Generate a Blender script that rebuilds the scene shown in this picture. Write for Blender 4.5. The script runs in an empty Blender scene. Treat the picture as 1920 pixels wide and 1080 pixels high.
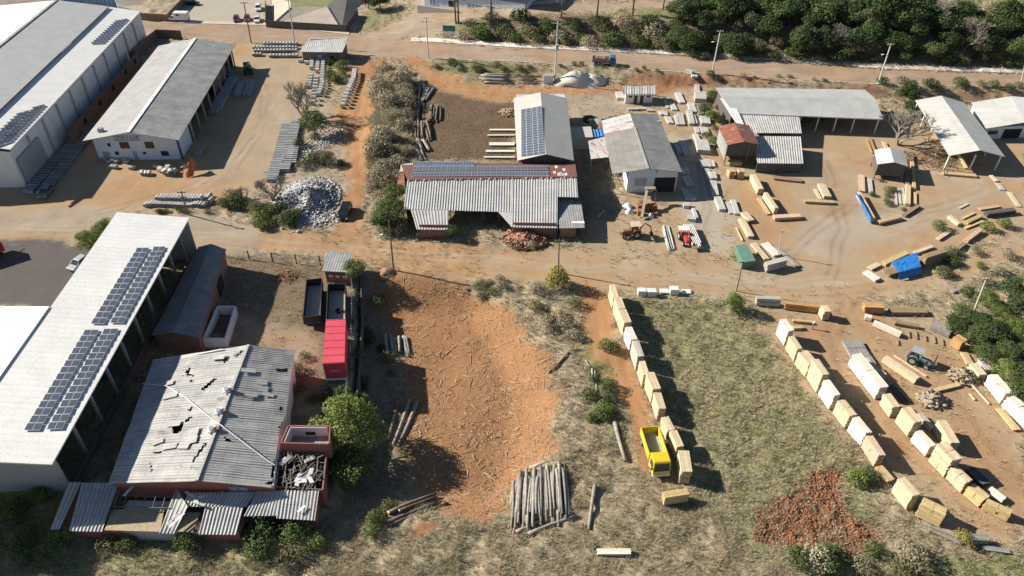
import bpy, bmesh, math, random
import numpy as np
from mathutils import Vector, Matrix

# ------------------------------------------------------------------ camera, sky, sun, exposure
SC = bpy.context.scene
COL = SC.collection
CAM_H, CAM_PITCH, CAM_ROLL, CAM_F = 80.0, math.radians(38.8), math.radians(0.77), 1400.0
SUN_AZ, SUN_EL = math.radians(-15.0), math.radians(29.5)      # the way shadows fall, and the sun's height
cam_d = bpy.data.cameras.new('camera'); cam = bpy.data.objects.new('camera', cam_d); COL.objects.link(cam)
cam_d.sensor_width = 36.0; cam_d.lens = CAM_F / 1920 * 36; cam_d.clip_end = 6000; cam_d.clip_start = 0.5
_fw = Vector((0, math.cos(CAM_PITCH), -math.sin(CAM_PITCH)))
_rt = Vector((1, 0, 0)); _up = Vector((0, math.sin(CAM_PITCH), math.cos(CAM_PITCH)))
RT = _rt * math.cos(CAM_ROLL) + _up * math.sin(CAM_ROLL)
UP = -_rt * math.sin(CAM_ROLL) + _up * math.cos(CAM_ROLL)
cam.matrix_world = Matrix(((RT.x, UP.x, -_fw.x, 0), (RT.y, UP.y, -_fw.y, 0), (RT.z, UP.z, -_fw.z, CAM_H), (0, 0, 0, 1)))
SC.camera = cam
W = bpy.data.worlds.new('World'); SC.world = W; W.use_nodes = True
sky = W.node_tree.nodes.new('ShaderNodeTexSky'); sky.sky_type = 'NISHITA'; sky.sun_disc = False
sky.sun_elevation = SUN_EL; sky.altitude = 900; sky.dust_density = 0.4
_toward = Vector((-math.cos(SUN_AZ), -math.sin(SUN_AZ), 0))
sky.sun_rotation = math.atan2(_toward.x, _toward.y)
bg = W.node_tree.nodes['Background']; W.node_tree.links.new(sky.outputs[0], bg.inputs[0]); bg.inputs[1].default_value = 0.05
sun_d = bpy.data.lights.new('sun', 'SUN'); sun_d.energy = 5.0; sun_d.angle = math.radians(0.55); sun_d.color = (1.0, 0.935, 0.84)
sun = bpy.data.objects.new('sun', sun_d); COL.objects.link(sun)
_dir = Vector((math.cos(SUN_EL) * math.cos(SUN_AZ), math.cos(SUN_EL) * math.sin(SUN_AZ), -math.sin(SUN_EL)))
sun.rotation_euler = _dir.to_track_quat('-Z', 'Y').to_euler(); sun.location = (-60, 60, 120)
SC.view_settings.view_transform = 'Standard'; SC.view_settings.look = 'None'; SC.view_settings.exposure = 0.88; SC.view_settings.gamma = 1.0
SC.render.engine = 'CYCLES'
SC.cycles.max_bounces = 5; SC.cycles.diffuse_bounces = 2; SC.cycles.transparent_max_bounces = 4

rnd = random.Random(7)
NR = np.random.default_rng(11)

# ------------------------------------------------------------------ pixels of the photograph to points in the place
def ray(x, y): return _fw + RT * ((x - 960) / CAM_F) - UP * ((y - 540) / CAM_F)
def E(x, y, z=0.0):
    q = ray(x, y); t = (z - CAM_H) / q.z
    return Vector((q.x * t, q.y * t, z))
def PL(x, y, a, b, c):
    n = (b - a).cross(c - a); q = ray(x, y); o = Vector((0, 0, CAM_H))
    return o + q * ((a - o).dot(n) / q.dot(n))
def pix(p):
    d = Vector(p) - Vector((0, 0, CAM_H)); w = d.dot(_fw)
    return 960 + CAM_F * d.dot(RT) / w, 540 - CAM_F * d.dot(UP) / w
def hgt(base, py):
    lo, hi = 0.0, 40.0
    for _ in range(36):
        m = (lo + hi) / 2
        if pix(base + Vector((0, 0, m)))[1] > py: lo = m
        else: hi = m
    return lo

# ------------------------------------------------------------------ terrain height
def vnoise(x, y, s, seed):
    x = np.asarray(x, float) / s; y = np.asarray(y, float) / s
    xi = np.floor(x).astype(np.int64); yi = np.floor(y).astype(np.int64); fx = x - xi; fy = y - yi
    fx = fx * fx * (3 - 2 * fx); fy = fy * fy * (3 - 2 * fy)
    def h(a, b):
        n = (a * 374761393 + b * 668265263 + seed * 974711) & 0x7fffffff
        n = ((n ^ (n >> 13)) * 1274126177) & 0x7fffffff
        return ((n ^ (n >> 16)) & 0xffff) / 65535.0
    return (h(xi, yi) * (1 - fx) + h(xi + 1, yi) * fx) * (1 - fy) + (h(xi, yi + 1) * (1 - fx) + h(xi + 1, yi + 1) * fx) * fy
LOW = [(-300, 20, 0), (270, 61, 0), (430, 79, 0), (560, 92, 0), (660, 104, 0), (760, 109, .7), (803, 110, 1.1), (960, 115, 1.7), (1100, 124, 1.9), (1335, 139, 2.1), (1500, 150, 2.2), (1646, 158, 2.2), (1800, 162, 2.2), (1920, 164, 2.2), (2300, 172, 2.2)]
UPR = [(-300, 0, 0), (265, 42, 0), (500, 48, 0), (660, 66, 0), (760, 77, .7), (960, 89, 1.7), (1200, 100, 2.0), (1440, 113, 2.1), (1650, 129, 2.2), (1800, 134, 2.2), (1920, 138, 2.2), (2300, 146, 2.2)]
_lw = [E(a, b, z) for a, b, z in LOW]; _uw = [E(a, b, z) for a, b, z in UPR]
LX, LY, LZ = [np.array([getattr(p, k) for p in _lw]) for k in 'xyz']
UX, UY = [np.array([getattr(p, k) for p in _uw]) for k in 'xy']
def sstep(a): a = np.clip(a, 0, 1); return a * a * (3 - 2 * a)
HBX = [E(700, 70, 0).x, E(840, 70, 0).x, E(1000, 70, 0).x, E(1300, 60, 0).x, E(1950, 90, 0).x]
def terr(x, y):
    x = np.asarray(x, float); y = np.asarray(y, float)
    yl = np.interp(x, LX, LY); yu = np.interp(x, UX, UY); zl = np.interp(x, LX, LZ)
    z = zl * sstep(1 - (yl - y - 0.6) / 4.2)
    hb = np.interp(x, HBX, [0, 2.2, 4.2, 5.0, 5.5])
    d = y - yu - 3.2
    z = np.where(d > 0, zl + hb * sstep(d / 11.0) + np.clip(d - 11, 0, 200) * 0.012 * (hb > 0), z)
    # the bushy bank left of the sawmill
    m = np.exp(-(((x - MND.x) / 4.2) ** 2) - np.clip(np.abs(y - MND.y) - 17, 0, 60) ** 2 / 25)
    # the cleared lot was dug out: a sheer edge under the wire fence, soft slopes on its other sides
    xf = np.interp(y, PIT_Y, PIT_X); xr = np.interp(y, PIR_Y, PIR_X)
    pit = sstep((x - xf) / .7) * sstep((xr - x) / 9.0) * sstep((PIT_TOP - y) / 8.0) * sstep((y - PIT_BOT) / 9.0)
    return z + 1.2 * m - PIT_D * pit
PIT_D = 3.0
_pl = [E(a, b, 0) for a, b in ((612, 985), (632, 900), (646, 830), (656, 760), (662, 690), (668, 610), (667, 505))]; PIT_Y = np.array([p.y for p in _pl]); PIT_X = np.array([p.x for p in _pl])
_pr = [E(a, b, 0) for a, b in ((1010, 990), (1062, 850), (1062, 720), (1020, 640), (960, 560), (930, 520))]; PIR_Y = np.array([p.y for p in _pr]); PIR_X = np.array([p.x for p in _pr])
PIT_TOP = E(760, 515, 0).y; PIT_BOT = E(760, 990, 0).y
MND = E(728, 215, 0.5)
def tz(x, y): return float(terr(x, y))
def G(px, py, dz=0.0):
    z = 0.0
    for _ in range(7):
        p = E(px, py, z); z = tz(p.x, p.y)
    p.z = z + dz
    return p

# ------------------------------------------------------------------ materials
def nodes(name):
    m = bpy.data.materials.new(name); m.use_nodes = True
    nt = m.node_tree; b = nt.nodes['Principled BSDF']
    return m, nt, b
def N(nt, t, **k):
    n = nt.nodes.new(t)
    for a, v in k.items(): setattr(n, a, v)
    return n
def ramp(nt, fac, c1, c2, lo=0.35, hi=0.65):
    r = N(nt, 'ShaderNodeValToRGB'); nt.links.new(fac, r.inputs[0])
    r.color_ramp.elements[0].position = lo; r.color_ramp.elements[1].position = hi
    r.color_ramp.elements[0].color = (*c1, 1); r.color_ramp.elements[1].color = (*c2, 1)
    return r.outputs[0]
def mixc(nt, fac, a, b, mode='MIX'):
    m = N(nt, 'ShaderNodeMix', data_type='RGBA', blend_type=mode)
    if isinstance(fac, (int, float)): m.inputs[0].default_value = fac
    else: nt.links.new(fac, m.inputs[0])
    for s, i in ((a, 6), (b, 7)):
        if isinstance(s, tuple): m.inputs[i].default_value = (*s, 1)
        else: nt.links.new(s, m.inputs[i])
    return m.outputs[2]
def noise(nt, scale, detail=4, vec=None, rough=0.6):
    n = N(nt, 'ShaderNodeTexNoise'); n.inputs['Scale'].default_value = scale; n.inputs['Detail'].default_value = detail; n.inputs['Roughness'].default_value = rough
    if vec is None:
        g = N(nt, 'ShaderNodeNewGeometry'); vec = g.outputs['Position']
    nt.links.new(vec, n.inputs['Vector'])
    return n.outputs['Fac']
def bump(nt, b, h, strength=0.3, dist=0.05):
    bp = N(nt, 'ShaderNodeBump'); bp.inputs['Strength'].default_value = strength; bp.inputs['Distance'].default_value = dist
    nt.links.new(h, bp.inputs['Height']); nt.links.new(bp.outputs[0], b.inputs['Normal'])
def mat(name, c1, c2=None, scale=1.5, rough=0.85, lo=0.35, hi=0.65, island=0.0, bmp=0.0, metal=0.0, fine=None, obj=0.0):
    m, nt, b = nodes(name)
    c2 = c2 or tuple(x * 0.8 for x in c1)
    c = ramp(nt, noise(nt, scale), c1, c2, lo, hi)
    if fine: c = mixc(nt, fine[1], c, ramp(nt, noise(nt, fine[0], 2), (0.25, 0.25, 0.25), (1, 1, 1)), 'MULTIPLY')
    if island:
        g = N(nt, 'ShaderNodeNewGeometry'); c = mixc(nt, island, c, ramp(nt, g.outputs['Random Per Island'], (0.35, 0.33, 0.3), (1, 1, 1), 0, 1), 'MULTIPLY')
    if obj:
        g = N(nt, 'ShaderNodeObjectInfo'); c = mixc(nt, obj, c, ramp(nt, g.outputs['Random'], (0.35, 0.33, 0.3), (1, 1, 1), 0, 1), 'MULTIPLY')
    nt.links.new(c, b.inputs['Base Color']); b.inputs['Roughness'].default_value = rough; b.inputs['Metallic'].default_value = metal
    b.inputs['Specular IOR Level'].default_value = 0.3
    if bmp: bump(nt, b, noise(nt, scale * 6, 3), bmp, 0.05)
    return m
def sheetmat(name, c1, c2, pitch=0.5, dark=0.25, sheet=(1.1, 2.4), stain=None, stain_amt=0.5, rough=0.75, metal=0.0, var=0.18, bmp=0.5, mort=None):
    mort = mort or max(.62, 1 - var * 2.6)
    """corrugated sheets: u runs along the eave, v up the slope, both in metres"""
    m, nt, b = nodes(name)
    uv = N(nt, 'ShaderNodeUVMap').outputs[0]
    g = N(nt, 'ShaderNodeNewGeometry').outputs['Position']
    c = ramp(nt, noise(nt, 0.35, 5, g), c1, c2, 0.38, 0.62)
    br = N(nt, 'ShaderNodeTexBrick'); nt.links.new(uv, br.inputs['Vector'])
    br.inputs['Scale'].default_value = 1.0; br.inputs['Brick Width'].default_value = sheet[0]; br.inputs['Row Height'].default_value = sheet[1]
    br.inputs['Mortar Size'].default_value = 0.035; br.offset = 0.0
    br.inputs['Color1'].default_value = (1, 1, 1, 1); br.inputs['Color2'].default_value = (1 - var, 1 - var, 1 - var, 1); br.inputs['Mortar'].default_value = (mort, mort, mort, 1)
    c = mixc(nt, 0.9, c, br.outputs['Color'], 'MULTIPLY')
    wv = N(nt, 'ShaderNodeTexWave'); wv.wave_type = 'BANDS'; wv.bands_direction = 'X'; wv.inputs['Scale'].default_value = 0.314 / pitch
    nt.links.new(uv, wv.inputs['Vector'])
    c = mixc(nt, dark, c, ramp(nt, wv.outputs['Fac'], (0.3, 0.3, 0.3), (1, 1, 1), 0.1, 0.7), 'MULTIPLY')
    c = mixc(nt, 0.35, c, ramp(nt, noise(nt, 3.5, 5, g), (0.55, 0.54, 0.52), (1, 1, 1), 0.3, 0.6), 'MULTIPLY')
    if stain:
        mp = N(nt, 'ShaderNodeMapping'); mp.inputs['Scale'].default_value = (0.9, 0.25, 1); nt.links.new(uv, mp.inputs[0])
        f = ramp(nt, noise(nt, 1.0, 6, mp.outputs[0], 0.7), (0, 0, 0), (1, 1, 1), 0.62 - stain_amt * 0.3, 0.7 - stain_amt * 0.25)
        c = mixc(nt, f, c, stain)
    nt.links.new(c, b.inputs['Base Color']); b.inputs['Roughness'].default_value = rough; b.inputs['Metallic'].default_value = metal
    b.inputs['Specular IOR Level'].default_value = 0.3
    bump(nt, b, wv.outputs['Fac'], bmp, 0.06)
    return m
def brickmat(name, c1, c2, mortar, w=0.39, h=0.19):
    m, nt, b = nodes(name)
    uv = N(nt, 'ShaderNodeUVMap').outputs[0]
    br = N(nt, 'ShaderNodeTexBrick'); nt.links.new(uv, br.inputs['Vector'])
    br.inputs['Scale'].default_value = 1.0; br.inputs['Brick Width'].default_value = w; br.inputs['Row Height'].default_value = h; br.inputs['Mortar Size'].default_value = 0.02
    br.inputs['Color1'].default_value = (*c1, 1); br.inputs['Color2'].default_value = (*c2, 1); br.inputs['Mortar'].default_value = (*mortar, 1)
    c = mixc(nt, 0.5, br.outputs['Color'], ramp(nt, noise(nt, 0.8, 5), (0.5, 0.48, 0.45), (1, 1, 1)), 'MULTIPLY')
    nt.links.new(c, b.inputs['Base Color']); b.inputs['Roughness'].default_value = 0.9
    return m
def wallmat(name, c, stain=(0.4, 0.37, 0.33), amt=0.35):
    m, nt, b = nodes(name)
    g = N(nt, 'ShaderNodeNewGeometry').outputs['Position']
    mp = N(nt, 'ShaderNodeMapping'); mp.inputs['Scale'].default_value = (1.2, 1.2, 0.18); nt.links.new(g, mp.inputs[0])
    f = ramp(nt, noise(nt, 0.9, 6, mp.outputs[0], 0.7), (0, 0, 0), (amt, amt, amt), 0.45, 0.8)
    nt.links.new(mixc(nt, f, c, stain), b.inputs['Base Color']); b.inputs['Roughness'].default_value = 0.85; b.inputs['Specular IOR Level'].default_value = 0.25
    return m
def leafmat(name, c1, c2, c3, scale=0.45):
    m, nt, b = nodes(name)
    c = ramp(nt, noise(nt, scale, 3), c1, c2, 0.38, 0.62)
    g = N(nt, 'ShaderNodeNewGeometry')
    c = mixc(nt, ramp(nt, g.outputs['Random Per Island'], (0, 0, 0), (0.85, 0.85, 0.85), 0.2, 1.0), c, c3)
    o = N(nt, 'ShaderNodeObjectInfo')
    c = mixc(nt, 0.7, c, ramp(nt, o.outputs['Random'], (0.5, 0.55, 0.45), (1, 1, 1), 0, 1), 'MULTIPLY')
    nt.links.new(c, b.inputs['Base Color']); b.inputs['Roughness'].default_value = 0.7; b.inputs['Specular IOR Level'].default_value = 0.2
    tr = N(nt, 'ShaderNodeBsdfTranslucent'); nt.links.new(c, tr.inputs['Color'])
    mx = N(nt, 'ShaderNodeMixShader'); mx.inputs[0].default_value = 0.25
    nt.links.new(b.outputs[0], mx.inputs[1]); nt.links.new(tr.outputs[0], mx.inputs[2])
    nt.links.new(mx.outputs[0], nt.nodes['Material Output'].inputs[0])
    return m

# ------------------------------------------------------------------ mesh building
ORG = {}
class MB:
    def __init__(s): s.v = []; s.f = []; s.uv = []; s.mi = []
    def add(s, vs, fs, uvs=None, mi=0):
        o = len(s.v); s.v += [Vector(p) for p in vs]
        for k, f in enumerate(fs):
            s.f.append([i + o for i in f]); s.uv.append(uvs[k] if uvs else None); s.mi.append(mi)
    def quad(s, a, b, c, d, mi=0, uv0=(0, 0)):
        a, b, c, d = map(Vector, (a, b, c, d)); l = (b - a).length; h = (d - a).length; u0, v0 = uv0
        s.add([a, b, c, d], [[0, 1, 2, 3]], [[(u0, v0), (u0 + l, v0), (u0 + (c - a).dot((b - a) / max(l, 1e-6)), v0 + h), (u0 + (d - a).dot((b - a) / max(l, 1e-6)), v0 + h)]], mi)
    def slab(s, a, b, c, d, t, mi=0):
        """a sheet a-b (eave) c-d (ridge side) with thickness t downwards"""
        dn = Vector((0, 0, -t)); a, b, c, d = map(Vector, (a, b, c, d))
        s.quad(a, b, c, d, mi); s.quad(d + dn, c + dn, b + dn, a + dn, mi)
        for p, q in ((a, b), (b, c), (c, d), (d, a)): s.quad(q, p, p + dn, q + dn, mi)
    def prism(s, pts, z0, z1, mi=0, cap=True):
        """upright prism on a counter-clockwise footprint; z1 may be a list, one per corner"""
        n = len(pts); z1s = z1 if isinstance(z1, (list, tuple)) else [z1] * n; z0s = z0 if isinstance(z0, (list, tuple)) else [z0] * n
        lo = [Vector((p[0], p[1], z)) for p, z in zip(pts, z0s)]; hi = [Vector((p[0], p[1], z)) for p, z in zip(pts, z1s)]
        u = 0
        for i in range(n):
            j = (i + 1) % n; l = (lo[j] - lo[i]).length
            s.add([lo[i], lo[j], hi[j], hi[i]], [[0, 1, 2, 3]], [[(u, lo[i].z), (u + l, lo[j].z), (u + l, hi[j].z), (u, hi[i].z)]], mi); u += l
        if cap:
            s.add(hi, [list(range(n))], [[(p.x, p.y) for p in hi]], mi); s.add(lo, [list(range(n - 1, -1, -1))], [[(p.x, p.y) for p in reversed(lo)]], mi)
    def box(s, c, size, rz=0.0, mi=0, M=None):
        x, y, z = [k / 2 for k in size]
        R = M if M is not None else Matrix.Rotation(rz, 3, 'Z')
        c = Vector(c)
        v = [c + R @ Vector(p) for p in ((-x, -y, -z), (x, -y, -z), (x, y, -z), (-x, y, -z), (-x, -y, z), (x, -y, z), (x, y, z), (-x, y, z))]
        X, Y, Z = size
        s.add(v, [[0, 1, 5, 4], [1, 2, 6, 5], [2, 3, 7, 6], [3, 0, 4, 7], [4, 5, 6, 7], [3, 2, 1, 0]],
              [[(0, 0), (X, 0), (X, Z), (0, Z)], [(0, 0), (Y, 0), (Y, Z), (0, Z)], [(0, 0), (X, 0), (X, Z), (0, Z)], [(0, 0), (Y, 0), (Y, Z), (0, Z)], [(0, 0), (X, 0), (X, Y), (0, Y)], [(0, 0), (X, 0), (X, Y), (0, Y)]], mi)
    def beam(s, a, b, w, h, mi=0):
        a, b = Vector(a), Vector(b); d = b - a; L = d.length
        if L < 1e-5: return
        x = d / L; up = Vector((0, 0, 1)) if abs(x.z) < 0.95 else Vector((0, 1, 0))
        y = up.cross(x).normalized(); z = x.cross(y)
        s.box((a + b) / 2, (L, w, h), 0, mi, Matrix((x, y, z)).transposed())
    def tube(s, a, b, r0, r1=None, n=8, mi=0, cap=True, capmi=None):
        a, b = Vector(a), Vector(b); r1 = r0 if r1 is None else r1
        x = (b - a).normalized(); up = Vector((0, 0, 1)) if abs(x.z) < 0.9 else Vector((0, 1, 0))
        y = up.cross(x).normalized(); z = x.cross(y)
        A = [a + (y * math.cos(2 * math.pi * i / n) + z * math.sin(2 * math.pi * i / n)) * r0 for i in range(n)]
        B = [b + (y * math.cos(2 * math.pi * i / n) + z * math.sin(2 * math.pi * i / n)) * r1 for i in range(n)]
        s.add(A + B, [[i, (i + 1) % n, n + (i + 1) % n, n + i] for i in range(n)], None, mi)
        if cap: s.add(A + B, [list(range(n - 1, -1, -1)), list(range(n, 2 * n))], None, mi if capmi is None else capmi)
    def path(s, pts, rs, n=6, mi=0):
        """one swept tube through points"""
        pts = [Vector(p) for p in pts]; o = len(s.v); m = len(pts)
        for k, p in enumerate(pts):
            x = (pts[min(k + 1, m - 1)] - pts[max(k - 1, 0)]).normalized(); up = Vector((0, 0, 1)) if abs(x.z) < 0.9 else Vector((0, 1, 0))
            y = up.cross(x).normalized(); z = x.cross(y); r = rs[k] if isinstance(rs, (list, tuple)) else rs
            s.v += [p + (y * math.cos(2 * math.pi * i / n) + z * math.sin(2 * math.pi * i / n)) * r for i in range(n)]
        for k in range(m - 1):
            for i in range(n):
                s.f.append([o + k * n + i, o + k * n + (i + 1) % n, o + (k + 1) * n + (i + 1) % n, o + (k + 1) * n + i]); s.uv.append(None); s.mi.append(mi)
        for c in (list(range(o + n - 1, o - 1, -1)), list(range(o + (m - 1) * n, o + m * n))): s.f.append(c); s.uv.append(None); s.mi.append(mi)
    def build(s, name, mats, parent=None, origin=None, smooth=False):
        me = bpy.data.meshes.new(name)
        if parent is not None: org = ORG.get(parent.name, Vector())
        elif origin is None:
            xs = [p.x for p in s.v]; ys = [p.y for p in s.v]
            org = Vector(((min(xs) + max(xs)) / 2, (min(ys) + max(ys)) / 2, min(p.z for p in s.v)))
        else: org = Vector(origin)
        me.from_pydata([tuple(p - org) for p in s.v], [], s.f)
        if any(u is not None for u in s.uv):
            ul = me.uv_layers.new(name='UVMap'); buf = []
            for f, u in zip(s.f, s.uv): buf += [c for k in range(len(f)) for c in (u[k] if u else (0.0, 0.0))]
            ul.data.foreach_set('uv', buf)
        for m in (mats if isinstance(mats, (list, tuple)) else [mats]): me.materials.append(m)
        if any(s.mi): me.polygons.foreach_set('material_index', s.mi)
        if smooth: me.polygons.foreach_set('use_smooth', [True] * len(me.polygons))
        me.update()
        o = bpy.data.objects.new(name, me); COL.objects.link(o)
        if parent is not None: o.parent = parent
        else: o.location = org
        ORG[o.name] = org
        return o
def tag(o, label=None, cat=None, group=None, kind=None):
    for k, v in (('label', label), ('category', cat), ('group', group), ('kind', kind)):
        if v: o[k] = v
    return o
def thing(name, label, cat, loc=(0, 0, 0), rz=0.0, group=None):
    o = bpy.data.objects.new(name, None); COL.objects.link(o); o.location = loc; o.rotation_euler = (0, 0, rz); o.empty_display_size = 0.3
    ORG[o.name] = Vector(loc)
    return tag(o, label, cat, group)
KIDS = {}
def copy_tree(o, loc=None, rz=None, scale=None, label=None, group=None):
    c = o.copy(); COL.objects.link(c)
    if loc is not None: c.location = loc
    if rz is not None: c.rotation_euler = (0, 0, rz)
    if scale is not None: c.scale = (scale,) * 3 if isinstance(scale, (int, float)) else scale
    if label: c['label'] = label
    if group: c['group'] = group
    for ch in list(o.children):
        d = ch.copy(); COL.objects.link(d); d.parent = c
        for g in list(ch.children):
            e = g.copy(); COL.objects.link(e); e.parent = d
    return c
def lerp(a, b, t): return a + (b - a) * t
def xy(p): return (p.x, p.y)
# ------------------------------------------------------------------ the ground, one sheet cut into its areas
GX = np.concatenate([[-3000, -1200, -500, -300, -230], np.arange(-195, 200.01, 0.5), [235, 300, 500, 1200, 3000]])
GY = [-1500, -300, -50, 10, 30, 36]
_y = 36.3
while _y < 310: GY.append(_y); _y += 0.33 + max(0, _y - 60) * 0.0035
GY = np.array(GY + [330, 380, 500, 1200, 4000])
XX, YY = np.meshgrid(GX, GY); nx, ny = len(GX), len(GY)
def inpoly(px, py, poly):
    ins = np.zeros(px.shape, bool); n = len(poly)
    for i in range(n):
        x0, y0 = poly[i]; x1, y1 = poly[(i + 1) % n]
        if y0 == y1: continue
        c = ((y0 > py) != (y1 > py)) & (px < (x1 - x0) * (py - y0) / (y1 - y0) + x0)
        ins ^= c
    return ins
def wpoly(pts): return [xy(G(a, b)) for a, b in pts]
WXX = XX + (vnoise(XX, YY, 3.1, 1) - 0.5) * 3.4 + (vnoise(XX, YY, 0.9, 2) - 0.5) * 1.5
WYY = YY + (vnoise(XX, YY, 3.1, 3) - 0.5) * 3.4 + (vnoise(XX, YY, 0.9, 4) - 0.5) * 1.5
def blur(a, k):
    for _ in range(k):
        p = np.pad(a, 1, mode='edge'); a = (p[:-2, 1:-1] + p[2:, 1:-1] + p[1:-1, :-2] + p[1:-1, 2:] + 2 * a) / 6
    return a
DRY, GREEN, TAN, ORANGE, RED, GRAVEL, ASPH, DARK, DEBRIS, CONC, DUSTY, BARK = range(12)
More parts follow.
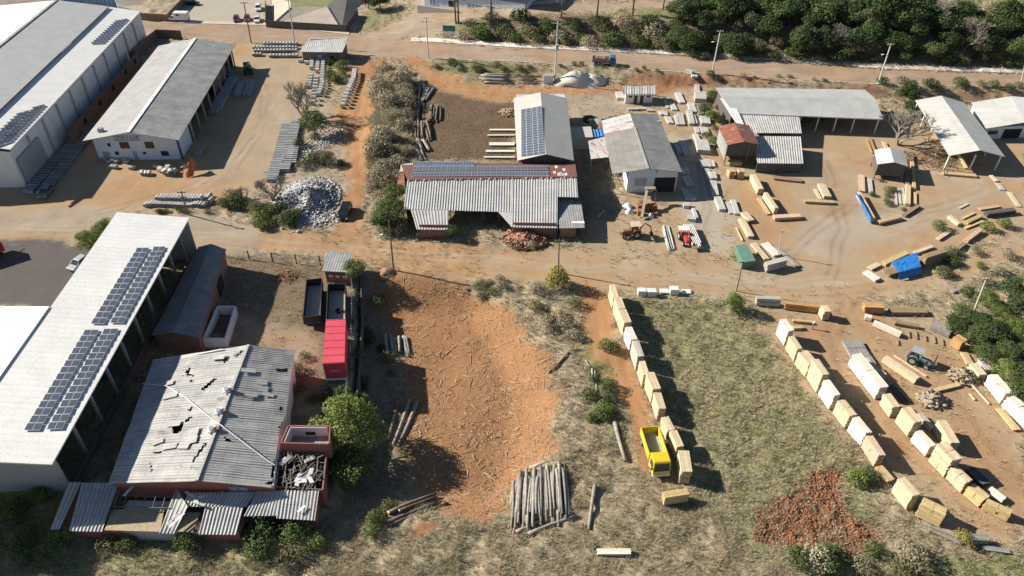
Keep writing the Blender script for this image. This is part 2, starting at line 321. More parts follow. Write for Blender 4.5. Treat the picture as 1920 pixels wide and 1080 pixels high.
AREAS = [  # class, polygon in the photograph, softness, strength
 (GREEN, [(1180, 560), (1400, 575), (1450, 640), (1560, 800), (1640, 960), (1560, 1060), (1400, 1060), (1330, 930), (1240, 760)], 6, .62),
 (GREEN, [(1420, 700), (1500, 760), (1560, 850), (1480, 900), (1380, 820)], 8, .4),
 (GREEN, [(-60, 900), (120, 930), (130, 1090), (-60, 1090)], 5, .7), (GREEN, [(130, 1010), (460, 1040), (560, 1090), (120, 1090)], 6, .45),
 (GREEN, [(1620, 1035), (1940, 1045), (1940, 1100), (1500, 1100)], 5, .85), (GREEN, [(1880, 350), (1950, 330), (1950, 400), (1905, 410)], 3, .9),
 (GREEN, [(1620, 310), (1700, 360), (1715, 400), (1650, 400), (1625, 360)], 3, .8), (GREEN, [(1330, 330), (1385, 340), (1395, 400), (1345, 390)], 2, .7),
 (GREEN, [(1090, 600), (1130, 640), (1150, 740), (1170, 830), (1140, 860), (1110, 740)], 3, .9),
 (BARK, [(770, 150), (860, 178), (965, 195), (970, 300), (800, 302), (765, 280)], 4, 1), (BARK, [(830, 132), (1010, 132), (1010, 162), (900, 158)], 3, .5),
 (TAN, [(-80, 385), (60, 330), (170, 240), (300, 90), (440, 82), (560, 104), (640, 122), (600, 190), (545, 235), (505, 330), (470, 385), (420, 370), (300, 395), (150, 402), (-80, 400)], 3, 1),
 (GRAVEL, [(480, 330), (520, 230), (560, 180), (620, 190), (660, 230), (640, 300), (650, 420), (560, 430), (480, 400)], 4, .7),
 (GRAVEL, [(-120, 395), (200, 390), (420, 408), (560, 438), (640, 450), (620, 476), (400, 470), (140, 456), (-120, 456)], 3, 1),
 (ORANGE, [(560, 436), (640, 440), (700, 450), (850, 456), (1000, 462), (1140, 478), (1140, 540), (1000, 526), (860, 520), (760, 515), (700, 492), (610, 476), (500, 474), (480, 440)], 4, .75),
 (TAN, [(900, 470), (1140, 476), (1300, 480), (1500, 500), (1600, 520), (1750, 500), (1930, 425), (1930, 470), (1760, 545), (1600, 575), (1400, 556), (1130, 545), (1000, 524), (900, 510)], 4, .9),
 (ORANGE, [(655, 116), (722, 110), (706, 200), (692, 300), (682, 380), (694, 444), (618, 444), (640, 395), (648, 330), (636, 265), (622, 228), (650, 165)], 3, 1),
 (ORANGE, [(720, 106), (800, 112), (870, 152), (980, 165), (980, 190), (870, 186), (800, 160), (745, 118)], 3, .95),
 (ORANGE, [(960, 162), (1170, 160), (1260, 150), (1270, 176), (1170, 182), (1120, 176), (960, 188)], 3, .9), (RED, [(1185, 138), (1290, 142), (1290, 176), (1230, 178), (1160, 160)], 4, .55),
 (GRAVEL, [(1050, 178), (1180, 178), (1190, 205), (1120, 230), (1100, 300), (1060, 300)], 4, .8),
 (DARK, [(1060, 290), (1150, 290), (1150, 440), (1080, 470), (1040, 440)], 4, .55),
 (TAN, [(1180, 200), (1290, 140), (1330, 150), (1350, 260), (1420, 440), (1400, 480), (1100, 475), (1100, 420), (1180, 400)], 4, .8),
 (CONC, [(1240, 250), (1318, 255), (1335, 330), (1372, 470), (1290, 470), (1285, 400)], 2, .75),
 (TAN, [(1345, 300), (1500, 240), (1660, 215), (1720, 230), (1930, 240), (1930, 425), (1840, 450), (1740, 500), (1660, 540), (1500, 540), (1400, 500), (1375, 430)], 4, 1),
 (DUSTY, [(1500, 330), (1620, 290), (1640, 380), (1760, 400), (1840, 340), (1900, 360), (1800, 410), (1700, 440), (1600, 470), (1480, 450)], 8, .5),
 (TAN, [(1440, 556), (1600, 560), (1700, 570), (1790, 600), (1850, 660), (1930, 770), (1930, 1030), (1850, 1010), (1760, 985), (1640, 868), (1520, 735), (1440, 625)], 4, .85),
 (ORANGE, [(1500, 570), (1600, 570), (1720, 620), (1840, 700), (1930, 830), (1930, 1030), (1860, 1000), (1730, 880), (1600, 730), (1500, 640)], 8, .45), (ORANGE, [(100, 385), (300, 300), (420, 340), (460, 385), (300, 400)], 8, .5), (ORANGE, [(1380, 330), (1480, 330), (1500, 420), (1450, 470), (1400, 460)], 8, .5), (CONC, [(1500, 420), (1620, 400), (1680, 440), (1560, 490), (1500, 480)], 10, .5), (GRAVEL, [(470, 110), (560, 110), (560, 180), (480, 330), (380, 350), (420, 250)], 9, .5),
 (RED, [(1548, 868), (1585, 925), (1645, 1022), (1600, 1035), (1500, 1042), (1398, 992), (1440, 948), (1490, 940), (1520, 905)], 2, 1),
 (RED, [(750, 990), (800, 978), (850, 1005), (800, 1015)], 2, 1), (RED, [(1600, 960), (1660, 1000), (1640, 1030)], 3, .4),
 (DEBRIS, [(700, 500), (880, 524), (920, 560), (1000, 640), (1048, 700), (1050, 850), (980, 880), (950, 930), (930, 985), (830, 965), (770, 890), (740, 800), (770, 740), (740, 640), (690, 560)], 4, 1),
 (DARK, [(640, 520), (700, 530), (740, 640), (760, 760), (740, 900), (700, 960), (600, 1000), (620, 900), (690, 800), (650, 700)], 5, .45),  # shade beside the lorry bodies and trees, put into the ground colour
 (ORANGE, [(1092, 536), (1142, 545), (1160, 640), (1215, 770), (1262, 905), (1205, 896), (1176, 790), (1112, 650), (1084, 570)], 3, 1),
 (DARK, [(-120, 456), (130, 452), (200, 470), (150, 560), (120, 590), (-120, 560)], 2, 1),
 (BARK, [(420, 478), (600, 492), (640, 520), (655, 700), (560, 745), (440, 655), (420, 560)], 4, .75), (DUSTY, [(440, 590), (600, 620), (600, 690), (450, 650)], 5, .7),
 (CONC, [(300, 52), (395, -30), (505, -30), (505, 47), (420, 46)], 1, 1), (CONC, [(505, -40), (690, -40), (660, 66), (505, 50)], 1, .8),
 (ASPH, [(-200, -30), (300, -30), (258, 14), (-200, 14)], 1, .8), (CONC, [(-200, 12), (262, 12), (280, 22), (-200, 26)], 1, .9),
 (DUSTY, [(655, 62), (700, 58), (780, 20), (770, -20), (820, -20), (900, 22), (1000, 8), (1300, -4), (1520, -12), (1520, 8), (1300, 12), (1000, 26), (880, 44), (760, 72), (700, 76)], 3, 1),
 (GREEN, [(860, 50), (1000, 30), (1300, 12), (1480, 8), (1950, -20), (1950, 30), (1500, 30), (1340, 40), (1000, 48), (860, 66)], 3, .75),
 (GREEN, [(690, 8), (740, 15), (760, 30), (700, 56), (670, 60)], 2, .6),
 (RED, [(1240, 140), (1500, 152), (1650, 160), (1650, 185), (1500, 168), (1335, 164), (1240, 160)], 3, .75), (RED, [(1650, 162), (1930, 168), (1930, 192), (1650, 185)], 3, .4),
 (BARK, [(860, 78), (960, 82), (1200, 92), (1440, 104), (1650, 120), (1930, 128), (1930, 60), (1440, 45), (1000, 52), (870, 64)], 4, .75), (GREEN, [(815, 118), (960, 118), (1240, 132), (1240, 140), (1040, 136), (900, 138), (830, 134)], 2, .7), (RED, [(960, 120), (1240, 136), (1240, 142), (1000, 136)], 3, .35),
 (GRAVEL, [(50, 325), (120, 260), (170, 230), (150, 330), (60, 375), (-60, 380), (-60, 345)], 3, .35),
]
WGT = np.zeros((12, ny, nx), np.float32); WGT[DRY] = 1
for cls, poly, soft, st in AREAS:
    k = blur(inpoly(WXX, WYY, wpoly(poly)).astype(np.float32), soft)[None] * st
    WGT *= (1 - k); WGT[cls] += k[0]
def rut(pts, cls, st, off=0.85, wid=0.42):
    P = [G(a, b) for a, b in pts]
    for a, b in zip(P, P[1:]):
        d = (b - a); d.z = 0; L = d.length; d.normalize(); tx, ty = XX - a.x, YY - a.y; u = tx * d.x + ty * d.y; w = -tx * d.y + ty * d.x + (vnoise(XX, YY, 6.0, 91) - .5) * 1.6
        k = (np.exp(-((np.abs(w) - off) / wid) ** 2) * (u > -.3) * (u < L + .3) * st * (.35 + vnoise(XX, YY, 4.0, 92)))[None]; k = np.clip(k, 0, .8)
        WGT[:] = WGT * (1 - k); WGT[cls] += k[0]
for pts, cls, st in (([(0, 425), (300, 432), (560, 460), (800, 480), (1000, 495), (1300, 520), (1500, 530), (1700, 520), (1920, 450)], CONC, .5), ([(0, 440), (300, 447), (560, 468), (800, 492), (1000, 508), (1300, 536), (1560, 552), (1760, 525), (1920, 462)], ORANGE, .6),
                     ([(690, 110), (672, 220), (662, 330), (655, 440), (700, 480)], RED, .35), ([(1120, 545), (1140, 650), (1190, 780), (1240, 900)], RED, .35), ([(1590, 560), (1560, 620), (1600, 720), (1700, 860), (1800, 960), (1900, 1000)], RED, .3), ([(1600, 565), (1680, 640), (1800, 760), (1920, 900)], RED, .3), ([(1640, 560), (1720, 660), (1840, 780), (1920, 870)], CONC, .35),
                     ([(1420, 540), (1470, 470), (1570, 430), (1650, 440), (1750, 410), (1840, 350)], CONC, .5), ([(1560, 520), (1580, 430), (1560, 360), (1540, 300)], BARK, .35), ([(1440, 520), (1500, 450), (1600, 380), (1700, 400), (1800, 380)], BARK, .3),
                     ([(180, 400), (300, 370), (420, 340), (480, 260), (500, 180), (470, 120)], BARK, .3), ([(240, 395), (380, 350), (450, 290), (520, 200), (560, 120)], CONC, .45), ([(740, 112), (830, 165), (960, 178), (1170, 172)], RED, .3), ([(1300, 480), (1330, 380), (1310, 280), (1240, 200)], BARK, .3), ([(870, 470), (890, 430), (900, 400)], BARK, .4), ([(430, 60), (760, 92), (1100, 112), (1500, 130), (1920, 150)], ORANGE, .5)): rut(pts, cls, st)
_yl = np.interp(XX, LX, LY); _yu = np.interp(XX, UX, UY)
ROADMASK = (YY > _yl) & (YY < _yu)
k = blur((ROADMASK & (WYY > _yl - .4)).astype(np.float32), 1)[None]; WGT *= (1 - k); WGT[DUSTY] += k[0] * .6; WGT[ORANGE] += k[0] * .2; WGT[ASPH] += k[0] * .2
# rough grass stands in lumps; bare ground is nearly flat
rough = WGT[DRY] + 0.7 * WGT[GREEN]
near = np.exp(-np.clip(np.abs(XX) - 230, 0, 9e3) / 30) * (YY > 30) * (YY < 320)
ZZ = terr(XX, YY) + near * (rough * ((vnoise(XX, YY, 2.2, 5) - 0.4) * 0.55 + (vnoise(XX, YY, 0.9, 6) - 0.5) * 0.35) + WGT[RED] * (vnoise(XX, YY, 0.8, 7) - 0.5) * 0.5
     + WGT[DEBRIS] * (vnoise(XX, YY, 1.6, 8) - 0.5) * 0.08 + WGT[BARK] * (vnoise(XX, YY, 1.6, 9) - 0.5) * 0.08 + (vnoise(XX, YY, 3.0, 10) - 0.5) * 0.06)
ZZ = np.where(ROADMASK | ((YY > _yu - 1) & (YY < _yu + 2.8)), terr(XX, YY), ZZ)

def N_off(nt, vec, k):
    m = N(nt, 'ShaderNodeMapping'); m.inputs['Location'].default_value = (k, k * .7, 0); nt.links.new(vec, m.inputs[0]); return m.outputs[0]
def ground_material():
    m, nt, b = nodes('ground')
    pos = N(nt, 'ShaderNodeNewGeometry').outputs['Position']
    n1 = noise(nt, 0.16, 5, pos); n2 = noise(nt, 1.1, 6, pos, 0.7); n3 = noise(nt, 5.5, 4, pos, 0.7)
    mp = N(nt, 'ShaderNodeMapping'); mp.inputs['Scale'].default_value = (0.10, .55, 1); mp.inputs['Rotation'].default_value = (0, 0, 0.06); nt.links.new(pos, mp.inputs[0]); nx_ = noise(nt, 1.0, 4, mp.outputs[0])
    mq = N(nt, 'ShaderNodeMapping'); mq.inputs['Scale'].default_value = (.6, 0.09, 1); mq.inputs['Rotation'].default_value = (0, 0, 0.12); nt.links.new(pos, mq.inputs[0]); ny_ = noise(nt, 1.0, 4, mq.outputs[0])
    nstain = noise(nt, .085, 6, pos, .68); ndust = noise(nt, .13, 5, N_off(nt, pos, 37.0), .65); nspot = noise(nt, .6, 6, N_off(nt, pos, 11.0), .7)
    n4 = noise(nt, 2.8, 8, pos, .78)
    T = {
     DRY: (n2, (.47, .385, .265), (.25, .205, .135), .34, .68), GREEN: (n2, (.235, .245, .10), (.13, .145, .05), .34, .68),
     TAN: (n1, (.455, .355, .235), (.385, .28, .17), .36, .62), ORANGE: (ny_, (.46, .275, .14), (.37, .20, .095), .34, .66),
     RED: (n4, (.33, .15, .075), (.19, .078, .04), .40, .62), GRAVEL: (n4, (.43, .36, .275), (.31, .24, .17), .38, .64),
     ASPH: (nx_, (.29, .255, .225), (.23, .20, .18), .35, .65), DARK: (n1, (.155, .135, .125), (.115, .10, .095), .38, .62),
     DEBRIS: (n4, (.385, .215, .11), (.27, .135, .065), .36, .66), CONC: (n1, (.48, .43, .355), (.40, .355, .29), .35, .65),
     DUSTY: (nx_, (.41, .325, .24), (.33, .265, .205), .36, .64), BARK: (n4, (.21, .145, .095), (.10, .07, .048), .34, .66)}
    A = []
    for k in range(3):
        a = N(nt, 'ShaderNodeVertexColor'); a.layer_name = 'cover%d' % k
        s = N(nt, 'ShaderNodeSeparateColor'); nt.links.new(a.outputs['Color'], s.inputs[0])
        A += [s.outputs[0], s.outputs[1], s.outputs[2], a.outputs['Alpha']]
    acc = None
    for k in range(12):
        f, c1, c2, lo, hi = T[k]
        # high-contrast choice between covers, so that their edge breaks up
        c = ramp(nt, f, c1, c2, lo, hi)
        if k in (TAN, DUSTY):
            c = mixc(nt, ramp(nt, nstain, (0, 0, 0), (.75, .75, .75), .46, .66), c, (.42, .245, .125)); c = mixc(nt, ramp(nt, ndust, (0, 0, 0), (.6, .6, .6), .55, .72), c, (.52, .46, .37))
            c = mixc(nt, ramp(nt, nspot, (0, 0, 0), (.55, .55, .55), .62, .74), c, (.24, .185, .13))
        v = N(nt, 'ShaderNodeMix', data_type='RGBA', blend_type='MULTIPLY'); v.inputs[0].default_value = 1; nt.links.new(c, v.inputs[6])
        cb = N(nt, 'ShaderNodeCombineColor')
        for i in range(3): nt.links.new(A[k], cb.inputs[i])
        nt.links.new(cb.outputs[0], v.inputs[7])
        if acc is None: acc = v.outputs[2]
        else:
            ad = N(nt, 'ShaderNodeMix', data_type='RGBA', blend_type='ADD'); ad.inputs[0].default_value = 1; nt.links.new(acc, ad.inputs[6]); nt.links.new(v.outputs[2], ad.inputs[7]); acc = ad.outputs[2]
    acc = mixc(nt, 0.5, acc, ramp(nt, n3, (.45, .44, .43), (1.25, 1.25, 1.25), .3, .7), 'MULTIPLY')
    acc = mixc(nt, 0.4, acc, ramp(nt, n1, (.62, .6, .58), (1.15, 1.15, 1.15), .35, .65), 'MULTIPLY')
    nt.links.new(acc, b.inputs['Base Color']); b.inputs['Roughness'].default_value = 0.95; b.inputs['Specular IOR Level'].default_value = 0.1
    bump(nt, b, n3, 0.5, 0.12)
    return m
GM = ground_material()
FXX = (XX[:-1, :-1] + XX[1:, 1:]) / 2; FYY = (YY[:-1, :-1] + YY[1:, 1:]) / 2
RID = np.zeros(FXX.shape, int)
for rid, poly in [(2, [(-120, 397), (200, 390), (420, 408), (560, 438), (700, 450), (850, 456), (1140, 476), (1300, 480), (1500, 505), (1600, 530), (1750, 500), (1930, 425), (1930, 470), (1760, 545), (1600, 575), (1400, 556), (1130, 545), (860, 520), (700, 492), (610, 476), (140, 456), (-120, 456)]),
                  (3, [(655, 116), (722, 110), (706, 200), (692, 300), (682, 380), (694, 444), (618, 444), (640, 395), (648, 330), (636, 265), (622, 228), (650, 165)]),
                  (3, [(1092, 540), (1142, 547), (1160, 640), (1215, 770), (1262, 905), (1205, 896), (1176, 790), (1112, 650), (1084, 570)]),
                  (4, [(-80, 385), (60, 330), (170, 240), (300, 90), (440, 82), (560, 104), (640, 122), (600, 190), (545, 235), (505, 330), (470, 385), (420, 370), (300, 395), (150, 402), (-80, 400)]),
                  (4, [(1345, 300), (1500, 240), (1660, 215), (1720, 230), (1930, 240), (1930, 425), (1840, 450), (1740, 500), (1660, 528), (1500, 500), (1400, 490), (1375, 430)]),
                  (5, [(300, 52), (395, -30), (505, -30), (505, 47), (420, 46)])]:
    RID[inpoly(FXX, FYY, wpoly(poly))] = rid
fyl = np.interp(FXX, LX, LY); fyu = np.interp(FXX, UX, UY)
RID[(FYY > fyl) & (FYY < fyu)] = 1
V = np.stack([XX.ravel(), YY.ravel(), ZZ.ravel()], 1).astype(np.float32); CW = WGT.reshape(12, -1)
ii, jj = np.meshgrid(np.arange(nx - 1), np.arange(ny - 1)); base = (jj * nx + ii)
QF = np.stack([base, base + 1, base + nx + 1, base + nx], -1)
for rid, nm in ((0, 'ground'), (1, 'road'), (2, 'dirt_road'), (3, 'track'), (4, 'yard'), (5, 'parking_lot')):
    q = QF[RID == rid]; used, inv = np.unique(q.ravel(), return_inverse=True); q = inv.reshape(-1, 4)
    me = bpy.data.meshes.new(nm); me.vertices.add(len(used)); me.vertices.foreach_set('co', V[used].ravel())
    me.loops.add(q.size); me.loops.foreach_set('vertex_index', q.ravel().astype(np.int32))
    me.polygons.add(len(q)); me.polygons.foreach_set('loop_start', np.arange(0, q.size, 4, dtype=np.int32))
    me.polygons.foreach_set('use_smooth', np.ones(len(q), bool))
    for k in range(3):
        a = me.color_attributes.new('cover%d' % k, 'FLOAT_COLOR', 'POINT'); a.data.foreach_set('color', CW[4 * k:4 * k + 4, used].T.astype(np.float32).ravel())
    me.update(calc_edges=True); me.validate(); me.materials.append(GM)
    o = bpy.data.objects.new(nm, me); COL.objects.link(o); o['kind'] = 'structure'
def surf(x, y):
    """the height of the ground sheet itself"""
    i = int(np.clip(np.searchsorted(GX, x) - 1, 0, nx - 2)); j = int(np.clip(np.searchsorted(GY, y) - 1, 0, ny - 2))
    u = (x - GX[i]) / (GX[i + 1] - GX[i]); v = (y - GY[j]) / (GY[j + 1] - GY[j])
    return float((ZZ[j, i] * (1 - u) + ZZ[j, i + 1] * u) * (1 - v) + (ZZ[j + 1, i] * (1 - u) + ZZ[j + 1, i + 1] * u) * v)
def cover(x, y, cls):
    i = int(np.clip(np.searchsorted(GX, x), 0, nx - 1)); j = int(np.clip(np.searchsorted(GY, y), 0, ny - 1))
    return float(WGT[cls, j, i])

# kerbs and the pale footway along the asphalt road
M_kerb = mat('kerb_concrete', (.62, .58, .53), (.50, .46, .41), 0.8, fine=(6, .4))
M_walk = mat('footway_concrete', (.82, .745, .69), (.70, .63, .58), 0.5, fine=(5, .3))
def strip(name, fx, off, w, h, x0, x1, m, step=2.0):
    mb = MB(); xs = np.arange(x0, x1, step)
    P4 = []
    for x in xs:
        y = float(np.interp(x, UX if fx == 'U' else LX, UY if fx == 'U' else LY)) + off; z = float(np.interp(x, LX, LZ))
        P4.append([Vector((x, y, z - .3)), Vector((x, y, z + h)), Vector((x, y + w, z + h)), Vector((x, y + w, z - .3))])
    for a, b in zip(P4, P4[1:]):
        for k in range(3): mb.quad(a[k], b[k], b[k + 1], a[k + 1])
    for e in (P4[0], P4[-1]): mb.add(e, [[0, 1, 2, 3]])
    o = mb.build(name, m); o['kind'] = 'structure'; return o
strip('pavement', 'U', 0.0, 2.9, .16, E(770, 77, 1).x, 190, M_walk)
strip('pavement', 'U', 0.0, 2.2, .14, E(300, 45, 0).x, E(655, 66, 0).x, mat('old_footway', (.55, .46, .36), (.45, .37, .29), 0.5))
strip('kerb', 'L', -0.28, 0.28, .15, E(800, 110, 1).x, 190, M_kerb)
# ------------------------------------------------------------------ building kit
M_white = wallmat('white_wall', (.74, .74, .73)); M_whiteclean = wallmat('white_render', (.80, .79, .76), amt=.2)
M_blueshadewall = wallmat('pale_blue_and_shade_wall', (.62, .68, .74), (.42, .42, .42), .3)  # pale blue paint; also white walls with bluish shade put into the colour
M_greywall = wallmat('grey_wall', (.40, .40, .39)); M_darkwood = mat('dark_boards', (.13, .115, .10), (.085, .075, .07), 2.5)
M_brick = brickmat('red_brick', (.30, .13, .085), (.24, .10, .065), (.34, .27, .22))
M_brickdull = brickmat('dull_brick', (.23, .13, .095), (.18, .10, .08), (.26, .21, .18))
M_redwall = wallmat('faded_red_wall', (.33, .125, .10), (.20, .10, .085), .5)
M_conc = mat('concrete', (.47, .45, .42), (.36, .345, .32), 0.9, fine=(7, .35)); M_concpale = mat('pale_concrete', (.62, .60, .56), (.50, .48, .45), 0.8, fine=(7, .3), obj=.25)
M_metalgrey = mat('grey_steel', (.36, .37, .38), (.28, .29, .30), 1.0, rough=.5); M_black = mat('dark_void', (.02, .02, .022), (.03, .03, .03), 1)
M_glass = mat('window_glass', (.035, .045, .055), (.05, .06, .07), .8, rough=.12); M_doorwood = mat('brown_door', (.13, .075, .05), (.10, .06, .04), 2)
M_roofwhite = sheetmat('white_roof_sheet', (.80, .79, .75), (.74, .73, .69), 1.0, .06, (3.0, 9.0), var=.05, bmp=.15, rough=.55)
M_roofbright = sheetmat('bright_white_sheet', (.84, .86, .88), (.80, .82, .84), .8, .05, (1.0, 14.0), var=.03, bmp=.1, rough=.45)
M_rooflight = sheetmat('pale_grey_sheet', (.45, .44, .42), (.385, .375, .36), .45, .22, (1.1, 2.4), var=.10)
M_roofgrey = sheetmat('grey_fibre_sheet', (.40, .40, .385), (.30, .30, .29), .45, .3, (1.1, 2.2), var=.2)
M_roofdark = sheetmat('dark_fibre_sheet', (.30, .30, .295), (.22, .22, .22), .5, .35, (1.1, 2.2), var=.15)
M_rooftin = sheetmat('plain_tin_sheet', (.50, .50, .47), (.43, .43, .405), .6, .12, (1.0, 10), var=.04, bmp=.2, rough=.5)
M_roofwave = sheetmat('pale_wave_sheet', (.70, .685, .65), (.60, .585, .55), .5, .55, (1.0, 1.9), (.30, .27, .24), .10, var=.14)
M_rustroof = sheetmat('rusted_sheet', (.56, .53, .50), (.46, .42, .40), .5, .25, (1.0, 1.5), (.25, .095, .055), .95, var=.25)
M_rustlight = sheetmat('part_rusted_sheet', (.66, .655, .64), (.58, .57, .56), .5, .2, (1.0, 2.0), (.36, .15, .085), .38, var=.15)
M_tile = sheetmat('red_tile', (.30, .125, .09), (.24, .10, .08), .35, .35, (.35, .4), (.17, .10, .085), .4, var=.2)
M_ridge = mat('ridge_mortar', (.70, .68, .64), (.50, .42, .38), 1.2)
M_cells = mat('solar_cells', (.095, .11, .145), (.08, .095, .125), .4, rough=.35); M_frame = mat('panel_frame', (.62, .64, .66), (.55, .57, .6), 1, rough=.4)
M_bluemetal = sheetmat('blue_grey_sheet', (.30, .44, .60), (.25, .38, .54), 1.2, .35, (1.2, 4), var=.12)
M_osb = mat('ceiling_board', (.48, .38, .25), (.40, .31, .20), 0.7, fine=(4, .35)); M_pvc = mat('white_plastic', (.78, .78, .78), (.68, .70, .72), .8, rough=.5)
M_blueplastic = mat('blue_plastic', (.035, .13, .38), (.03, .10, .30), 1, rough=.4); M_timber = mat('weathered_timber', (.27, .23, .19), (.18, .155, .13), 3, island=.5)

def mid(a, b): return (a + b) / 2
def solve_ridge(FL, FR, py):
    m = mid(FL, FR); return m.z + hgt(m, py)
def gable(parent, FL, FR, BR, BL, zr, mL, mR, t=.09, cap=None, capw=.5, ridge_shift=.5):
    RF = lerp(FL, FR, ridge_shift); RB = lerp(BL, BR, ridge_shift); RF = Vector((RF.x, RF.y, zr)); RB = Vector((RB.x, RB.y, zr))
    a = MB(); a.slab(BL, FL, RF, RB, t); a.build('roof', mL, parent)
    b = MB(); b.slab(FR, BR, RB, RF, t); b.build('roof', mR, parent)
    if cap:
        c = MB(); c.beam(RF + Vector((0, 0, .03)), RB + Vector((0, 0, .03)), capw, .09); c.build('ridge_cap', cap, parent)
    return RF, RB
def frame(FL, FR, BL):
    u = (FR - FL); u.z = 0; v = (BL - FL); v.z = 0
    return u.normalized(), v.normalized()
def wallseg(mb, a, b, z0, z1, t=.16, mi=0):
    a = Vector((a.x, a.y, 0)); b = Vector((b.x, b.y, 0)); d = (b - a).normalized(); n = Vector((-d.y, d.x, 0)) * t
    mb.prism([a, b, b + n, a + n], z0, z1 if not isinstance(z1, tuple) else [z1[0], z1[1], z1[1], z1[0]], mi)
def gablewall(mb, a, b, z0, za, zr, t=.16, shift=.5):
    a = Vector((a.x, a.y, 0)); b = Vector((b.x, b.y, 0)); d = (b - a).normalized(); n = Vector((-d.y, d.x, 0)) * t; L = (b - a).length
    r = lerp(a, b, shift)
    P = [Vector((*a.xy, z0)), Vector((*b.xy, z0)), Vector((*b.xy, za)), Vector((*r.xy, zr)), Vector((*a.xy, za))]
    uv = [[(0, z0), (L, z0), (L, za), (L * shift, zr), (0, za)]]
    mb.add(P, [[0, 1, 2, 3, 4]], uv); mb.add([p + n for p in P], [[4, 3, 2, 1, 0]], [list(reversed(uv[0]))])
    for i in range(5):
        j = (i + 1) % 5; mb.quad(P[j], P[i], P[i] + n, P[j] + n)
def opening(parent, name, a, b, z0, z1, m, proud=.03, fr=None, nrm=None):
    """a door or window as a shallow box set 3 cm proud of the wall line a-b (points on the wall's outer face)"""
    mb = MB(); d = (b - a); d.z = 0; d.normalize(); n = Vector((d.y, -d.x, 0))
    if nrm is not None and n.dot(nrm) < 0: n = -n
    q = [a - n * .05, b - n * .05, b + n * proud, a + n * proud]
    mb.prism([Vector((p.x, p.y, 0)) for p in q], z0, z1); o = mb.build(name, m, parent)
    if fr is not None:
        f = MB(); w = .07
        for s0, s1, y0, y1 in ((0, 1, z1, z1 + w), (0, 1, z0 - w, z0)):
            f.prism([Vector((p.x, p.y, 0)) for p in (a - d * w, b + d * w, b + d * w + n * (proud + .02), a - d * w + n * (proud + .02))], y0, y1)
        for p0 in (a - d * w, b):
            f.prism([Vector((p.x, p.y, 0)) for p in (p0, p0 + d * w, p0 + d * w + n * (proud + .02), p0 + n * (proud + .02))], z0, z1)
        f.build('frame', fr, o)
    return o
_panel = None
def panel_mesh():
    global _panel
    if _panel is None:
        mb = MB(); mb.box((0, 0, .02), (1, 1, .04), 0, 1)
        for x in (-.25, .25): mb.quad((x - .235, -.46, .044), (x + .235, -.46, .044), (x + .235, .46, .044), (x - .235, .46, .044), 0)
        me = bpy.data.meshes.new('solar_panel'); me.from_pydata([tuple(p) for p in mb.v], [], mb.f); me.materials.append(M_cells); me.materials.append(M_frame)
        me.polygons.foreach_set('material_index', mb.mi); me.update(); _panel = me
    return _panel
def solar(parent, TL, TR, BR, BL, nu, nv, lift=.12, gap=.03, skip=()):
    hub = bpy.data.objects.new('solar_array', None); COL.objects.link(hub); hub.parent = parent; org = ORG[parent.name]
    for i in range(nu):
        for j in range(nv):
            if (i, j) in skip: continue
            def q(s, t): return lerp(lerp(TL, TR, s), lerp(BL, BR, s), t)
            c = q((i + .5) / nu, (j + .5) / nv); x = q((i + 1) / nu, (j + .5) / nv) - q(i / nu, (j + .5) / nv); y = q((i + .5) / nu, j / nv) - q((i + .5) / nu, (j + 1) / nv)
            w, h = x.length, y.length; X = x.normalized(); Z = X.cross(y).normalized(); Y = Z.cross(X)
            if Z.z < 0: Z = -Z; Y = -Y
            o = bpy.data.objects.new('solar_panel', panel_mesh()); COL.objects.link(o); o.parent = hub
            mt = Matrix((X * (w * (1 - gap)), Y * (h * (1 - gap)), Z)).transposed().to_4x4(); mt.translation = c + Z * lift - org
            o.matrix_local = mt
    return hub
def posts(parent, pts, z1, w=.22, m=None, z0=None, name='post'):
    for p in pts:
        mb = MB(); b = surf(p.x, p.y) - .2 if z0 is None else z0
        zt = z1 if not callable(z1) else z1(p)
        mb.box((p.x, p.y, (b + zt) / 2), (w, w, zt - b)); mb.build(name, m or M_conc, parent)
def txt(body, size, p, xdir, zdir, m, parent, name='lettering'):
    c = bpy.data.curves.new(name, 'FONT'); c.body = body; c.size = size; c.extrude = .02; c.align_x = 'CENTER'; c.align_y = 'CENTER'; c.materials.append(m)
    o = bpy.data.objects.new(name, c); COL.objects.link(o); X = xdir.normalized(); Z = X.cross(zdir).normalized(); Y = Z.cross(X)
    mt = Matrix((X, Y, Z)).transposed().to_4x4(); bpy.context.view_layer.update(); me = bpy.data.meshes.new_from_object(o); bpy.data.objects.remove(o)
    o = bpy.data.objects.new(name, me); COL.objects.link(o); o.parent = parent; mt.translation = p - ORG[parent.name]; o.matrix_local = mt
    return o
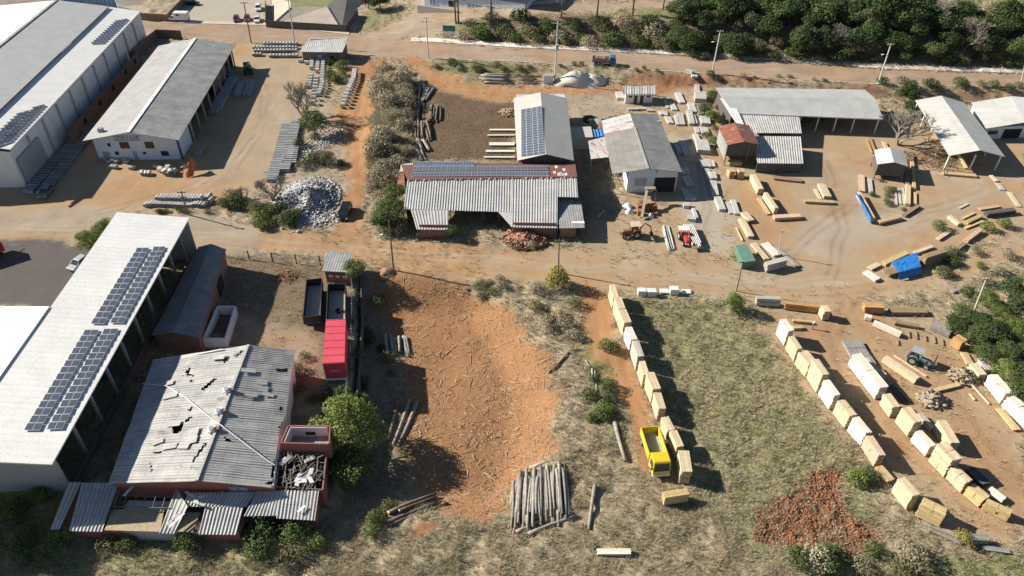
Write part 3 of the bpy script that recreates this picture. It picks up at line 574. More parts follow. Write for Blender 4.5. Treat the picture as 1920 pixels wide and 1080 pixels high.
def corr(mb, a, b, c, d, pitch=.5, amp=.05, hole=None, nv=1, t=None, wob=0.0):
    """a real corrugated sheet a-b (eave) d-c (top): waves run up the slope"""
    a, b, c, d = map(Vector, (a, b, c, d)); L = (b - a).length; n = max(4, int(L / pitch * 4)); nrm = (b - a).cross(d - a).normalized()
    if nrm.z < 0: nrm = -nrm
    H = (d - a).length; o = len(mb.v)
    for j in range(nv + 1):
        for i in range(n + 1):
            s, tt = i / n, j / nv; p = lerp(lerp(a, b, s), lerp(d, c, s), tt)
            w = math.sin(s * L / pitch * 2 * math.pi) * amp + (wob * (float(vnoise(s * L, tt * H, 2.0, 77)) - .5) if wob else 0)
            mb.v.append(p + nrm * w)
    for j in range(nv):
        for i in range(n):
            s, tt = (i + .5) / n, (j + .5) / nv
            if hole and hole(s * L, tt * H, lerp(lerp(a, b, s), lerp(d, c, s), tt)): continue
            k = o + j * (n + 1) + i
            mb.f.append([k, k + 1, k + n + 2, k + n + 1]); mb.mi.append(0)
            mb.uv.append([(i / n * L, j / nv * H), ((i + 1) / n * L, j / nv * H), ((i + 1) / n * L, (j + 1) / nv * H), (i / n * L, (j + 1) / nv * H)])

# ------------------------------------------------------------------ the big white warehouse
FR, BR = E(17, 280, 8.6), E(262, 21, 8.6); v = (BR - FR); v.z = 0; LEN = v.length; v.normalize(); u = Vector((v.y, -v.x, 0))
R0 = E(FR.x, 0, 0); root = thing('warehouse', 'huge white warehouse with stepped roof and grey side wall, solar panels on it', 'warehouse', Vector((FR.x, FR.y, 0)))
ws = (E(189, 35, 9.2) - BR).dot(-u); wr = (E(93, 22, 11.0) - BR).dot(-u); wl = wr + 24
def wp(w, s, z): return FR - u * w + v * s + Vector((0, 0, z - 8.0))
mb = MB(); mb.slab(wp(0, 0, 8), wp(0, LEN, 8), wp(ws, LEN, 9.3), wp(ws, 0, 9.3), .12); mb.build('lower_roof', M_roofwhite, root)
mb = MB(); mb.slab(wp(ws - .25, 0, 9.75), wp(ws - .25, LEN - 1, 9.75), wp(wr, LEN - 1, 11.6), wp(wr, 0, 11.6), .12)
mb.build('roof', sheetmat('mid_grey_sheet', (.44, .445, .45), (.40, .405, .41), .8, .1, (1, 20), var=.03, bmp=.1), root)
mb = MB(); mb.slab(wp(wl, LEN - 1, 9.6), wp(wl, 0, 9.6), wp(wr, 0, 11.6), wp(wr, LEN - 1, 11.6), .12); mb.build('roof', M_roofwhite, root)
mb = MB(); mb.beam(wp(wr, 0, 11.66), wp(wr, LEN - 1, 11.66), .7, .14); mb.build('ridge_cap', M_roofgrey, root)
mb = MB(); wallseg(mb, wp(ws - .05, .2, 0), wp(ws - .05, LEN - 1.2, 0), 9.2, 9.74, .1); mb.build('step_fascia', M_greywall, root)
mb = MB(); wallseg(mb, wp(.12, .15, 0), wp(.12, LEN - .15, 0), -.3, 7.9, .25); mb.build('wall', wallmat('stained_white_wall', (.66, .68, .69), (.40, .42, .42), .7), root)
mb = MB(); wallseg(mb, wp(ws, .15, 0), wp(.4, .15, 0), -.3, (9.2, 7.9), .2); wallseg(mb, wp(wr, .15, 0), wp(ws, .15, 0), -.3, (11.4, 9.6), .2); wallseg(mb, wp(wl, .15, 0), wp(wr, .15, 0), -.3, (9.5, 11.4), .2)
mb.build('wall', M_white, root)
mb = MB(); wallseg(mb, wp(.4, LEN - .4, 0), wp(ws, LEN - .4, 0), -.3, (7.9, 9.2), .2); wallseg(mb, wp(ws, LEN - 1.4, 0), wp(wr, LEN - 1.4, 0), -.3, (9.6, 11.4), .2); mb.build('wall', M_white, root)
for k in range(1, 11):
    mb = MB(); p = wp(0, LEN * k / 11, 0); mb.box((p.x + u.x * .05, p.y + u.y * .05, 3.8), (.30, .55, 7.9), math.atan2(u.y, u.x)); mb.build('pilaster', M_greywall, root)
mb = MB(); mb.slab(wp(-.28, 0, 8.04), wp(-.28, LEN, 8.04), wp(0, LEN, 8.10), wp(0, 0, 8.10), .35); mb.build('gutter', M_white, root)
a_, b_ = wp(-.16, .7, 0), wp(-.16, 10.5, 0); opening(root, 'sliding_door', a_, b_, 0, 6.0, M_metalgrey, .12, nrm=u)
lowpl = (wp(0, 0, 8), wp(0, LEN, 8), wp(ws, 0, 9.3))
solar(root, PL(218, 40, *lowpl), PL(242.5, 35.5, *lowpl), PL(195, 82.5, *lowpl), PL(169, 83.5, *lowpl), 2, 12)
solar(root, PL(40, 209, *lowpl), PL(88, 196, *lowpl), PL(22, 266, *lowpl), PL(-45, 290, *lowpl), 2, 14, skip=((0, 0),))
# brick wall beside it
root = thing('brick_wall', 'tall dull brick wall with dark openings beside the white warehouse', 'wall', Vector((*wp(-3.2, 18, 0).xy, 0)))
a_, b_ = wp(-3.0, 17, 0), wp(-3.0, LEN - 16, 0); mb = MB(); wallseg(mb, a_, b_, -.3, 3.4, .25); mb.build('wall', M_brickdull, root)
mb = MB(); wallseg(mb, b_, wp(-.4, LEN - 16, 0), -.3, 3.4, .25); mb.build('wall', M_brickdull, root)
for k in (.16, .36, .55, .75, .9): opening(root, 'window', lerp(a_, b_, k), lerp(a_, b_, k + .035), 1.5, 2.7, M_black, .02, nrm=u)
root = thing('boundary_wall', 'grey rendered boundary wall behind the sign-fronted concrete works', 'wall', Vector((*E(297, 62, 0).xy, 0)))
mb = MB(); wallseg(mb, E(250, 112, 0), E(297, 72, 0), -.3, 2.6, .25); wallseg(mb, E(297, 72, 0), E(342, 74, 0), -.3, 2.6, .25); mb.build('wall', M_brickdull, root)

# ------------------------------------------------------------------ the concrete works
FL, FR, BR, BL = E(155, 264, 5.3), E(335, 263, 5.3), E(441, 84, 5.3), E(297, 86, 5.3)
u, v = frame(FL, FR, BL); zr = solve_ridge(FL, FR, 248); root = thing('concrete_works', 'long grey roofed concrete works with shaded pale front wall and open side bays', 'factory', Vector((*mid(FL, FR).xy, 0)))
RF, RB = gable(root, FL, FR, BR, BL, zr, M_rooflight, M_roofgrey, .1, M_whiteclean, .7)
L = (BL - FL).length; Wd = (FR - FL).length
def q(x, y): return FL + u * x + v * y - Vector((0, 0, 5.3))
k = (zr - 5.3) / (Wd / 2); fz = 5.2 + k * 1.3
mb = MB(); gablewall(mb, q(1.3, 1.4), q(Wd - 1.0, 1.4), -.3, fz, zr - .15, .2); mb.build('wall', M_blueshadewall, root)  # bluish shade of the pale front is put into the wall colour
mb = MB(); wallseg(mb, q(Wd - 1.0, 1.6), q(Wd - 1.0, 9.5), -.3, fz, .2); mb.build('wall', M_blueshadewall, root)
mb = MB(); wallseg(mb, q(1.5, L - .5), q(1.5, 1.6), -.3, fz, .2); gablewall(mb, q(Wd - 1.2, L - .5), q(1.3, L - .5), -.3, fz, zr - .15, .2); wallseg(mb, q(Wd - 1.2, L * .62), q(Wd - 1.2, L * .86), -.3, fz, .18); mb.build('wall', M_brickdull, root)
posts(root, [q(Wd - .55, 10 + (L - 11.5) * i / 8) for i in range(9)], 5.15, .3, M_conc, name='column')
mb = MB(); mb.beam(q(Wd - .9, 1.42) + Vector((0, 0, -.2)), q(Wd - .9, 1.42) + Vector((0, 0, 5.2)), .4, .4); mb.build('corner_column', M_darkwood, root)
def front(x0, x1, z0, z1, nm, m, fr=None): return opening(root, nm, q(x0, 1.4), q(x1, 1.4), z0, z1, m, .03, fr, -v)
def fx(px): return (E(px, 275, 3.2) - q(0, 1.4)).dot(u)
for px0, px1 in ((225, 243), (272, 289)): front(fx(px0), fx(px1), 2.7, 4.3, 'window', M_doorwood, M_white)
front(fx(202), fx(208.5), 3.2, 4.0, 'window', M_glass)
front(fx(297), fx(312), .9, 2.1, 'window', M_glass, M_white); front(fx(263.5), fx(269.5), 1.3, 1.9, 'window', M_glass)
for px0, px1 in ((187, 201), (244, 252)): front(fx(px0), fx(px1), 0, 2.0, 'door', M_metalgrey)
front(fx(211), fx(218), 1.2, 2.0, 'window', M_glass)
a_, b_ = q(fx(214), 1.33), q(fx(271), 1.33); sb = MB(); sb.prism([a_, b_, b_ + v * .05, a_ + v * .05], 4.55, 5.75); sign = sb.build('name_board', mat('sign_blue', (.20, .27, .36), (.17, .24, .33), 1), root)
for s0, s1 in ((0, .07), (.93, 1)):
    mb = MB(); mb.prism([lerp(a_, b_, s0) - v * .02, lerp(a_, b_, s1) - v * .02, lerp(a_, b_, s1), lerp(a_, b_, s0)], 4.6, 5.7); mb.build('end_panel', M_pvc, sign)
txt('CONCRETUBO', 1.28, mid(a_, b_) - v * .03 + Vector((0, 0, 5.15)), u, Vector((0, 0, 1)), M_pvc, sign)
c_ = PL(190, 247, FL, RF, BL); mb = MB(); mb.prism([c_ + Vector(p) for p in ((-.5, -.4, 0), (.5, -.4, 0), (.5, .4, 0), (-.5, .4, 0))], c_.z - .3, c_.z + .9); mb.build('vent_box', M_metalgrey, root)

# ------------------------------------------------------------------ long white roof with solar panels, bottom left of the photograph
FR, BR = E(97, 871, 9.0), E(355, 408, 9.0); BLr = E(210, 411, 10.2); v = BR - FR; v.z = 0; LEN = v.length; v.normalize(); u = Vector((v.y, -v.x, 0)); w = (BLr - BR).dot(-u)
root = thing('open_hall', 'long hall under a plain white roof with four strips of solar panels', 'hall', Vector((*FR.xy, 0)))
def q(x, s, z=0.0): return FR - u * x + v * s + Vector((0, 0, z - 9.0))
mb = MB(); mb.slab(q(0, 0, 9), q(0, LEN, 9), q(w, LEN, 10.2), q(w, 0, 10.2), .18); mb.build('roof', M_roofwhite, root)
pl = (q(0, 0, 9), q(0, LEN, 9), q(w, 0, 10.2))
for c4, n in ((((257.5, 466), (282, 465.8), (196, 609.5), (169.5, 609)), 14), (((289, 464), (312.5, 463.3), (232, 608), (205.5, 607.5)), 14), (((160, 620), (188, 619.5), (75, 809), (44, 809)), 15), (((196, 618), (224.5, 617.5), (117.5, 806.5), (86, 807.5)), 15)):
    solar(root, *[PL(a, b, *pl) for a, b in c4], 1, n, .16, .05)
posts(root, [q(2.2, 3.0 + (LEN - 4) * i / 9) for i in range(10)], 8.95, .34, M_conc, name='column')
mb = MB(); mb.beam(q(2.2, 2.5, 8.6), q(2.2, LEN - .5, 8.6), .3, .3); mb.build('eave_beam', M_conc, root)
mb = MB(); wallseg(mb, q(w, LEN - .4), q(.3, LEN - .4), -.3, (10.0, 8.85), .2); mb.build('wall', M_greywall, root)
mb = MB(); wallseg(mb, q(1.9, 3.0), q(w, 3.0), -.3, (8.9, 10.0), .2); mb.build('wall', M_greywall, root)
for k in range(3):
    a_ = q(3.0 + k * 4.2, 2.97); b_ = q(6.4 + k * 4.2, 2.97); opening(root, 'block_grille', b_, a_, 2.4, 4.0, M_brick, .03, nrm=-v)
mb = MB(); wallseg(mb, q(1.5, 3), q(1.5, LEN - 2), -.3, 1.25, .22); mb.build('low_wall', M_brickdull, root)
mb = MB(); wallseg(mb, q(w - .3, 3.2), q(w - .3, LEN - .8), -.3, 9.9, .2); mb.build('wall', M_greywall, root)
A_, B_ = E(122, 577, 10.1), E(0, 755, 10.1)
root = thing('neighbouring_hall', 'hall with very bright smooth white roof adjoining the solar panelled hall', 'hall', Vector((*A_.xy, 0)))
p0 = q(w + .06, (A_ - q(w, 0)).dot(v), 10.4); p1 = q(w + .06, -4, 10.4); q0 = p0 - u * 26 + Vector((0, 0, -2.0)) + v * 3.0; q1 = p1 - u * 26 + Vector((0, 0, -2.0))
mb = MB(); mb.slab(p0, q0, q1, p1, .2); mb.build('roof', M_roofbright, root)
mb = MB(); wallseg(mb, q0 + u * .5 - v * .4, p0 - u * .1 - v * .4, -.3, (8.2, 10.1), .2); mb.build('wall', M_white, root)

# ------------------------------------------------------------------ shaded shed beside the hall
FL, FR, BR, BL = E(283, 629, 3.6), E(372, 633, 3.6), E(424, 467, 3.6), E(372, 463, 3.6)
root = thing('brick_shed', 'low brick shed with dark grey roof in the shade of the hall', 'shed', Vector((*mid(FL, FR).xy, 0)))
RF, RB = gable(root, FL, FR, BR, BL, 4.5, M_roofdark, M_roofdark, .08)
u, v = frame(FL, FR, BL); o_ = Vector((0, 0, -3.6))
mb = MB(); gablewall(mb, FL + u * .3 + v * .5, FR - u * .3 + v * .5, -.3, 3.55, 4.4); wallseg(mb, FR - u * .3 + v * .7, BR - u * .3 - v * .5, -.3, 3.55); wallseg(mb, BL + u * .3 - v * .5, FL + u * .3 + v * .7, -.3, 3.55); gablewall(mb, BR - u * .3 - v * .5, BL + u * .3 - v * .5, -.3, 3.55, 4.4); mb.build('wall', M_brick, root)
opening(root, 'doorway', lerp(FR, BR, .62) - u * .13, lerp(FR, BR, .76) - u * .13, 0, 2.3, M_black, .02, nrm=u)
# roofless tank enclosure
pts = [E(a, b, 0) for a, b in ((385, 652), (428, 652), (447, 590), (412, 590))]
root = thing('block_enclosure', 'small roofless block enclosure with white rim beside the brick shed', 'enclosure', Vector((*pts[0].xy, 0)))
mb = MB()
for i in range(4): wallseg(mb, pts[i], pts[(i + 1) % 4], -.2, 1.9, .2)
mb.build('wall', M_white, root)
mb = MB(); mb.prism([p + (sum(pts, Vector()) / 4 - p) * .12 for p in pts], -.1, .25); mb.build('floor', mat('rusty_floor', (.20, .10, .07), (.14, .08, .06), 1), root)

# ------------------------------------------------------------------ the wrecked house
FL, FR, BR, BL = E(203, 906, 4.4), E(517, 916, 4.4), E(553, 657, 4.4), E(287, 674, 4.4)
root = thing('wrecked_house', 'large house with broken grey fibre roof full of holes and a torn annex', 'house', Vector((*mid(FL, FR).xy, 0)))
zr = 6.2; RFp = E(369, 902, zr); RBp = E(466, 647, zr); u, v = frame(FL, FR, BL)
HOLES = [[(430, 828), (350, 812), (0, 0)]]
hp = [[(322, 800), (330, 794), (345, 796), (342, 806), (330, 814), (324, 812)], [(350, 768), (360, 762), (357, 772)], [(284, 848), (303, 845), (300, 851)], [(418, 674), (424, 670), (424, 680), (420, 682)], [(334, 705), (362, 700), (364, 708), (357, 704)], [(346, 698), (357, 688), (352, 704)], [(376, 730), (404, 708), (408, 712), (380, 733)], [(418, 817), (434, 827), (440, 831), (424, 828)], [(359, 865), (385, 828), (388, 831), (362, 867)], [(281, 866), (283, 884), (285, 884), (284, 866)], [(517, 692), (540, 690), (538, 698), (520, 698)], [(440, 668), (455, 655), (457, 657), (444, 670)], [(352, 718), (360, 712), (362, 716)], [(496, 905), (515, 900), (520, 906), (505, 909)], [(522, 764), (531, 762), (528, 772)], [(345, 790), (358, 780), (360, 783), (350, 794)]]
def inp(x, y, poly):
    r = False
    for i in range(len(poly)):
        (x0, y0), (x1, y1) = poly[i], poly[(i + 1) % len(poly)]
        if (y0 > y) != (y1 > y) and x < (x1 - x0) * (y - y0) / (y1 - y0) + x0: r = not r
    return r
torn = [(524, 800), (545, 760), (580, 770), (580, 930), (512, 930), (508, 880), (520, 850)]
def hole(s, t, p):
    a, b = pix(p); a += rnd.uniform(-1, 1); b += rnd.uniform(-1, 1)
    return any(inp(a, b, h) for h in hp) or inp(a, b, torn)
M_oldfibre = sheetmat('old_fibre_sheet', (.58, .565, .53), (.47, .455, .43), .45, .28, (1.05, 1.75), (.20, .19, .175), .12, var=.16, bmp=.6)
mb = MB(); corr(mb, BL, FL, RFp, RBp, .36, .032, hole, 44, wob=.16); mb.build('roof', M_oldfibre, root)
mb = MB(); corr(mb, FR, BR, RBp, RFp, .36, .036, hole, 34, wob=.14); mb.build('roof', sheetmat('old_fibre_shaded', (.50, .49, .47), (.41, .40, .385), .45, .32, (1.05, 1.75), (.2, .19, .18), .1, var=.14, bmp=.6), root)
mb = MB(); mb.beam(RFp + Vector((0, 0, .1)), RBp + Vector((0, 0, .1)), .35, .08); mb.build('ridge_cap', M_oldfibre, root)
mb = MB(); gablewall(mb, FL + u * .4 + v * .35, FR - u * .4 + v * .35, -.3, 4.3, 6.0); mb.build('wall', M_redwall, root)
mb = MB(); wallseg(mb, FR - u * .4 + v * .55, BR - u * .4 - v * .4, -.3, 4.3); wallseg(mb, BL + u * .4 - v * .4, FL + u * .4 + v * .55, -.3, 4.3); gablewall(mb, BR - u * .4 - v * .4, BL + u * .4 - v * .4, -.3, 4.3, 6.0); mb.build('wall', M_whiteclean, root)
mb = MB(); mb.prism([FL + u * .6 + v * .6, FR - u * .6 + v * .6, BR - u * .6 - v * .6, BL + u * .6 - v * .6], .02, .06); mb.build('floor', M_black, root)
lp, rp = (BL, FL, RFp), (FR, BR, RBp)
for i in range(15):
    side = lp if i % 3 else rp; ed, ri = (lerp(BL, FL, rnd.uniform(.06, .9)), lerp(RBp, RFp, rnd.uniform(.06, .9))) if i % 3 else (lerp(FR, BR, rnd.uniform(.25, .9)), lerp(RFp, RBp, rnd.uniform(.25, .9)))
    nrm = (side[1] - side[0]).cross(side[2] - side[0]).normalized(); nrm = nrm if nrm.z > 0 else -nrm; c = lerp(ed, lerp(RFp, RBp, .5) * 0 + ri, rnd.uniform(.1, .9)); c = c - nrm * (c - side[0]).dot(nrm) + nrm * .11
    ax = (side[1] - side[0]).normalized(); az = nrm.cross(ax); k = rnd.gauss(0, .12); X = ax * math.cos(k) + az * math.sin(k); Y = nrm.cross(X); a_, h_ = rnd.uniform(.35, .6), rnd.uniform(.6, 1.0)
    mb = MB(); lift = nrm * rnd.uniform(0, .05); mb.slab(c - X * a_ - Y * h_, c + X * a_ - Y * h_, c + X * a_ + Y * h_ + lift, c - X * a_ + Y * h_ + lift, .03); mb.build('edge_shadow_sheet', M_oldfibre, root)  # loose sheets added for the shadow lines along their edges
for a, b in ((425, 732), (410, 772), (397, 806)):
    c = PL(a, b, *lp) + Vector((0, 0, .12)); mb = MB(); mb.box(c, (.95, .95, .18), .35); f = mb.build('roof_fan', M_pvc, root)
    mb = MB(); mb.tube(c + Vector((0, 0, .09)), c + Vector((0, 0, .35)), .42, .36, 14); mb.build('drum', M_pvc, f)
    mb = MB(); mb.tube(c + Vector((0, 0, .35)), c + Vector((0, 0, .37)), .30, .30, 14); mb.build('grille', M_metalgrey, f)
    mb = MB(); mb.box(c + Vector((.75, .05, 0)), (.45, .4, .35), .35); mb.build('motor_box', M_redwall, f)
mb = MB(); pp = [PL(a, b, *lp) + Vector((0, 0, .18)) for a, b in ((268, 721), (312, 725), (350, 748), (392, 782))] + [PL(a, b, *rp) + Vector((0, 0, .2)) for a, b in ((420, 803), (455, 830), (498, 862), (516, 874))]
mb.path(pp, .06, 6); mb.build('white_pipe', M_pvc, root)
# torn corner: bare rafters, fallen sheets and boards
pc = [E(a, b, 3.6) for a, b in ((515, 912), (605, 918), (612, 852), (527, 848))]
mb = MB()
for i in range(7): mb.beam(lerp(pc[0], pc[1], i / 6) + Vector((0, 0, rnd.uniform(-.1, .2))), lerp(pc[3], pc[2], i / 6) + Vector((0, 0, rnd.uniform(0, .3))), .12, .14)
for i in range(5): mb.beam(lerp(pc[0], pc[3], i / 4), lerp(pc[1], pc[2], i / 4), .1, .12)
for i in range(46):
    c = lerp(lerp(pc[0], pc[1], rnd.random()), lerp(pc[3], pc[2], rnd.random()), rnd.random()) + Vector((0, 0, rnd.uniform(.05, .35))); a = rnd.gauss(1.2, .5); d = Vector((math.cos(a), math.sin(a), rnd.uniform(-.2, .2))) * rnd.uniform(.4, 1.3)
    mb.beam(c - d, c + d, rnd.uniform(.06, .14), .05)
mb.build('bare_rafters', M_timber, root)
for i in range(9):
    mb = MB(); c = lerp(lerp(pc[0], pc[1], .1 + .75 * rnd.random()), lerp(pc[3], pc[2], rnd.random()), rnd.random()) + Vector((0, 0, .4)); a = rnd.uniform(0, 3); d = Vector((math.cos(a), math.sin(a), 0)); n = Vector((-d.y, d.x, .2)) * .25
    mb.slab(c - d * .7 - n, c + d * .7 - n, c + d * .6 + n, c - d * .6 + n, .03); mb.build('fallen_sheet', M_pvc if i % 3 else M_oldfibre, root)
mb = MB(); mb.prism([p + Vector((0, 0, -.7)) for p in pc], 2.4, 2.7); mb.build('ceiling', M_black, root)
mb = MB(); pw = [E(a, b, 0) for a, b in ((515, 950), (603, 962), (612, 885), (527, 880))]
wallseg(mb, Vector((*pc[0].xy, 0)), Vector((*pc[1].xy, 0)), -.3, 3.4); wallseg(mb, Vector((*pc[1].xy, 0)), Vector((*pc[2].xy, 0)), -.3, 3.4); wallseg(mb, Vector((*pc[2].xy, 0)), Vector((*pc[3].xy, 0)), -.3, 3.4); mb.build('wall', M_redwall, root)
# open-topped tank room
c4 = [E(a, b, 5.4) for a, b in ((528, 829), (616, 831), (617, 799), (541, 799))]
mb = MB()
for i in range(4): wallseg(mb, c4[i], c4[(i + 1) % 4], 2.6, 5.4, -.15)
mb.build('tank_room', M_redwall, root)
mb = MB(); mb.prism(c4, 2.5, 3.6); mb.build('tank_room_floor', M_roofgrey, root)
mb = MB(); i4 = [p + (sum(c4, Vector()) / 4 - p) * .09 for p in c4]; wallseg(mb, i4[2], i4[3], 3.6, 5.35, .06); wallseg(mb, i4[3], i4[0], 3.6, 5.35, .06); mb.build('tank_room_lining', M_whiteclean, root)
a_, b_ = lerp(i4[2], i4[3], .35) - v * .08, lerp(i4[2], i4[3], .62) - v * .08; opening(root, 'tank_room_window', b_, a_, 3.9, 4.5, M_glass, .02, nrm=-v)
# the torn lean-to annex along the front
def sheet(pts, z0, z1, name='annex_roof', m=None, pitch=.42):
    mb = MB(); a, b, c, d = [E(x, y, z) for (x, y), z in zip(pts, (z0, z0, z1, z1))]; corr(mb, a, b, c, d, pitch, .06, None, 2, wob=.05); return mb.build(name, m or M_annex, root)
M_annex = sheetmat('annex_fibre_sheet', (.60, .59, .56), (.48, .47, .45), .42, .5, (1.1, 1.8), (.25, .23, .21), .08, var=.15, bmp=.2)
for pts, z0, z1 in ((((94, 993), (111, 993), (152, 904), (129, 904)), 2.3, 3.4), (((129, 996), (191, 997), (223, 906), (153, 905)), 2.3, 3.4), (((298, 1000), (326, 1001), (352, 950), (330, 914)), 2.3, 3.3), (((372, 1002), (443, 1003), (457, 951), (385, 950)), 2.4, 3.0),
                    (((342, 950), (462, 951), (482, 922), (352, 924)), 2.95, 3.4), (((457, 968), (520, 967), (528, 920), (482, 921)), 2.9, 3.5), (((518, 972), (590, 976), (598, 920), (526, 919)), 2.85, 3.5)): sheet(pts, z0, z1)
mb = MB()
for i in range(7): mb.beam(lerp(E(212, 952, 2.9), E(322, 954, 2.9), i / 6), lerp(E(228, 908, 3.35), E(332, 914, 3.35), i / 6), .07, .09)
for z, a, b in ((3.1, (216, 928), (328, 932)), (2.95, (212, 950), (322, 953))): mb.beam(E(*a, z), E(*b, z), .08, .1)
mb.build('annex_rafters', M_timber, root)
for pts, n in ((((196, 994), (300, 997), (308, 955), (208, 955)), 'ceiling_board'), (((330, 996), (361, 998), (376, 961), (348, 960)), 'ceiling_board')):
    mb = MB(); mb.slab(*[E(a, b, 2.35) for a, b in pts], .05); mb.build(n, M_osb, root)
mb = MB(); mb.slab(*[E(a, b, 1.4) for a, b in ((232, 955), (318, 957), (322, 940), (240, 938))], .3); mb.build('white_tank_cover', M_pvc, root)
for i, (a, b) in enumerate((((365, 935), (372, 945)), ((348, 922), (366, 932)), ((362, 940), (384, 948)), ((318, 988), (345, 962)), ((312, 985), (340, 958)), ((232, 930), (252, 908)), ((181, 938), (182, 920)), ((558, 960), (572, 948)), ((400, 928), (420, 922)), ((370, 932), (385, 930)), ((246, 902), (260, 880)), ((262, 905), (272, 890)))):
    mb = MB(); mb.beam(E(*a, 3.35), E(*b, 3.45), .3, .05); mb.build('fallen_sheet', M_pvc if i % 2 else M_annex, root)
mb = MB()
fp = [E(a, b, 2.2) for a, b in ((98, 992), (192, 996), (300, 997), (372, 1000), (445, 1002), (458, 967), (520, 970), (592, 975))]
for a, b in zip(fp, fp[1:]):
    n = Vector((0, .35, 0)); wallseg(mb, a + n, b + n, -.4, 2.15 if a.y > 53 or True else 2, .14)
mb.build('annex_wall', M_redwall, root)
mb = MB(); e0, e1 = fp[-1], E(598, 921, 2.6); wallseg(mb, Vector((e0.x - .2, e0.y + .3, 0)), Vector((e1.x - .2, e1.y, 0)), -.4, (2.6, 3.2), .14); mb.build('annex_wall', M_redwall, root)
mb = MB(); wallseg(mb, E(196, 993, 2.2) + Vector((0, .2, 0)), E(372, 1000, 2.2) + Vector((0, .2, 0)), -.4, 2.1, .12); mb.build('annex_wall', M_greywall, root)
mb = MB(); mb.slab(E(112, 993, 1.7), E(128, 995, 1.7), E(152, 908, 2.6), E(140, 906, 2.6), .05); mb.build('rust_board', M_redwall, root)
a_, b_ = lerp(fp[-2], fp[-1], .25) + Vector((0, .33, 0)), lerp(fp[-2], fp[-1], .5) + Vector((0, .33, 0)); opening(root, 'window', a_, b_, 1.0, 2.0, M_glass, .03, M_greywall, Vector((0, -1, 0)))
a_, b_ = FR - u * 6 + v * .33, FR - u * 3.6 + v * .33; opening(root, 'window', a_, b_, 3.0, 4.0, M_bluemetal, .03, None, -v)

# ------------------------------------------------------------------ gate hut by the lorry bodies
def mono(name, label, cat, FLp, FRp, BRp, BLp, zf, zb, mroof, mwall, t=.08, inset=.35, base=None):
    FL, FR = E(*FLp, zf), E(*FRp, zf); BR, BL = E(*BRp, zb), E(*BLp, zb); root = thing(name, label, cat, Vector((*mid(FL, FR).xy, surf(*mid(FL, FR).xy) * 0)))
    mb = MB(); mb.slab(FL, FR, BR, BL, t); mb.build('roof', mroof, root); u, v = frame(FL, FR, BL)
    c = [FL + u * inset + v * inset, FR - u * inset + v * inset, BR - u * inset - v * inset, BL + u * inset - v * inset]
    mb = MB(); mb.prism([Vector((p.x, p.y, 0)) for p in c], -.4, [zf - t - .02, zf - t - .02, zb - t - .02, zb - t - .02]); mb.build('wall', mwall, root)
    return root, c, u, v
root, c, u, v = mono('gate_hut', 'small hut with grey roof and dark red walls by the lorry bodies', 'hut', (604, 508), (658, 511), (661, 473), (611, 472), 2.7, 3.3, M_roofgrey, M_redwall)
for s in (.12, .4, .68): opening(root, 'window', lerp(c[0], c[1], s), lerp(c[0], c[1], s + .2), 1.1, 1.75, M_blueshadewall, .03, M_black, -v)

# ------------------------------------------------------------------ sawmill: broad corrugated roof, panelled rear slope
rl, rr = E(764, 337, 5.6), E(1082, 331, 5.6); el = E(757, 392, 3.7); pf = (rl, rr, el)
bl, br = E(752, 309, 4.4), E(1078, 303, 4.4); pb = (rl, rr, mid(bl, br))
root = thing('sawmill', 'broad sawmill with pale corrugated front roof and red tiled panelled rear slope', 'sawmill', Vector((*mid(rl, rr).xy, 0)))
def f(x, y): return PL(x, y, *pf)
def fquad(a, b, c, d, nm='roof'):
    mb = MB(); corr(mb, f(*a), f(*b), f(*c), f(*d), .5, .055, None, 3, wob=.06); mb.build(nm, M_roofwave, root)
fquad((757, 392), (960, 398), (961, 334), (764, 337)); fquad((781, 430), (841, 431), (841, 394.5), (770, 393)); fquad((959, 426), (1045, 428), (1046, 333), (961, 334)); fquad((1045, 369), (1084, 370), (1081, 332), (1046, 333))
mb = MB(); mb.slab(f(934, 397), f(959, 425), f(960, 400), f(958, 397), .05); mb.build('roof', M_roofwave, root)
mb = MB(); mb.slab(br, bl, rl, rr, .1); mb.build('rear_roof', M_tile, root)
mb = MB(); mb.beam(rl + Vector((0, 0, .05)), rr + Vector((0, 0, .05)), .55, .14); mb.build('ridge_cap', M_tile, root)
for i in range(26):
    mb = MB(); p = lerp(rl, rr, (i + rnd.random() * .6) / 26); mb.box(p + Vector((0, -.3, .08)), (.12 + .35 * rnd.random() ** 3, .45, .07)); mb.build('mortar_patch', M_ridge, root)
def bq(x, y): return PL(x, y, *pb)
solar(root, bq(779, 304.3), bq(891, 303.3), bq(890.5, 312.2), bq(776.5, 312.6), 10, 1, .12, .04)
solar(root, bq(776.3, 313.2), bq(1028, 312.3), bq(1029, 320.4), bq(774, 321.2), 22, 1, .12, .04)
solar(root, bq(773, 324), bq(1029.5, 322.8), bq(1030.5, 331), bq(771, 332.2), 22, 1, .12, .04)
for i in range(8):
    mb = MB(); x0 = 1036 + rnd.random() * 36; y0 = 309 + rnd.random() * 18; mb.slab(*[bq(x0 + a, y0 + b) + Vector((0, 0, .05)) for a, b in ((0, 5), (5, 5), (5, 0), (0, 0))], .04); mb.build('replaced_tiles', M_ridge, root)
mb = MB(); mb.slab(*[bq(a, b) + Vector((0, 0, .06)) for a, b in ((1040, 303), (1075, 303), (1075, 296), (1040, 296))], .04); mb.build('tin_patch', M_rustlight, root)
mb = MB(); mb.slab(*[E(a, b, 4.2) for a, b in ((749, 322), (772, 319), (775, 305), (752, 308))], .05); mb.build('side_lean_to', M_rustlight, root)
mb = MB(); mb.slab(*[E(a, b, 3.6) for a, b in ((744, 344), (764, 350), (770, 322), (750, 324))], .05); mb.build('side_lean_to', M_rustroof, root)
zf = f(841, 431).z
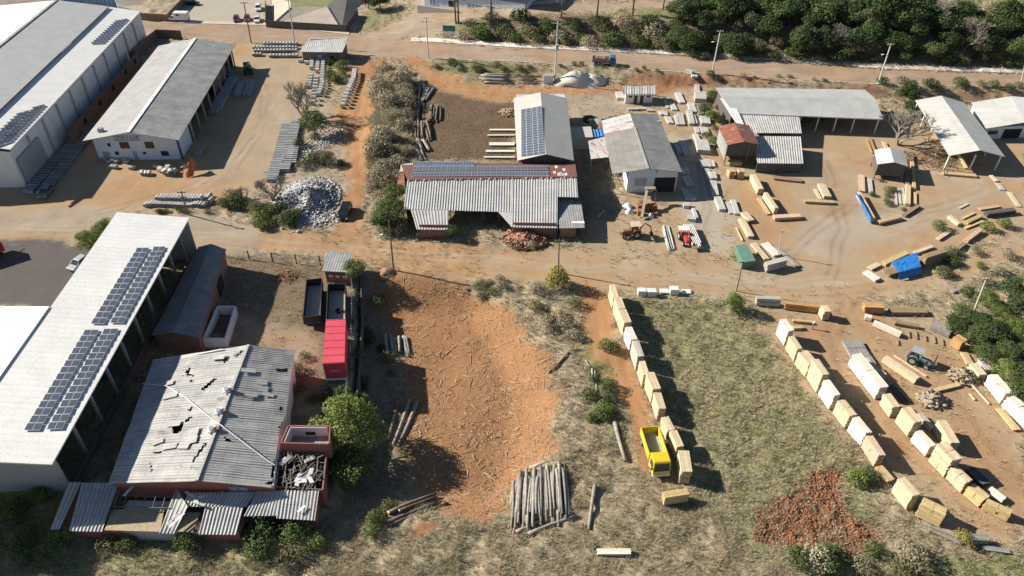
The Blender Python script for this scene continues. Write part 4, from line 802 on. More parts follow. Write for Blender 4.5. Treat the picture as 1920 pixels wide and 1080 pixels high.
for px, py in ((782, 431), (842, 431), (842, 397), (934, 398), (959, 426), (1044, 428), (905, 397), (1083, 370)):
    p = f(px, py) + Vector((.1, .4, 0)); posts(root, [p], p.z - .1, .22, M_darkwood)
mb = MB(); p0, p1 = Vector((bl.x + .4, bl.y - .4, 0)), Vector((br.x - .4, br.y - .4, 0)); wallseg(mb, p1, p0, -.3, 4.2); wallseg(mb, p0, Vector((el.x + .4, el.y + .3, 0)), -.3, (4.2, 3.5)); mb.build('wall', M_brickdull, root)
mb = MB(); a0, a1 = f(785, 428), f(841, 429); wallseg(mb, Vector((a0.x, a0.y + .4, 0)), Vector((a1.x, a1.y + .4, 0)), -.3, 3.0); mb.build('wall', M_brick, root); mb = MB(); b0, b1 = f(962, 424), f(1044, 426); wallseg(mb, Vector((b0.x, b0.y + .4, 0)), Vector((b1.x, b1.y + .4, 0)), -.3, 3.0); mb.build('wall', M_brick, root)
mb = MB(); x0, x1, x2, x3 = E(1049, 428, 2.6), E(1096, 427, 2.6), E(1090, 378, 3.0), E(1046, 371, 3.0); mb.slab(x0, x1, x2, x3, .08); mb.build('side_roof', M_roofgrey, root)
posts(root, [x0 + Vector((.2, .3, 0)), x1 + Vector((-.3, .3, 0)), x2 + Vector((-.3, -.3, 0))], 2.5, .18, M_darkwood)
mb = MB(); wallseg(mb, Vector((x0.x + .3, x0.y + .5, 0)), Vector((x1.x - 1.5, x1.y + .5, 0)), -.3, 2.5); mb.build('wall', M_brick, root)
mb = MB(); mb.slab(*[E(a, b, 2.7) for a, b in ((1072, 418), (1096, 419), (1094, 410), (1071, 410))], .04); mb.build('tin_patch', M_roofwhite, root)

# ------------------------------------------------------------------ panelled shed behind the sawmill
FL, FR, BR, BL = E(970, 301, 5.2), E(1076, 301, 5.2), E(1063, 184, 5.2), E(963, 184, 5.2); zr = solve_ridge(FL, FR, 289)
root = thing('panelled_shed', 'plain grey shed with two blocks of solar panels beside the ridge', 'shed', Vector((*mid(FL, FR).xy, 0)))
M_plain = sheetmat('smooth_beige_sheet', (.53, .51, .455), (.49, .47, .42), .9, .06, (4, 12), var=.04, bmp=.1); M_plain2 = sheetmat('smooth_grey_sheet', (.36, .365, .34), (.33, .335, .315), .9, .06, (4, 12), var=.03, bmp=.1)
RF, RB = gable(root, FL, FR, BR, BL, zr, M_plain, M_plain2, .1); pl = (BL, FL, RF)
for a, b in (((976.7, 206.5, 995.8, 203.2), (977.2, 294.5, 998.7, 291.6)), ((997.2, 203, 1016.3, 199.8), (999.8, 291.4, 1021, 288.6))):
    solar(root, PL(a[0], a[1], *pl), PL(a[2], a[3], *pl), PL(b[2], b[3], *pl), PL(b[0], b[1], *pl), 1, 20, .12, .05)
u, v = frame(FL, FR, BL); L = (BL - FL).length
posts(root, [FL + u * .6 + v * (1 + (L - 2) * i / 5) for i in range(6)] + [FR - u * .6 + v * (1 + (L - 2) * i / 5) for i in range(6)], 5.1, .28, M_conc)
mb = MB(); gablewall(mb, FL + u * .5 + v * .9, FR - u * .5 + v * .9, 3.4, 5.1, zr - .15); mb.build('gable_wall', M_darkwood, root)
mb = MB(); wallseg(mb, BR - u * .5 - v * .6, BL + u * .5 - v * .6, -.3, 5.0); mb.build('wall', M_greywall, root)
mb = MB(); mb.slab(*[E(a, b, 4.9) for a, b in ((966, 186), (1060, 186), (1058, 176), (968, 177))], .06); mb.build('rear_lean_to', M_rustlight, root)

# ------------------------------------------------------------------ workshop with white front
FL, FR, BR, BL = E(1148, 326, 4.9), E(1280, 323, 4.9), E(1232, 214, 4.9), E(1128, 226, 4.9); zr = solve_ridge(FL, FR, 316.5)
root = thing('workshop', 'workshop with grey fibre roof, shaded white front and wide dark doorway', 'workshop', Vector((*mid(FL, FR).xy, 0)))
u, v = frame(FL, FR, BL); L = (BL - FL).length; Wd = (FR - FL).length
Bm, Cm = lerp(FL, BL, .72), lerp(FR, BR, .72)
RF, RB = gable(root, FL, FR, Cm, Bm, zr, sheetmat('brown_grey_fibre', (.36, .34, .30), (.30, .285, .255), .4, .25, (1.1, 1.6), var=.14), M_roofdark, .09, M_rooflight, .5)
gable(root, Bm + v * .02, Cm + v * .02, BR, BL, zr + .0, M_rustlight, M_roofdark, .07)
def q(x, y): return FL + u * x + v * y - Vector((0, 0, 4.9))
k = (zr - 4.9) / (Wd / 2); x0, x1 = 3.4, Wd - .7
mb = MB(); gablewall(mb, q(x0, .7), q(x1, .7), -.3, 4.8 + k * .7, zr - .12, shift=(Wd / 2 - x0) / (x1 - x0)); mb.build('wall', M_blueshadewall, root)  # white front, its bluish shade carried by the wall colour
mb = MB(); wallseg(mb, q(x0, L - .8), q(x0, .9), -.3, 4.8 + k * 2); wallseg(mb, q(x1, .9), q(x1, L * .6), -.3, 4.9); wallseg(mb, q(x1, L - .8), q(x0, L - .8), -.3, 5); mb.build('wall', M_whiteclean, root)
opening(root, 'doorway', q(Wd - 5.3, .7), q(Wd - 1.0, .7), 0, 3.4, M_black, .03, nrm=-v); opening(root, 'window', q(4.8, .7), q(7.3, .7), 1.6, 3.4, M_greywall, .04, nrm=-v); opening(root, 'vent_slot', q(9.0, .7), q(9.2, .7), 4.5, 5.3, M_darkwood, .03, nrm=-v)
posts(root, [q(.4, .6), q(.4, 6), q(.4, 12), q(Wd - .25, .4)], 4.75, .16, M_timber); 
mb = MB(); mb.beam(q(3.2, 1.2) + Vector((0, 0, .1)), q(.9, .9) + Vector((0, 0, 4.3)), .12, .12); mb.build('brace', M_timber, root)
mb = MB(); mb.slab(*[E(a, b, 3.6) for a, b in ((1108, 298), (1148, 294), (1141, 254), (1103, 264))], .05); mb.build('side_lean_to', M_rustlight, root)
posts(root, [E(1109, 297, 3.5), E(1105, 266, 3.5)], 3.5, .16, M_conc)
mb = MB(); a, b, c, d = [E(x, y, 3.8) for x, y in ((1116, 257), (1141, 252), (1138, 240), (1112, 243))]; corr(mb, a, b, c, d, .8, .1, None, 5, wob=.4); mb.build('blue_tarp_sheet', mat('blue_tarpaulin', (.06, .26, .62), (.04, .18, .48), 2, rough=.5), root)
mb = MB(); mb.slab(*[E(a, b, 3.7) for a, b in ((1121, 242), (1136, 240), (1134, 232), (1121, 234))], .05); mb.build('rusty_patch', M_rustroof, root)
root, c, u_, v_ = mono('lean_to_hut', 'tiny flat roofed hut half in shade between panelled shed and workshop', 'hut', (1070, 258), (1112, 257), (1108, 237), (1068, 239), 3.2, 3.4, M_plain, M_greywall)
# chute at the workshop's front
root = thing('sawdust_chute', 'yellow box chute slanting down from the white workshop front', 'chute', E(1217, 384, 0))
pa, pb_ = E(1213, 356, 3.0), E(1203, 408, .5); mb = MB(); mb.beam(pa, pb_, .5, .4); mb.build('trough', mat('yellow_paint', (.40, .36, .24), (.33, .29, .19), 1), root)
mb = MB(); mb.box(pa + Vector((.7, .3, .1)), (2.0, .9, .45), .05); mb.build('hopper', mat('ochre_paint', (.32, .285, .18), (.27, .235, .15), 1), root)
posts(root, [pa + Vector((2.0, -.3, 0)), pa + Vector((2.0, .5, 0))], 3.0, .12, M_darkwood)

# ------------------------------------------------------------------ small huts
FL, FR = E(1170, 177, 2.7), E(1229, 176, 2.7); BL, BR = E(1169, 164, 2.7) , E(1226, 163, 2.7)
root = thing('toilet_hut', 'small white hut with two brown doors and wavy grey roof', 'hut', Vector((*mid(FL, FR).xy, 0)))
u, v = frame(FL, FR, BL); D = 4.6; zr = 3.7; Rl, Rr = FL + v * D * .55, FR + v * D * .55; Rl.z = Rr.z = zr; bl_, br_ = FL + v * D, FR + v * D
mb = MB(); corr(mb, FL, FR, Rr, Rl, .4, .06, None, 2); mb.build('roof', M_roofwave, root); mb = MB(); mb.slab(br_, bl_, Rl, Rr, .06); mb.build('roof', M_roofwhite, root)
mb = MB(); mb.prism([p - Vector((0, 0, 2.7)) for p in (FL + u * .5 + v * .6, FR - u * .5 + v * .6, br_ - u * .5 - v * .4, bl_ + u * .5 - v * .4)], -.3, 2.65); mb.build('wall', M_whiteclean, root)
Wd = (FR - FL).length
def fw(s0, s1, z0, z1, nm, m): opening(root, nm, FL + u * Wd * s0 + v * .6, FL + u * Wd * s1 + v * .6, z0, z1, m, .03, None, -v)
for s in (.34, .535): fw(s, s + .11, 0, 2.05, 'door', M_doorwood)
for s in (.16, .74): fw(s, s + .12, 1.55, 2.05, 'window', M_glass)
root, c, u_, v_ = mono('meter_hut', 'tiny white meter hut at the foot of the transformer pole', 'hut', (1019, 143), (1039, 143), (1038, 137), (1020, 137), 2.3, 2.4, M_roofgrey, M_white, .06, .12)
root, c, u, v = mono('brick_hut', 'brick hut with grey wavy roof at the roadside by the pipe rows', 'hut', (561, 97), (642, 98), (653, 69), (581, 71), 3.1, 4.6, M_roofwave, M_brickdull, .08, .5)
opening(root, 'door', lerp(c[0], c[1], .36), lerp(c[0], c[1], .48), 0, 2.1, M_bluemetal, .03, None, -v); opening(root, 'window', lerp(c[0], c[1], .68), lerp(c[0], c[1], .8), 1.1, 2.0, M_glass, .03, M_greywall, -v)

# ------------------------------------------------------------------ long timber shed below the road
FL, FR = E(1376, 212, 3.9), E(1656, 223, 3.9); rl, rr = E(1353, 181, 5.4), E(1641, 185, 5.4); bl, br = E(1342, 164, 4.5), E(1622, 168, 4.5)
root = thing('timber_shed', 'long open timber shed with smooth pale grey roof and white posts', 'shed', Vector((*mid(FL, FR).xy, 0)))
mb = MB(); mb.slab(FL, FR, rr, rl, .1); mb.build('roof', M_rooftin, root); mb = MB(); mb.slab(br, bl, rl, rr, .1); mb.build('rear_roof', M_rooftin, root)
mb = MB(); mb.beam(FL + Vector((0, -.05, -.06)), FR + Vector((0, -.05, -.06)), .12, .3); mb.build('fascia', M_white, root)
posts(root, [lerp(FL, FR, s) + Vector((0, .5, 0)) for s in (.04, .46, .58, .70, .82, .98)], 3.8, .24, M_white)
mb = MB(); p0, p1 = Vector((bl.x + .5, bl.y - .6, 0)), Vector((br.x - .5, br.y - .6, 0)); wallseg(mb, p1, p0, -.3, 4.3); wallseg(mb, p0, lerp(p0, Vector((FL.x, FL.y, 0)), .9), -.3, 3.7); mb.build('wall', M_darkwood, root)
mb = MB(); a, b, c, d = E(1398, 249, 3.0), E(1503, 250, 3.0), E(1498, 218, 3.7), E(1384, 213, 3.7); corr(mb, a, b, c, d, .5, .06, None, 2); mb.build('lean_to_roof', M_roofwave, root)
mb = MB(); a, b, c, d = E(1420, 306, 2.5), E(1507, 307, 2.5), E(1502, 256, 3.1), E(1412, 255, 3.1); corr(mb, a, b, c, d, .5, .06, None, 2); mb.build('lean_to_roof', M_roofwave, root)
mb = MB(); wallseg(mb, Vector((a.x + .2, a.y + .4, 0)), Vector((b.x - .3, b.y + .4, 0)), -.3, 2.4); wallseg(mb, Vector((b.x - .3, b.y + .5, 0)), Vector((c.x - .3, c.y, 0)), -.3, (2.4, 3.0)); wallseg(mb, Vector((c.x - .3, c.y, 0)), Vector((d.x + .3, d.y, 0)), -.3, 3.0); mb.build('wall', M_darkwood, root)
mb = MB(); mb.slab(E(1386, 240, 3.4), E(1398, 240, 3.4), E(1372, 182, 4.9), E(1350, 184, 4.9), .05); mb.build('side_sheet', M_roofwhite, root)
FL, FR, BR, BL = E(1363, 272, 5.0), E(1424, 271, 5.0), E(1405, 235, 5.0), E(1347, 237, 5.0)
root = thing('rusty_shed', 'tall narrow shed with rust red roof and hanging dark front boards', 'shed', Vector((*mid(FL, FR).xy, 0)))
zr = solve_ridge(FL, FR, 265.5); RF, RB = gable(root, FL, FR, BR, BL, zr, M_rustroof, sheetmat('deep_rust_sheet', (.27, .13, .10), (.21, .10, .08), .5, .25, (1, 1.5), (.5, .47, .44), .2, var=.2), .06)
u, v = frame(FL, FR, BL)
mb = MB(); gablewall(mb, FL + u * .3 + v * .3, FR - u * .3 + v * .3, 2.2, 4.9, zr - .1); mb.build('hanging_boards', M_darkwood, root)
mb = MB(); wallseg(mb, BL + u * .2 - v * .3, FL + u * .2 + v * .3, 1.2, 4.9, .08); mb.build('side_sheet', M_roofgrey, root)
posts(root, [FL + u * .3 + v * .3, FR - u * .3 + v * .3, BR - u * .3 - v * .3, BL + u * .3 - v * .3, FR - u * 2.0 + v * .3], 4.9, .2, M_timber)
FL, FR, BR, BL = E(1780, 292, 3.7), E(1885, 294, 3.7), E(1807, 192, 3.7), E(1716, 188, 3.7); zr = solve_ridge(FL, FR, 281.5)
root = thing('open_barn', 'open sided barn with ribbed pale roof standing on slanting white posts', 'barn', Vector((*mid(FL, FR).xy, 0)))
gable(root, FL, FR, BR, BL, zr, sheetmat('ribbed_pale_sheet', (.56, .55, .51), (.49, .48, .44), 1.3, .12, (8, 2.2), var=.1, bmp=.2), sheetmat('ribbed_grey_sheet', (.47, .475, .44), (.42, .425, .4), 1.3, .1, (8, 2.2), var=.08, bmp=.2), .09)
u, v = frame(FL, FR, BL); L = (BL - FL).length
posts(root, [FL + u * .5 + v * (.8 + (L - 1.6) * i / 4) for i in range(5)] + [FR - u * .5 + v * (.8 + (L - 1.6) * i / 4) for i in range(5)] + [mid(FL, FR) + v * .8], 3.65, .24, M_white)
FL, FR, BR, BL = E(1849, 241, 3.0), E(1985, 236, 3.0), E(1962, 186, 3.0), E(1822, 192, 3.0)
root = thing('office_house', 'white walled house with pale roof at the barn side, dark doorway', 'house', Vector((*mid(FL, FR).xy, 0)))
gable(root, FL, FR, BR, BL, 4.2, sheetmat('beige_house_sheet', (.60, .59, .54), (.55, .54, .5), .6, .12, (3, 5), var=.22, bmp=.2), M_roofwhite, .08); u, v = frame(FL, FR, BL)
mb = MB(); c = [p - Vector((0, 0, 3)) for p in (FL + u * .4 + v * .7, FR - u * .4 + v * .7, BR - u * .4 - v * .5, BL + u * .4 - v * .5)]; mb.prism(c, -.3, 2.95); mb.build('wall', M_blueshadewall, root)
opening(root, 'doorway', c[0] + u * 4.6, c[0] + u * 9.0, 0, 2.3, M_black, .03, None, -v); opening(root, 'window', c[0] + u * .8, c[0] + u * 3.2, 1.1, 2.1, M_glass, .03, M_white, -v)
FL, FR, BR, BL = E(1645, 308, 3.6), E(1703, 312, 3.6), E(1694, 283, 3.6), E(1639, 281, 3.6); zr = solve_ridge(FL, FR, 304)
root = thing('stilt_shed', 'small dark shed with white gable roof standing on stilts', 'shed', Vector((*mid(FL, FR).xy, 0)))
gable(root, FL, FR, BR, BL, zr, sheetmat('stilt_white_sheet', (.66, .66, .65), (.58, .58, .57), .8, .12, (1, 3), var=.08, bmp=.2), M_rooftin, .07); u, v = frame(FL, FR, BL)
mb = MB(); c = [p - Vector((0, 0, 3.6)) for p in (FL + u * .3 + v * .3, FR - u * .3 + v * .3, BR - u * .3 - v * .3, BL + u * .3 - v * .3)]; mb.prism(c, .9, 3.5); mb.build('wall', M_darkwood, root)
mb = MB(); gablewall(mb, c[0] - v * .02, c[1] - v * .02, 3.4, 3.5, zr - .1, .1); mb.build('gable_wall', M_darkwood, root); posts(root, c, .95, .2, M_timber, name='stilt')

# ------------------------------------------------------------------ top edge of the photograph
p0, p1 = G(783, 25), G(862, 25); u = (p1 - p0).normalized(); v = Vector((-u.y, u.x, 0))
root = thing('office_block', 'pale blue office block behind a grey garden wall on the rise', 'building', p0)
mb = MB(); mb.prism([p0 + v * 5, p0 + v * 5 + u * 34, p0 + v * 16 + u * 34, p0 + v * 16], p0.z - 1, p0.z + 5.5); mb.build('wall', M_blueshadewall, root)
mb = MB(); mb.slab(p0 + v * 4.4 + Vector((0, 0, 5.6)), p0 + v * 4.4 + u * 35 + Vector((0, 0, 5.6)), p0 + v * 17 + u * 35 + Vector((0, 0, 6.4)), p0 + v * 17 + Vector((0, 0, 6.4)), .2); mb.build('roof', M_roofgrey, root)
for k in range(5):
    a = p0 + v * 5 + u * (2 + k * 6.3); opening(root, 'window', a, a + u * (2.4 if k != 2 else 4.5), p0.z + 1.6, p0.z + 3.4, M_glass if k % 2 else M_bluemetal, .04, M_white, -v)
root = thing('garden_wall', 'grey rendered garden wall in front of the pale blue block', 'wall', p0); mb = MB(); wallseg(mb, p0, p1, p0.z - .8, p0.z + 2.3, .2); g2 = G(1060, 6); wallseg(mb, p1, g2, p0.z - .8, (p0.z + 1.7, g2.z + 1.5), .2); mb.build('wall', M_greywall, root)
mb = MB(); wallseg(mb, p0 + v * .02, p1 + v * .02, p0.z + 2.3, p0.z + 2.45, .3); mb.build('coping', M_conc, root)
def fence(name, label, pts, h, m, step=2.0, post_m=None, wire=False, pw=.1, panel_t=.05):
    root = thing(name, label, 'fence', pts[0])
    for a, b in zip(pts, pts[1:]):
        n = max(1, int((b - a).length / step))
        for i in range(n + 1):
            p = lerp(a, b, i / n); mb = MB(); mb.box((p.x, p.y, surf(p.x, p.y) + h / 2 - .1), (pw, pw, h + .2)); mb.build('post', post_m or m, root)
        mb = MB()
        za, zb = surf(a.x, a.y), surf(b.x, b.y)
        if wire:
            for k in range(4): mb.beam(Vector((a.x, a.y, za + h * (k + .8) / 4)), Vector((b.x, b.y, zb + h * (k + .8) / 4)), .02, .02)
            mb.build('wire', M_metalgrey, root)
        else: wallseg(mb, a, b, min(za, zb), h + (za + zb) / 2 - .05, panel_t); mb.build('panel', m, root)
    return root
fence('sheet_fence', 'tall blue grey metal sheet fence round the yard behind the warehouse', [G(10, 34), G(106, 24), G(127, 16), G(220, 15), G(228, 30), G(248, 34)], 3.0, M_bluemetal, 3.0, M_metalgrey)
root, c, u_, v_ = mono('rear_shed', 'small beige roofed shed inside the blue sheet fence', 'shed', (143, 34), (207, 34), (212, 20), (150, 20), 3.0, 3.5, M_plain, M_greywall)
root, c, u_, v_ = mono('rear_shed', 'striped white tin shed roof at the corner behind the warehouse', 'shed', (-40, 50), (8, 44), (12, 20), (-30, 20), 4.0, 4.6, M_roofwhite, M_greywall)
root = thing('boundary_wall', 'brown brick boundary wall along the pale parking lot', 'wall', G(265, 36)); mb = MB(); wallseg(mb, G(266, 38), G(316, 41), -.3, 2.2, .2); wallseg(mb, G(316, 41), G(352, 2), -.3, 2.2, .2); mb.build('wall', M_brickdull, root)
root = thing('paved_embankment', 'concrete lined embankment with grass on top behind a dark railing', 'embankment', G(505, 50))
bp = [G(507, 48), G(640, 58), G(700, -25), G(512, -25)]; tp = [E(545, 14, 3.2), E(612, 12, 3.2), E(655, -25, 3.2), E(542, -25, 3.2)]
mb = MB()
for i in range(4): mb.quad(bp[i], bp[(i + 1) % 4], tp[(i + 1) % 4], tp[i])
mb.build('slope', mat('lined_slope', (.52, .45, .36), (.42, .36, .29), .4, fine=(4, .3)), root)
mb = MB(); mb.add(tp, [[0, 1, 2, 3]]); mb.build('grass_top', mat('bank_grass', (.22, .22, .10), (.16, .17, .07), .5), root)
for i in (0, 1):
    mb = MB(); mb.beam(bp[i], tp[i], .4, .25); mb.build('edge_kerb', M_conc, root)
fence('railing', 'dark slatted railing along the foot of the lined embankment', [G(499, 10), G(500, 51), G(650, 60), G(672, 30)], 2.1, mat('dark_slats', (.17, .145, .12), (.12, .105, .09), 3), 2.2, M_darkwood)
fence('post_fence', 'low dark post fence along the grass by the side road', [G(676, 64), G(745, 27), G(752, 12)], 1.2, M_darkwood, 2.5, wire=True)
fence('wire_fence', 'wire fence with dark posts along the gravel road by the yard', [G(424, 482), G(512, 492), G(601, 497)], 2.0, M_darkwood, 3.4, wire=True, pw=.16)
root = thing('retaining_wall', 'dark retaining wall dropping to the cleared lot below the wire fence', 'wall', E(664, 620, 0))
_rw = [E(a, b, 0) + Vector((.75, 0, 0)) for a, b in ((667, 520), (668, 610), (662, 690), (656, 760), (646, 830), (632, 900))]
for a, b in zip(_rw, _rw[1:]): mb = MB(); wallseg(mb, a, b, -PIT_D - .6, .05, .25); mb.build('wall', M_darkwood, root)
fence('wire_fence', 'wire fence with pale leaning posts behind the red lorry body', [E(661, 520, 0), E(662, 610, 0), E(656, 690, 0), E(650, 760, 0)], 2.0, M_concpale, 2.6, wire=True, pw=.12)
fence('wire_fence', 'short dark fence between the brick hut and the road', [G(656, 108), G(684, 112)], 1.2, M_darkwood, 1.6, wire=True)
# ------------------------------------------------------------------ timber stacks
def woodmat(name, c1, c2, isl=.45):
    m, nt, b = nodes(name)
    pos = N(nt, 'ShaderNodeNewGeometry'); c = ramp(nt, noise(nt, 2.2, 5, pos.outputs['Position'], .7), c1, c2, .36, .64)
    c = mixc(nt, isl, c, ramp(nt, pos.outputs['Random Per Island'], (.52, .47, .40), (1.08, 1.06, 1.03), 0, 1), 'MULTIPLY')
    nt.links.new(c, b.inputs['Base Color']); b.inputs['Roughness'].default_value = .85; b.inputs['Specular IOR Level'].default_value = .2
    return m
WM = {'pale': woodmat('pale_pine', (.68, .575, .40), (.56, .455, .295)), 'tan': woodmat('tan_pine', (.60, .455, .27), (.47, .34, .19)), 'white': woodmat('bleached_pine', (.78, .73, .63), (.68, .62, .52), .3),
      'yellow': woodmat('yellow_pine', (.64, .50, .26), (.52, .39, .19)), 'orange': woodmat('orange_pine', (.58, .36, .16), (.45, .26, .11)), 'grey': woodmat('grey_boards', (.36, .335, .305), (.25, .23, .21)),
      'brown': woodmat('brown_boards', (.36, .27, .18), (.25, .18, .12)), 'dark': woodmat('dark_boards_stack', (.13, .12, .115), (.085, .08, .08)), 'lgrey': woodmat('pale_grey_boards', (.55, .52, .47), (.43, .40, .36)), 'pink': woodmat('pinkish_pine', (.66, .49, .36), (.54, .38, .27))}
M_bearer = mat('bearer_timber', (.30, .23, .16), (.2, .15, .1), 3)
def bundle_mb(L, w, h, lay, rows, rag):
    """one strapped pack of boards, lengthwise on x, standing on z=0"""
    mb = MB(); r = rnd
    nl = max(2, int(round(h / lay))); nb = max(2, int(round(w / rows)))
    for k in range(nl):
        off = r.gauss(0, rag * .5)
        for j in range(nb):
            y0, y1 = -w / 2 + w * j / nb, -w / 2 + w * (j + 1) / nb
            a, c = -L / 2 + off + r.gauss(0, rag * .5), L / 2 + off + r.gauss(0, rag * .5)
            if 0 < k < nl - 1 and 0 < j < nb - 1: a += .05; c -= .05
            g = r.uniform(-.012, .012)
            mb.box(((a + c) / 2, (y0 + y1) / 2 + g, h * (k + .5) / nl), (c - a, (y1 - y0) * .965, h / nl * .90))
    return mb
def lumber(A, B, T, R, kind, label, rag=.05, packs=None, lay=.11, rows=.22, name='lumber_stack', h=None, w=None, group=None, lean=0, cat='lumber stack'):
    A, B = G(*A), G(*B); h = h or hgt(B, T[1]); Tt = E(T[0], T[1], B.z + h); Rr = E(R[0], R[1], B.z + h)
    d = B - A; d.z = 0; L = d.length; d.normalize(); n = Vector((-d.y, d.x, 0)); s = (Rr - Tt).dot(n)
    w = w or max(.5, min(abs(s), 3.5)); sg = 1 if s >= 0 else -1
    c = (A + B) / 2 + n * sg * w / 2; zs = [surf(p.x, p.y) for p in (A, B, c)]; c.z = sum(zs) / 3
    root = thing(name, label, cat, c, math.atan2(d.y, d.x), group)
    np_ = packs if packs is not None else (max(1, int(round(h / 1.05))), 1); nzp, nxp = np_ if isinstance(np_, tuple) else (np_, 1)
    ORG[root.name] = Vector()
    hb = .14
    for x in ((-.36, 0, .36) if L > 3.6 else (-.32, .32)):
        mb = MB(); mb.box((x * L, 0, hb / 2 - .1), (.12, w * .96, hb + .2)); mb.build('bearer', M_bearer, root)
    ph = (h - hb) / nzp; pw = L / nxp
    for i in range(nzp):
        for j in range(nxp):
            mb = bundle_mb(pw * .985, w * rnd.uniform(.955, 1.0), ph - .06, lay, rows, rag); o = mb.build('bundle', WM[kind], root)
            o.location = (-L / 2 + pw * (j + .5) + rnd.gauss(0, rag * .6), rnd.gauss(0, .03), hb + ph * i + .01); o.rotation_euler = (0, 0, rnd.gauss(0, .006))
            if i < nzp - 1:
                mb = MB()
                for x in (-.34, .34): mb.box((x * pw, 0, .025), (.06, w * .95, .05))
                k = mb.build('spacer', M_bearer, root); k.location = (-L / 2 + pw * (j + .5), 0, hb + ph * (i + 1) - .05)
    return root
ROW1 = 'high pale stacks along the dirt track'
for a, b, t, r, k, lb in [
 ((1140, 557), (1147, 581), (1148, 557), (1158, 555), 'pale', 'pale lumber stack at the gravel road end of the row beside the dirt track'),
 ((1148, 584), (1156, 607), (1157, 579), (1170, 577), 'pale', 'second pale lumber stack from the gravel road along the dirt track'),
 ((1156, 609), (1166, 634), (1166, 605), (1180, 603), 'pale', 'third pale lumber stack from the gravel road along the dirt track'),
 ((1168, 638), (1178.5, 662), (1178, 638), (1191, 637), 'white', 'bleached lumber stack just before the grey one along the dirt track'),
 ((1181, 666), (1191, 696), (1195, 668), (1208, 667), 'lgrey', 'grey weathered lumber stack in the pale row along the dirt track'),
 ((1194, 700), (1202, 726), (1207, 702), (1218, 700), 'pale', 'pale lumber stack just past the grey one along the dirt track'),
 ((1206, 725), (1219, 757), (1221, 729), (1236, 725), 'pale', 'ragged ended lumber stack second past the grey one along the track'),
 ((1221, 760), (1230, 791), (1234, 766), (1248, 765), 'pale', 'lumber stack with dark sawn end, third past the grey one along the track'),
 ((1235.5, 801), (1248, 826), (1253, 807), (1267, 803), 'pale', 'lumber stack next to the rear end of the yellow lorry'),
 ((1251.7, 831), (1265, 862), (1269, 838.5), (1283, 837), 'pale', 'lumber stack beside the yellow lorry bed'),
 ((1266, 868), (1271, 908), (1274, 884), (1294, 884), 'pale', 'last lumber stack of the track row, beside the yellow lorry cab')]:
    lumber(a, b, t, r, k, lb, .06, None, .10, .2, group=ROW1)
lumber((1244, 949), (1290, 942), (1291, 925), (1287, 913), 'yellow', 'yellow board stack lying crosswise below the yellow lorry', .08, (1, 1), .3, .3)
ROW2 = 'tall stacks along the grassy lot'
for a, b, t, r, k, lb, pk in [
 ((1454, 627), (1469, 649), (1477, 620), (1488, 618), 'white', 'first tall pale stack of the row along the grass, below the orange boards', (3, 2)),
 ((1471.5, 655), (1487, 679), (1496.5, 654), (1505, 651), 'pale', 'second tall stack of the row along the grass, bars on top', (3, 1)),
 ((1488, 685), (1507.6, 709), (1516, 684), (1530, 676), 'pale', 'third tall stack of the row along the grass, closed up to its neighbour', (3, 2)),
 ((1510, 709), (1529, 738), (1535, 703), (1548, 701), 'pale', 'fourth tall stack of the row along the grass, with leaning slats', (3, 2)),
 ((1532.6, 741), (1552.6, 770), (1562, 741), (1574, 739), 'white', 'fifth tall stack of the row along the grass, smooth and whitish', (3, 1)),
 ((1560, 775.5), (1582, 804), (1591, 780), (1606, 777), 'pale', 'sixth tall stack of the row along the grass', (3, 2)),
 ((1587, 809), (1611, 838.5), (1622, 812), (1634, 810), 'white', 'seventh tall stack of the row along the grass, whitish left half', (3, 2)),
 ((1612, 840), (1636, 877), (1644, 854), (1657, 852), 'pink', 'pinkish tall stack of the row above the low white-sided pile', (3, 2)),
 ((1638, 882), (1661, 909), (1664, 901), (1676, 896), 'tan', 'low tan board pile with white side between two tall stacks', (1, 1)),
 ((1669, 924), (1696, 957), (1704, 932), (1718, 926), 'pale', 'tall round cornered stack after the low tan pile', (3, 1)),
 ((1714, 967), (1759, 989), (1766, 966), (1775, 954), 'yellow', 'yellow banded stack at the lower end of the grass side row', (3, 2))]:
    lumber(a, b, t, r, k, lb, .05, pk, .12, .22, group=ROW2)
ROW3 = 'stacks of the middle yard row'
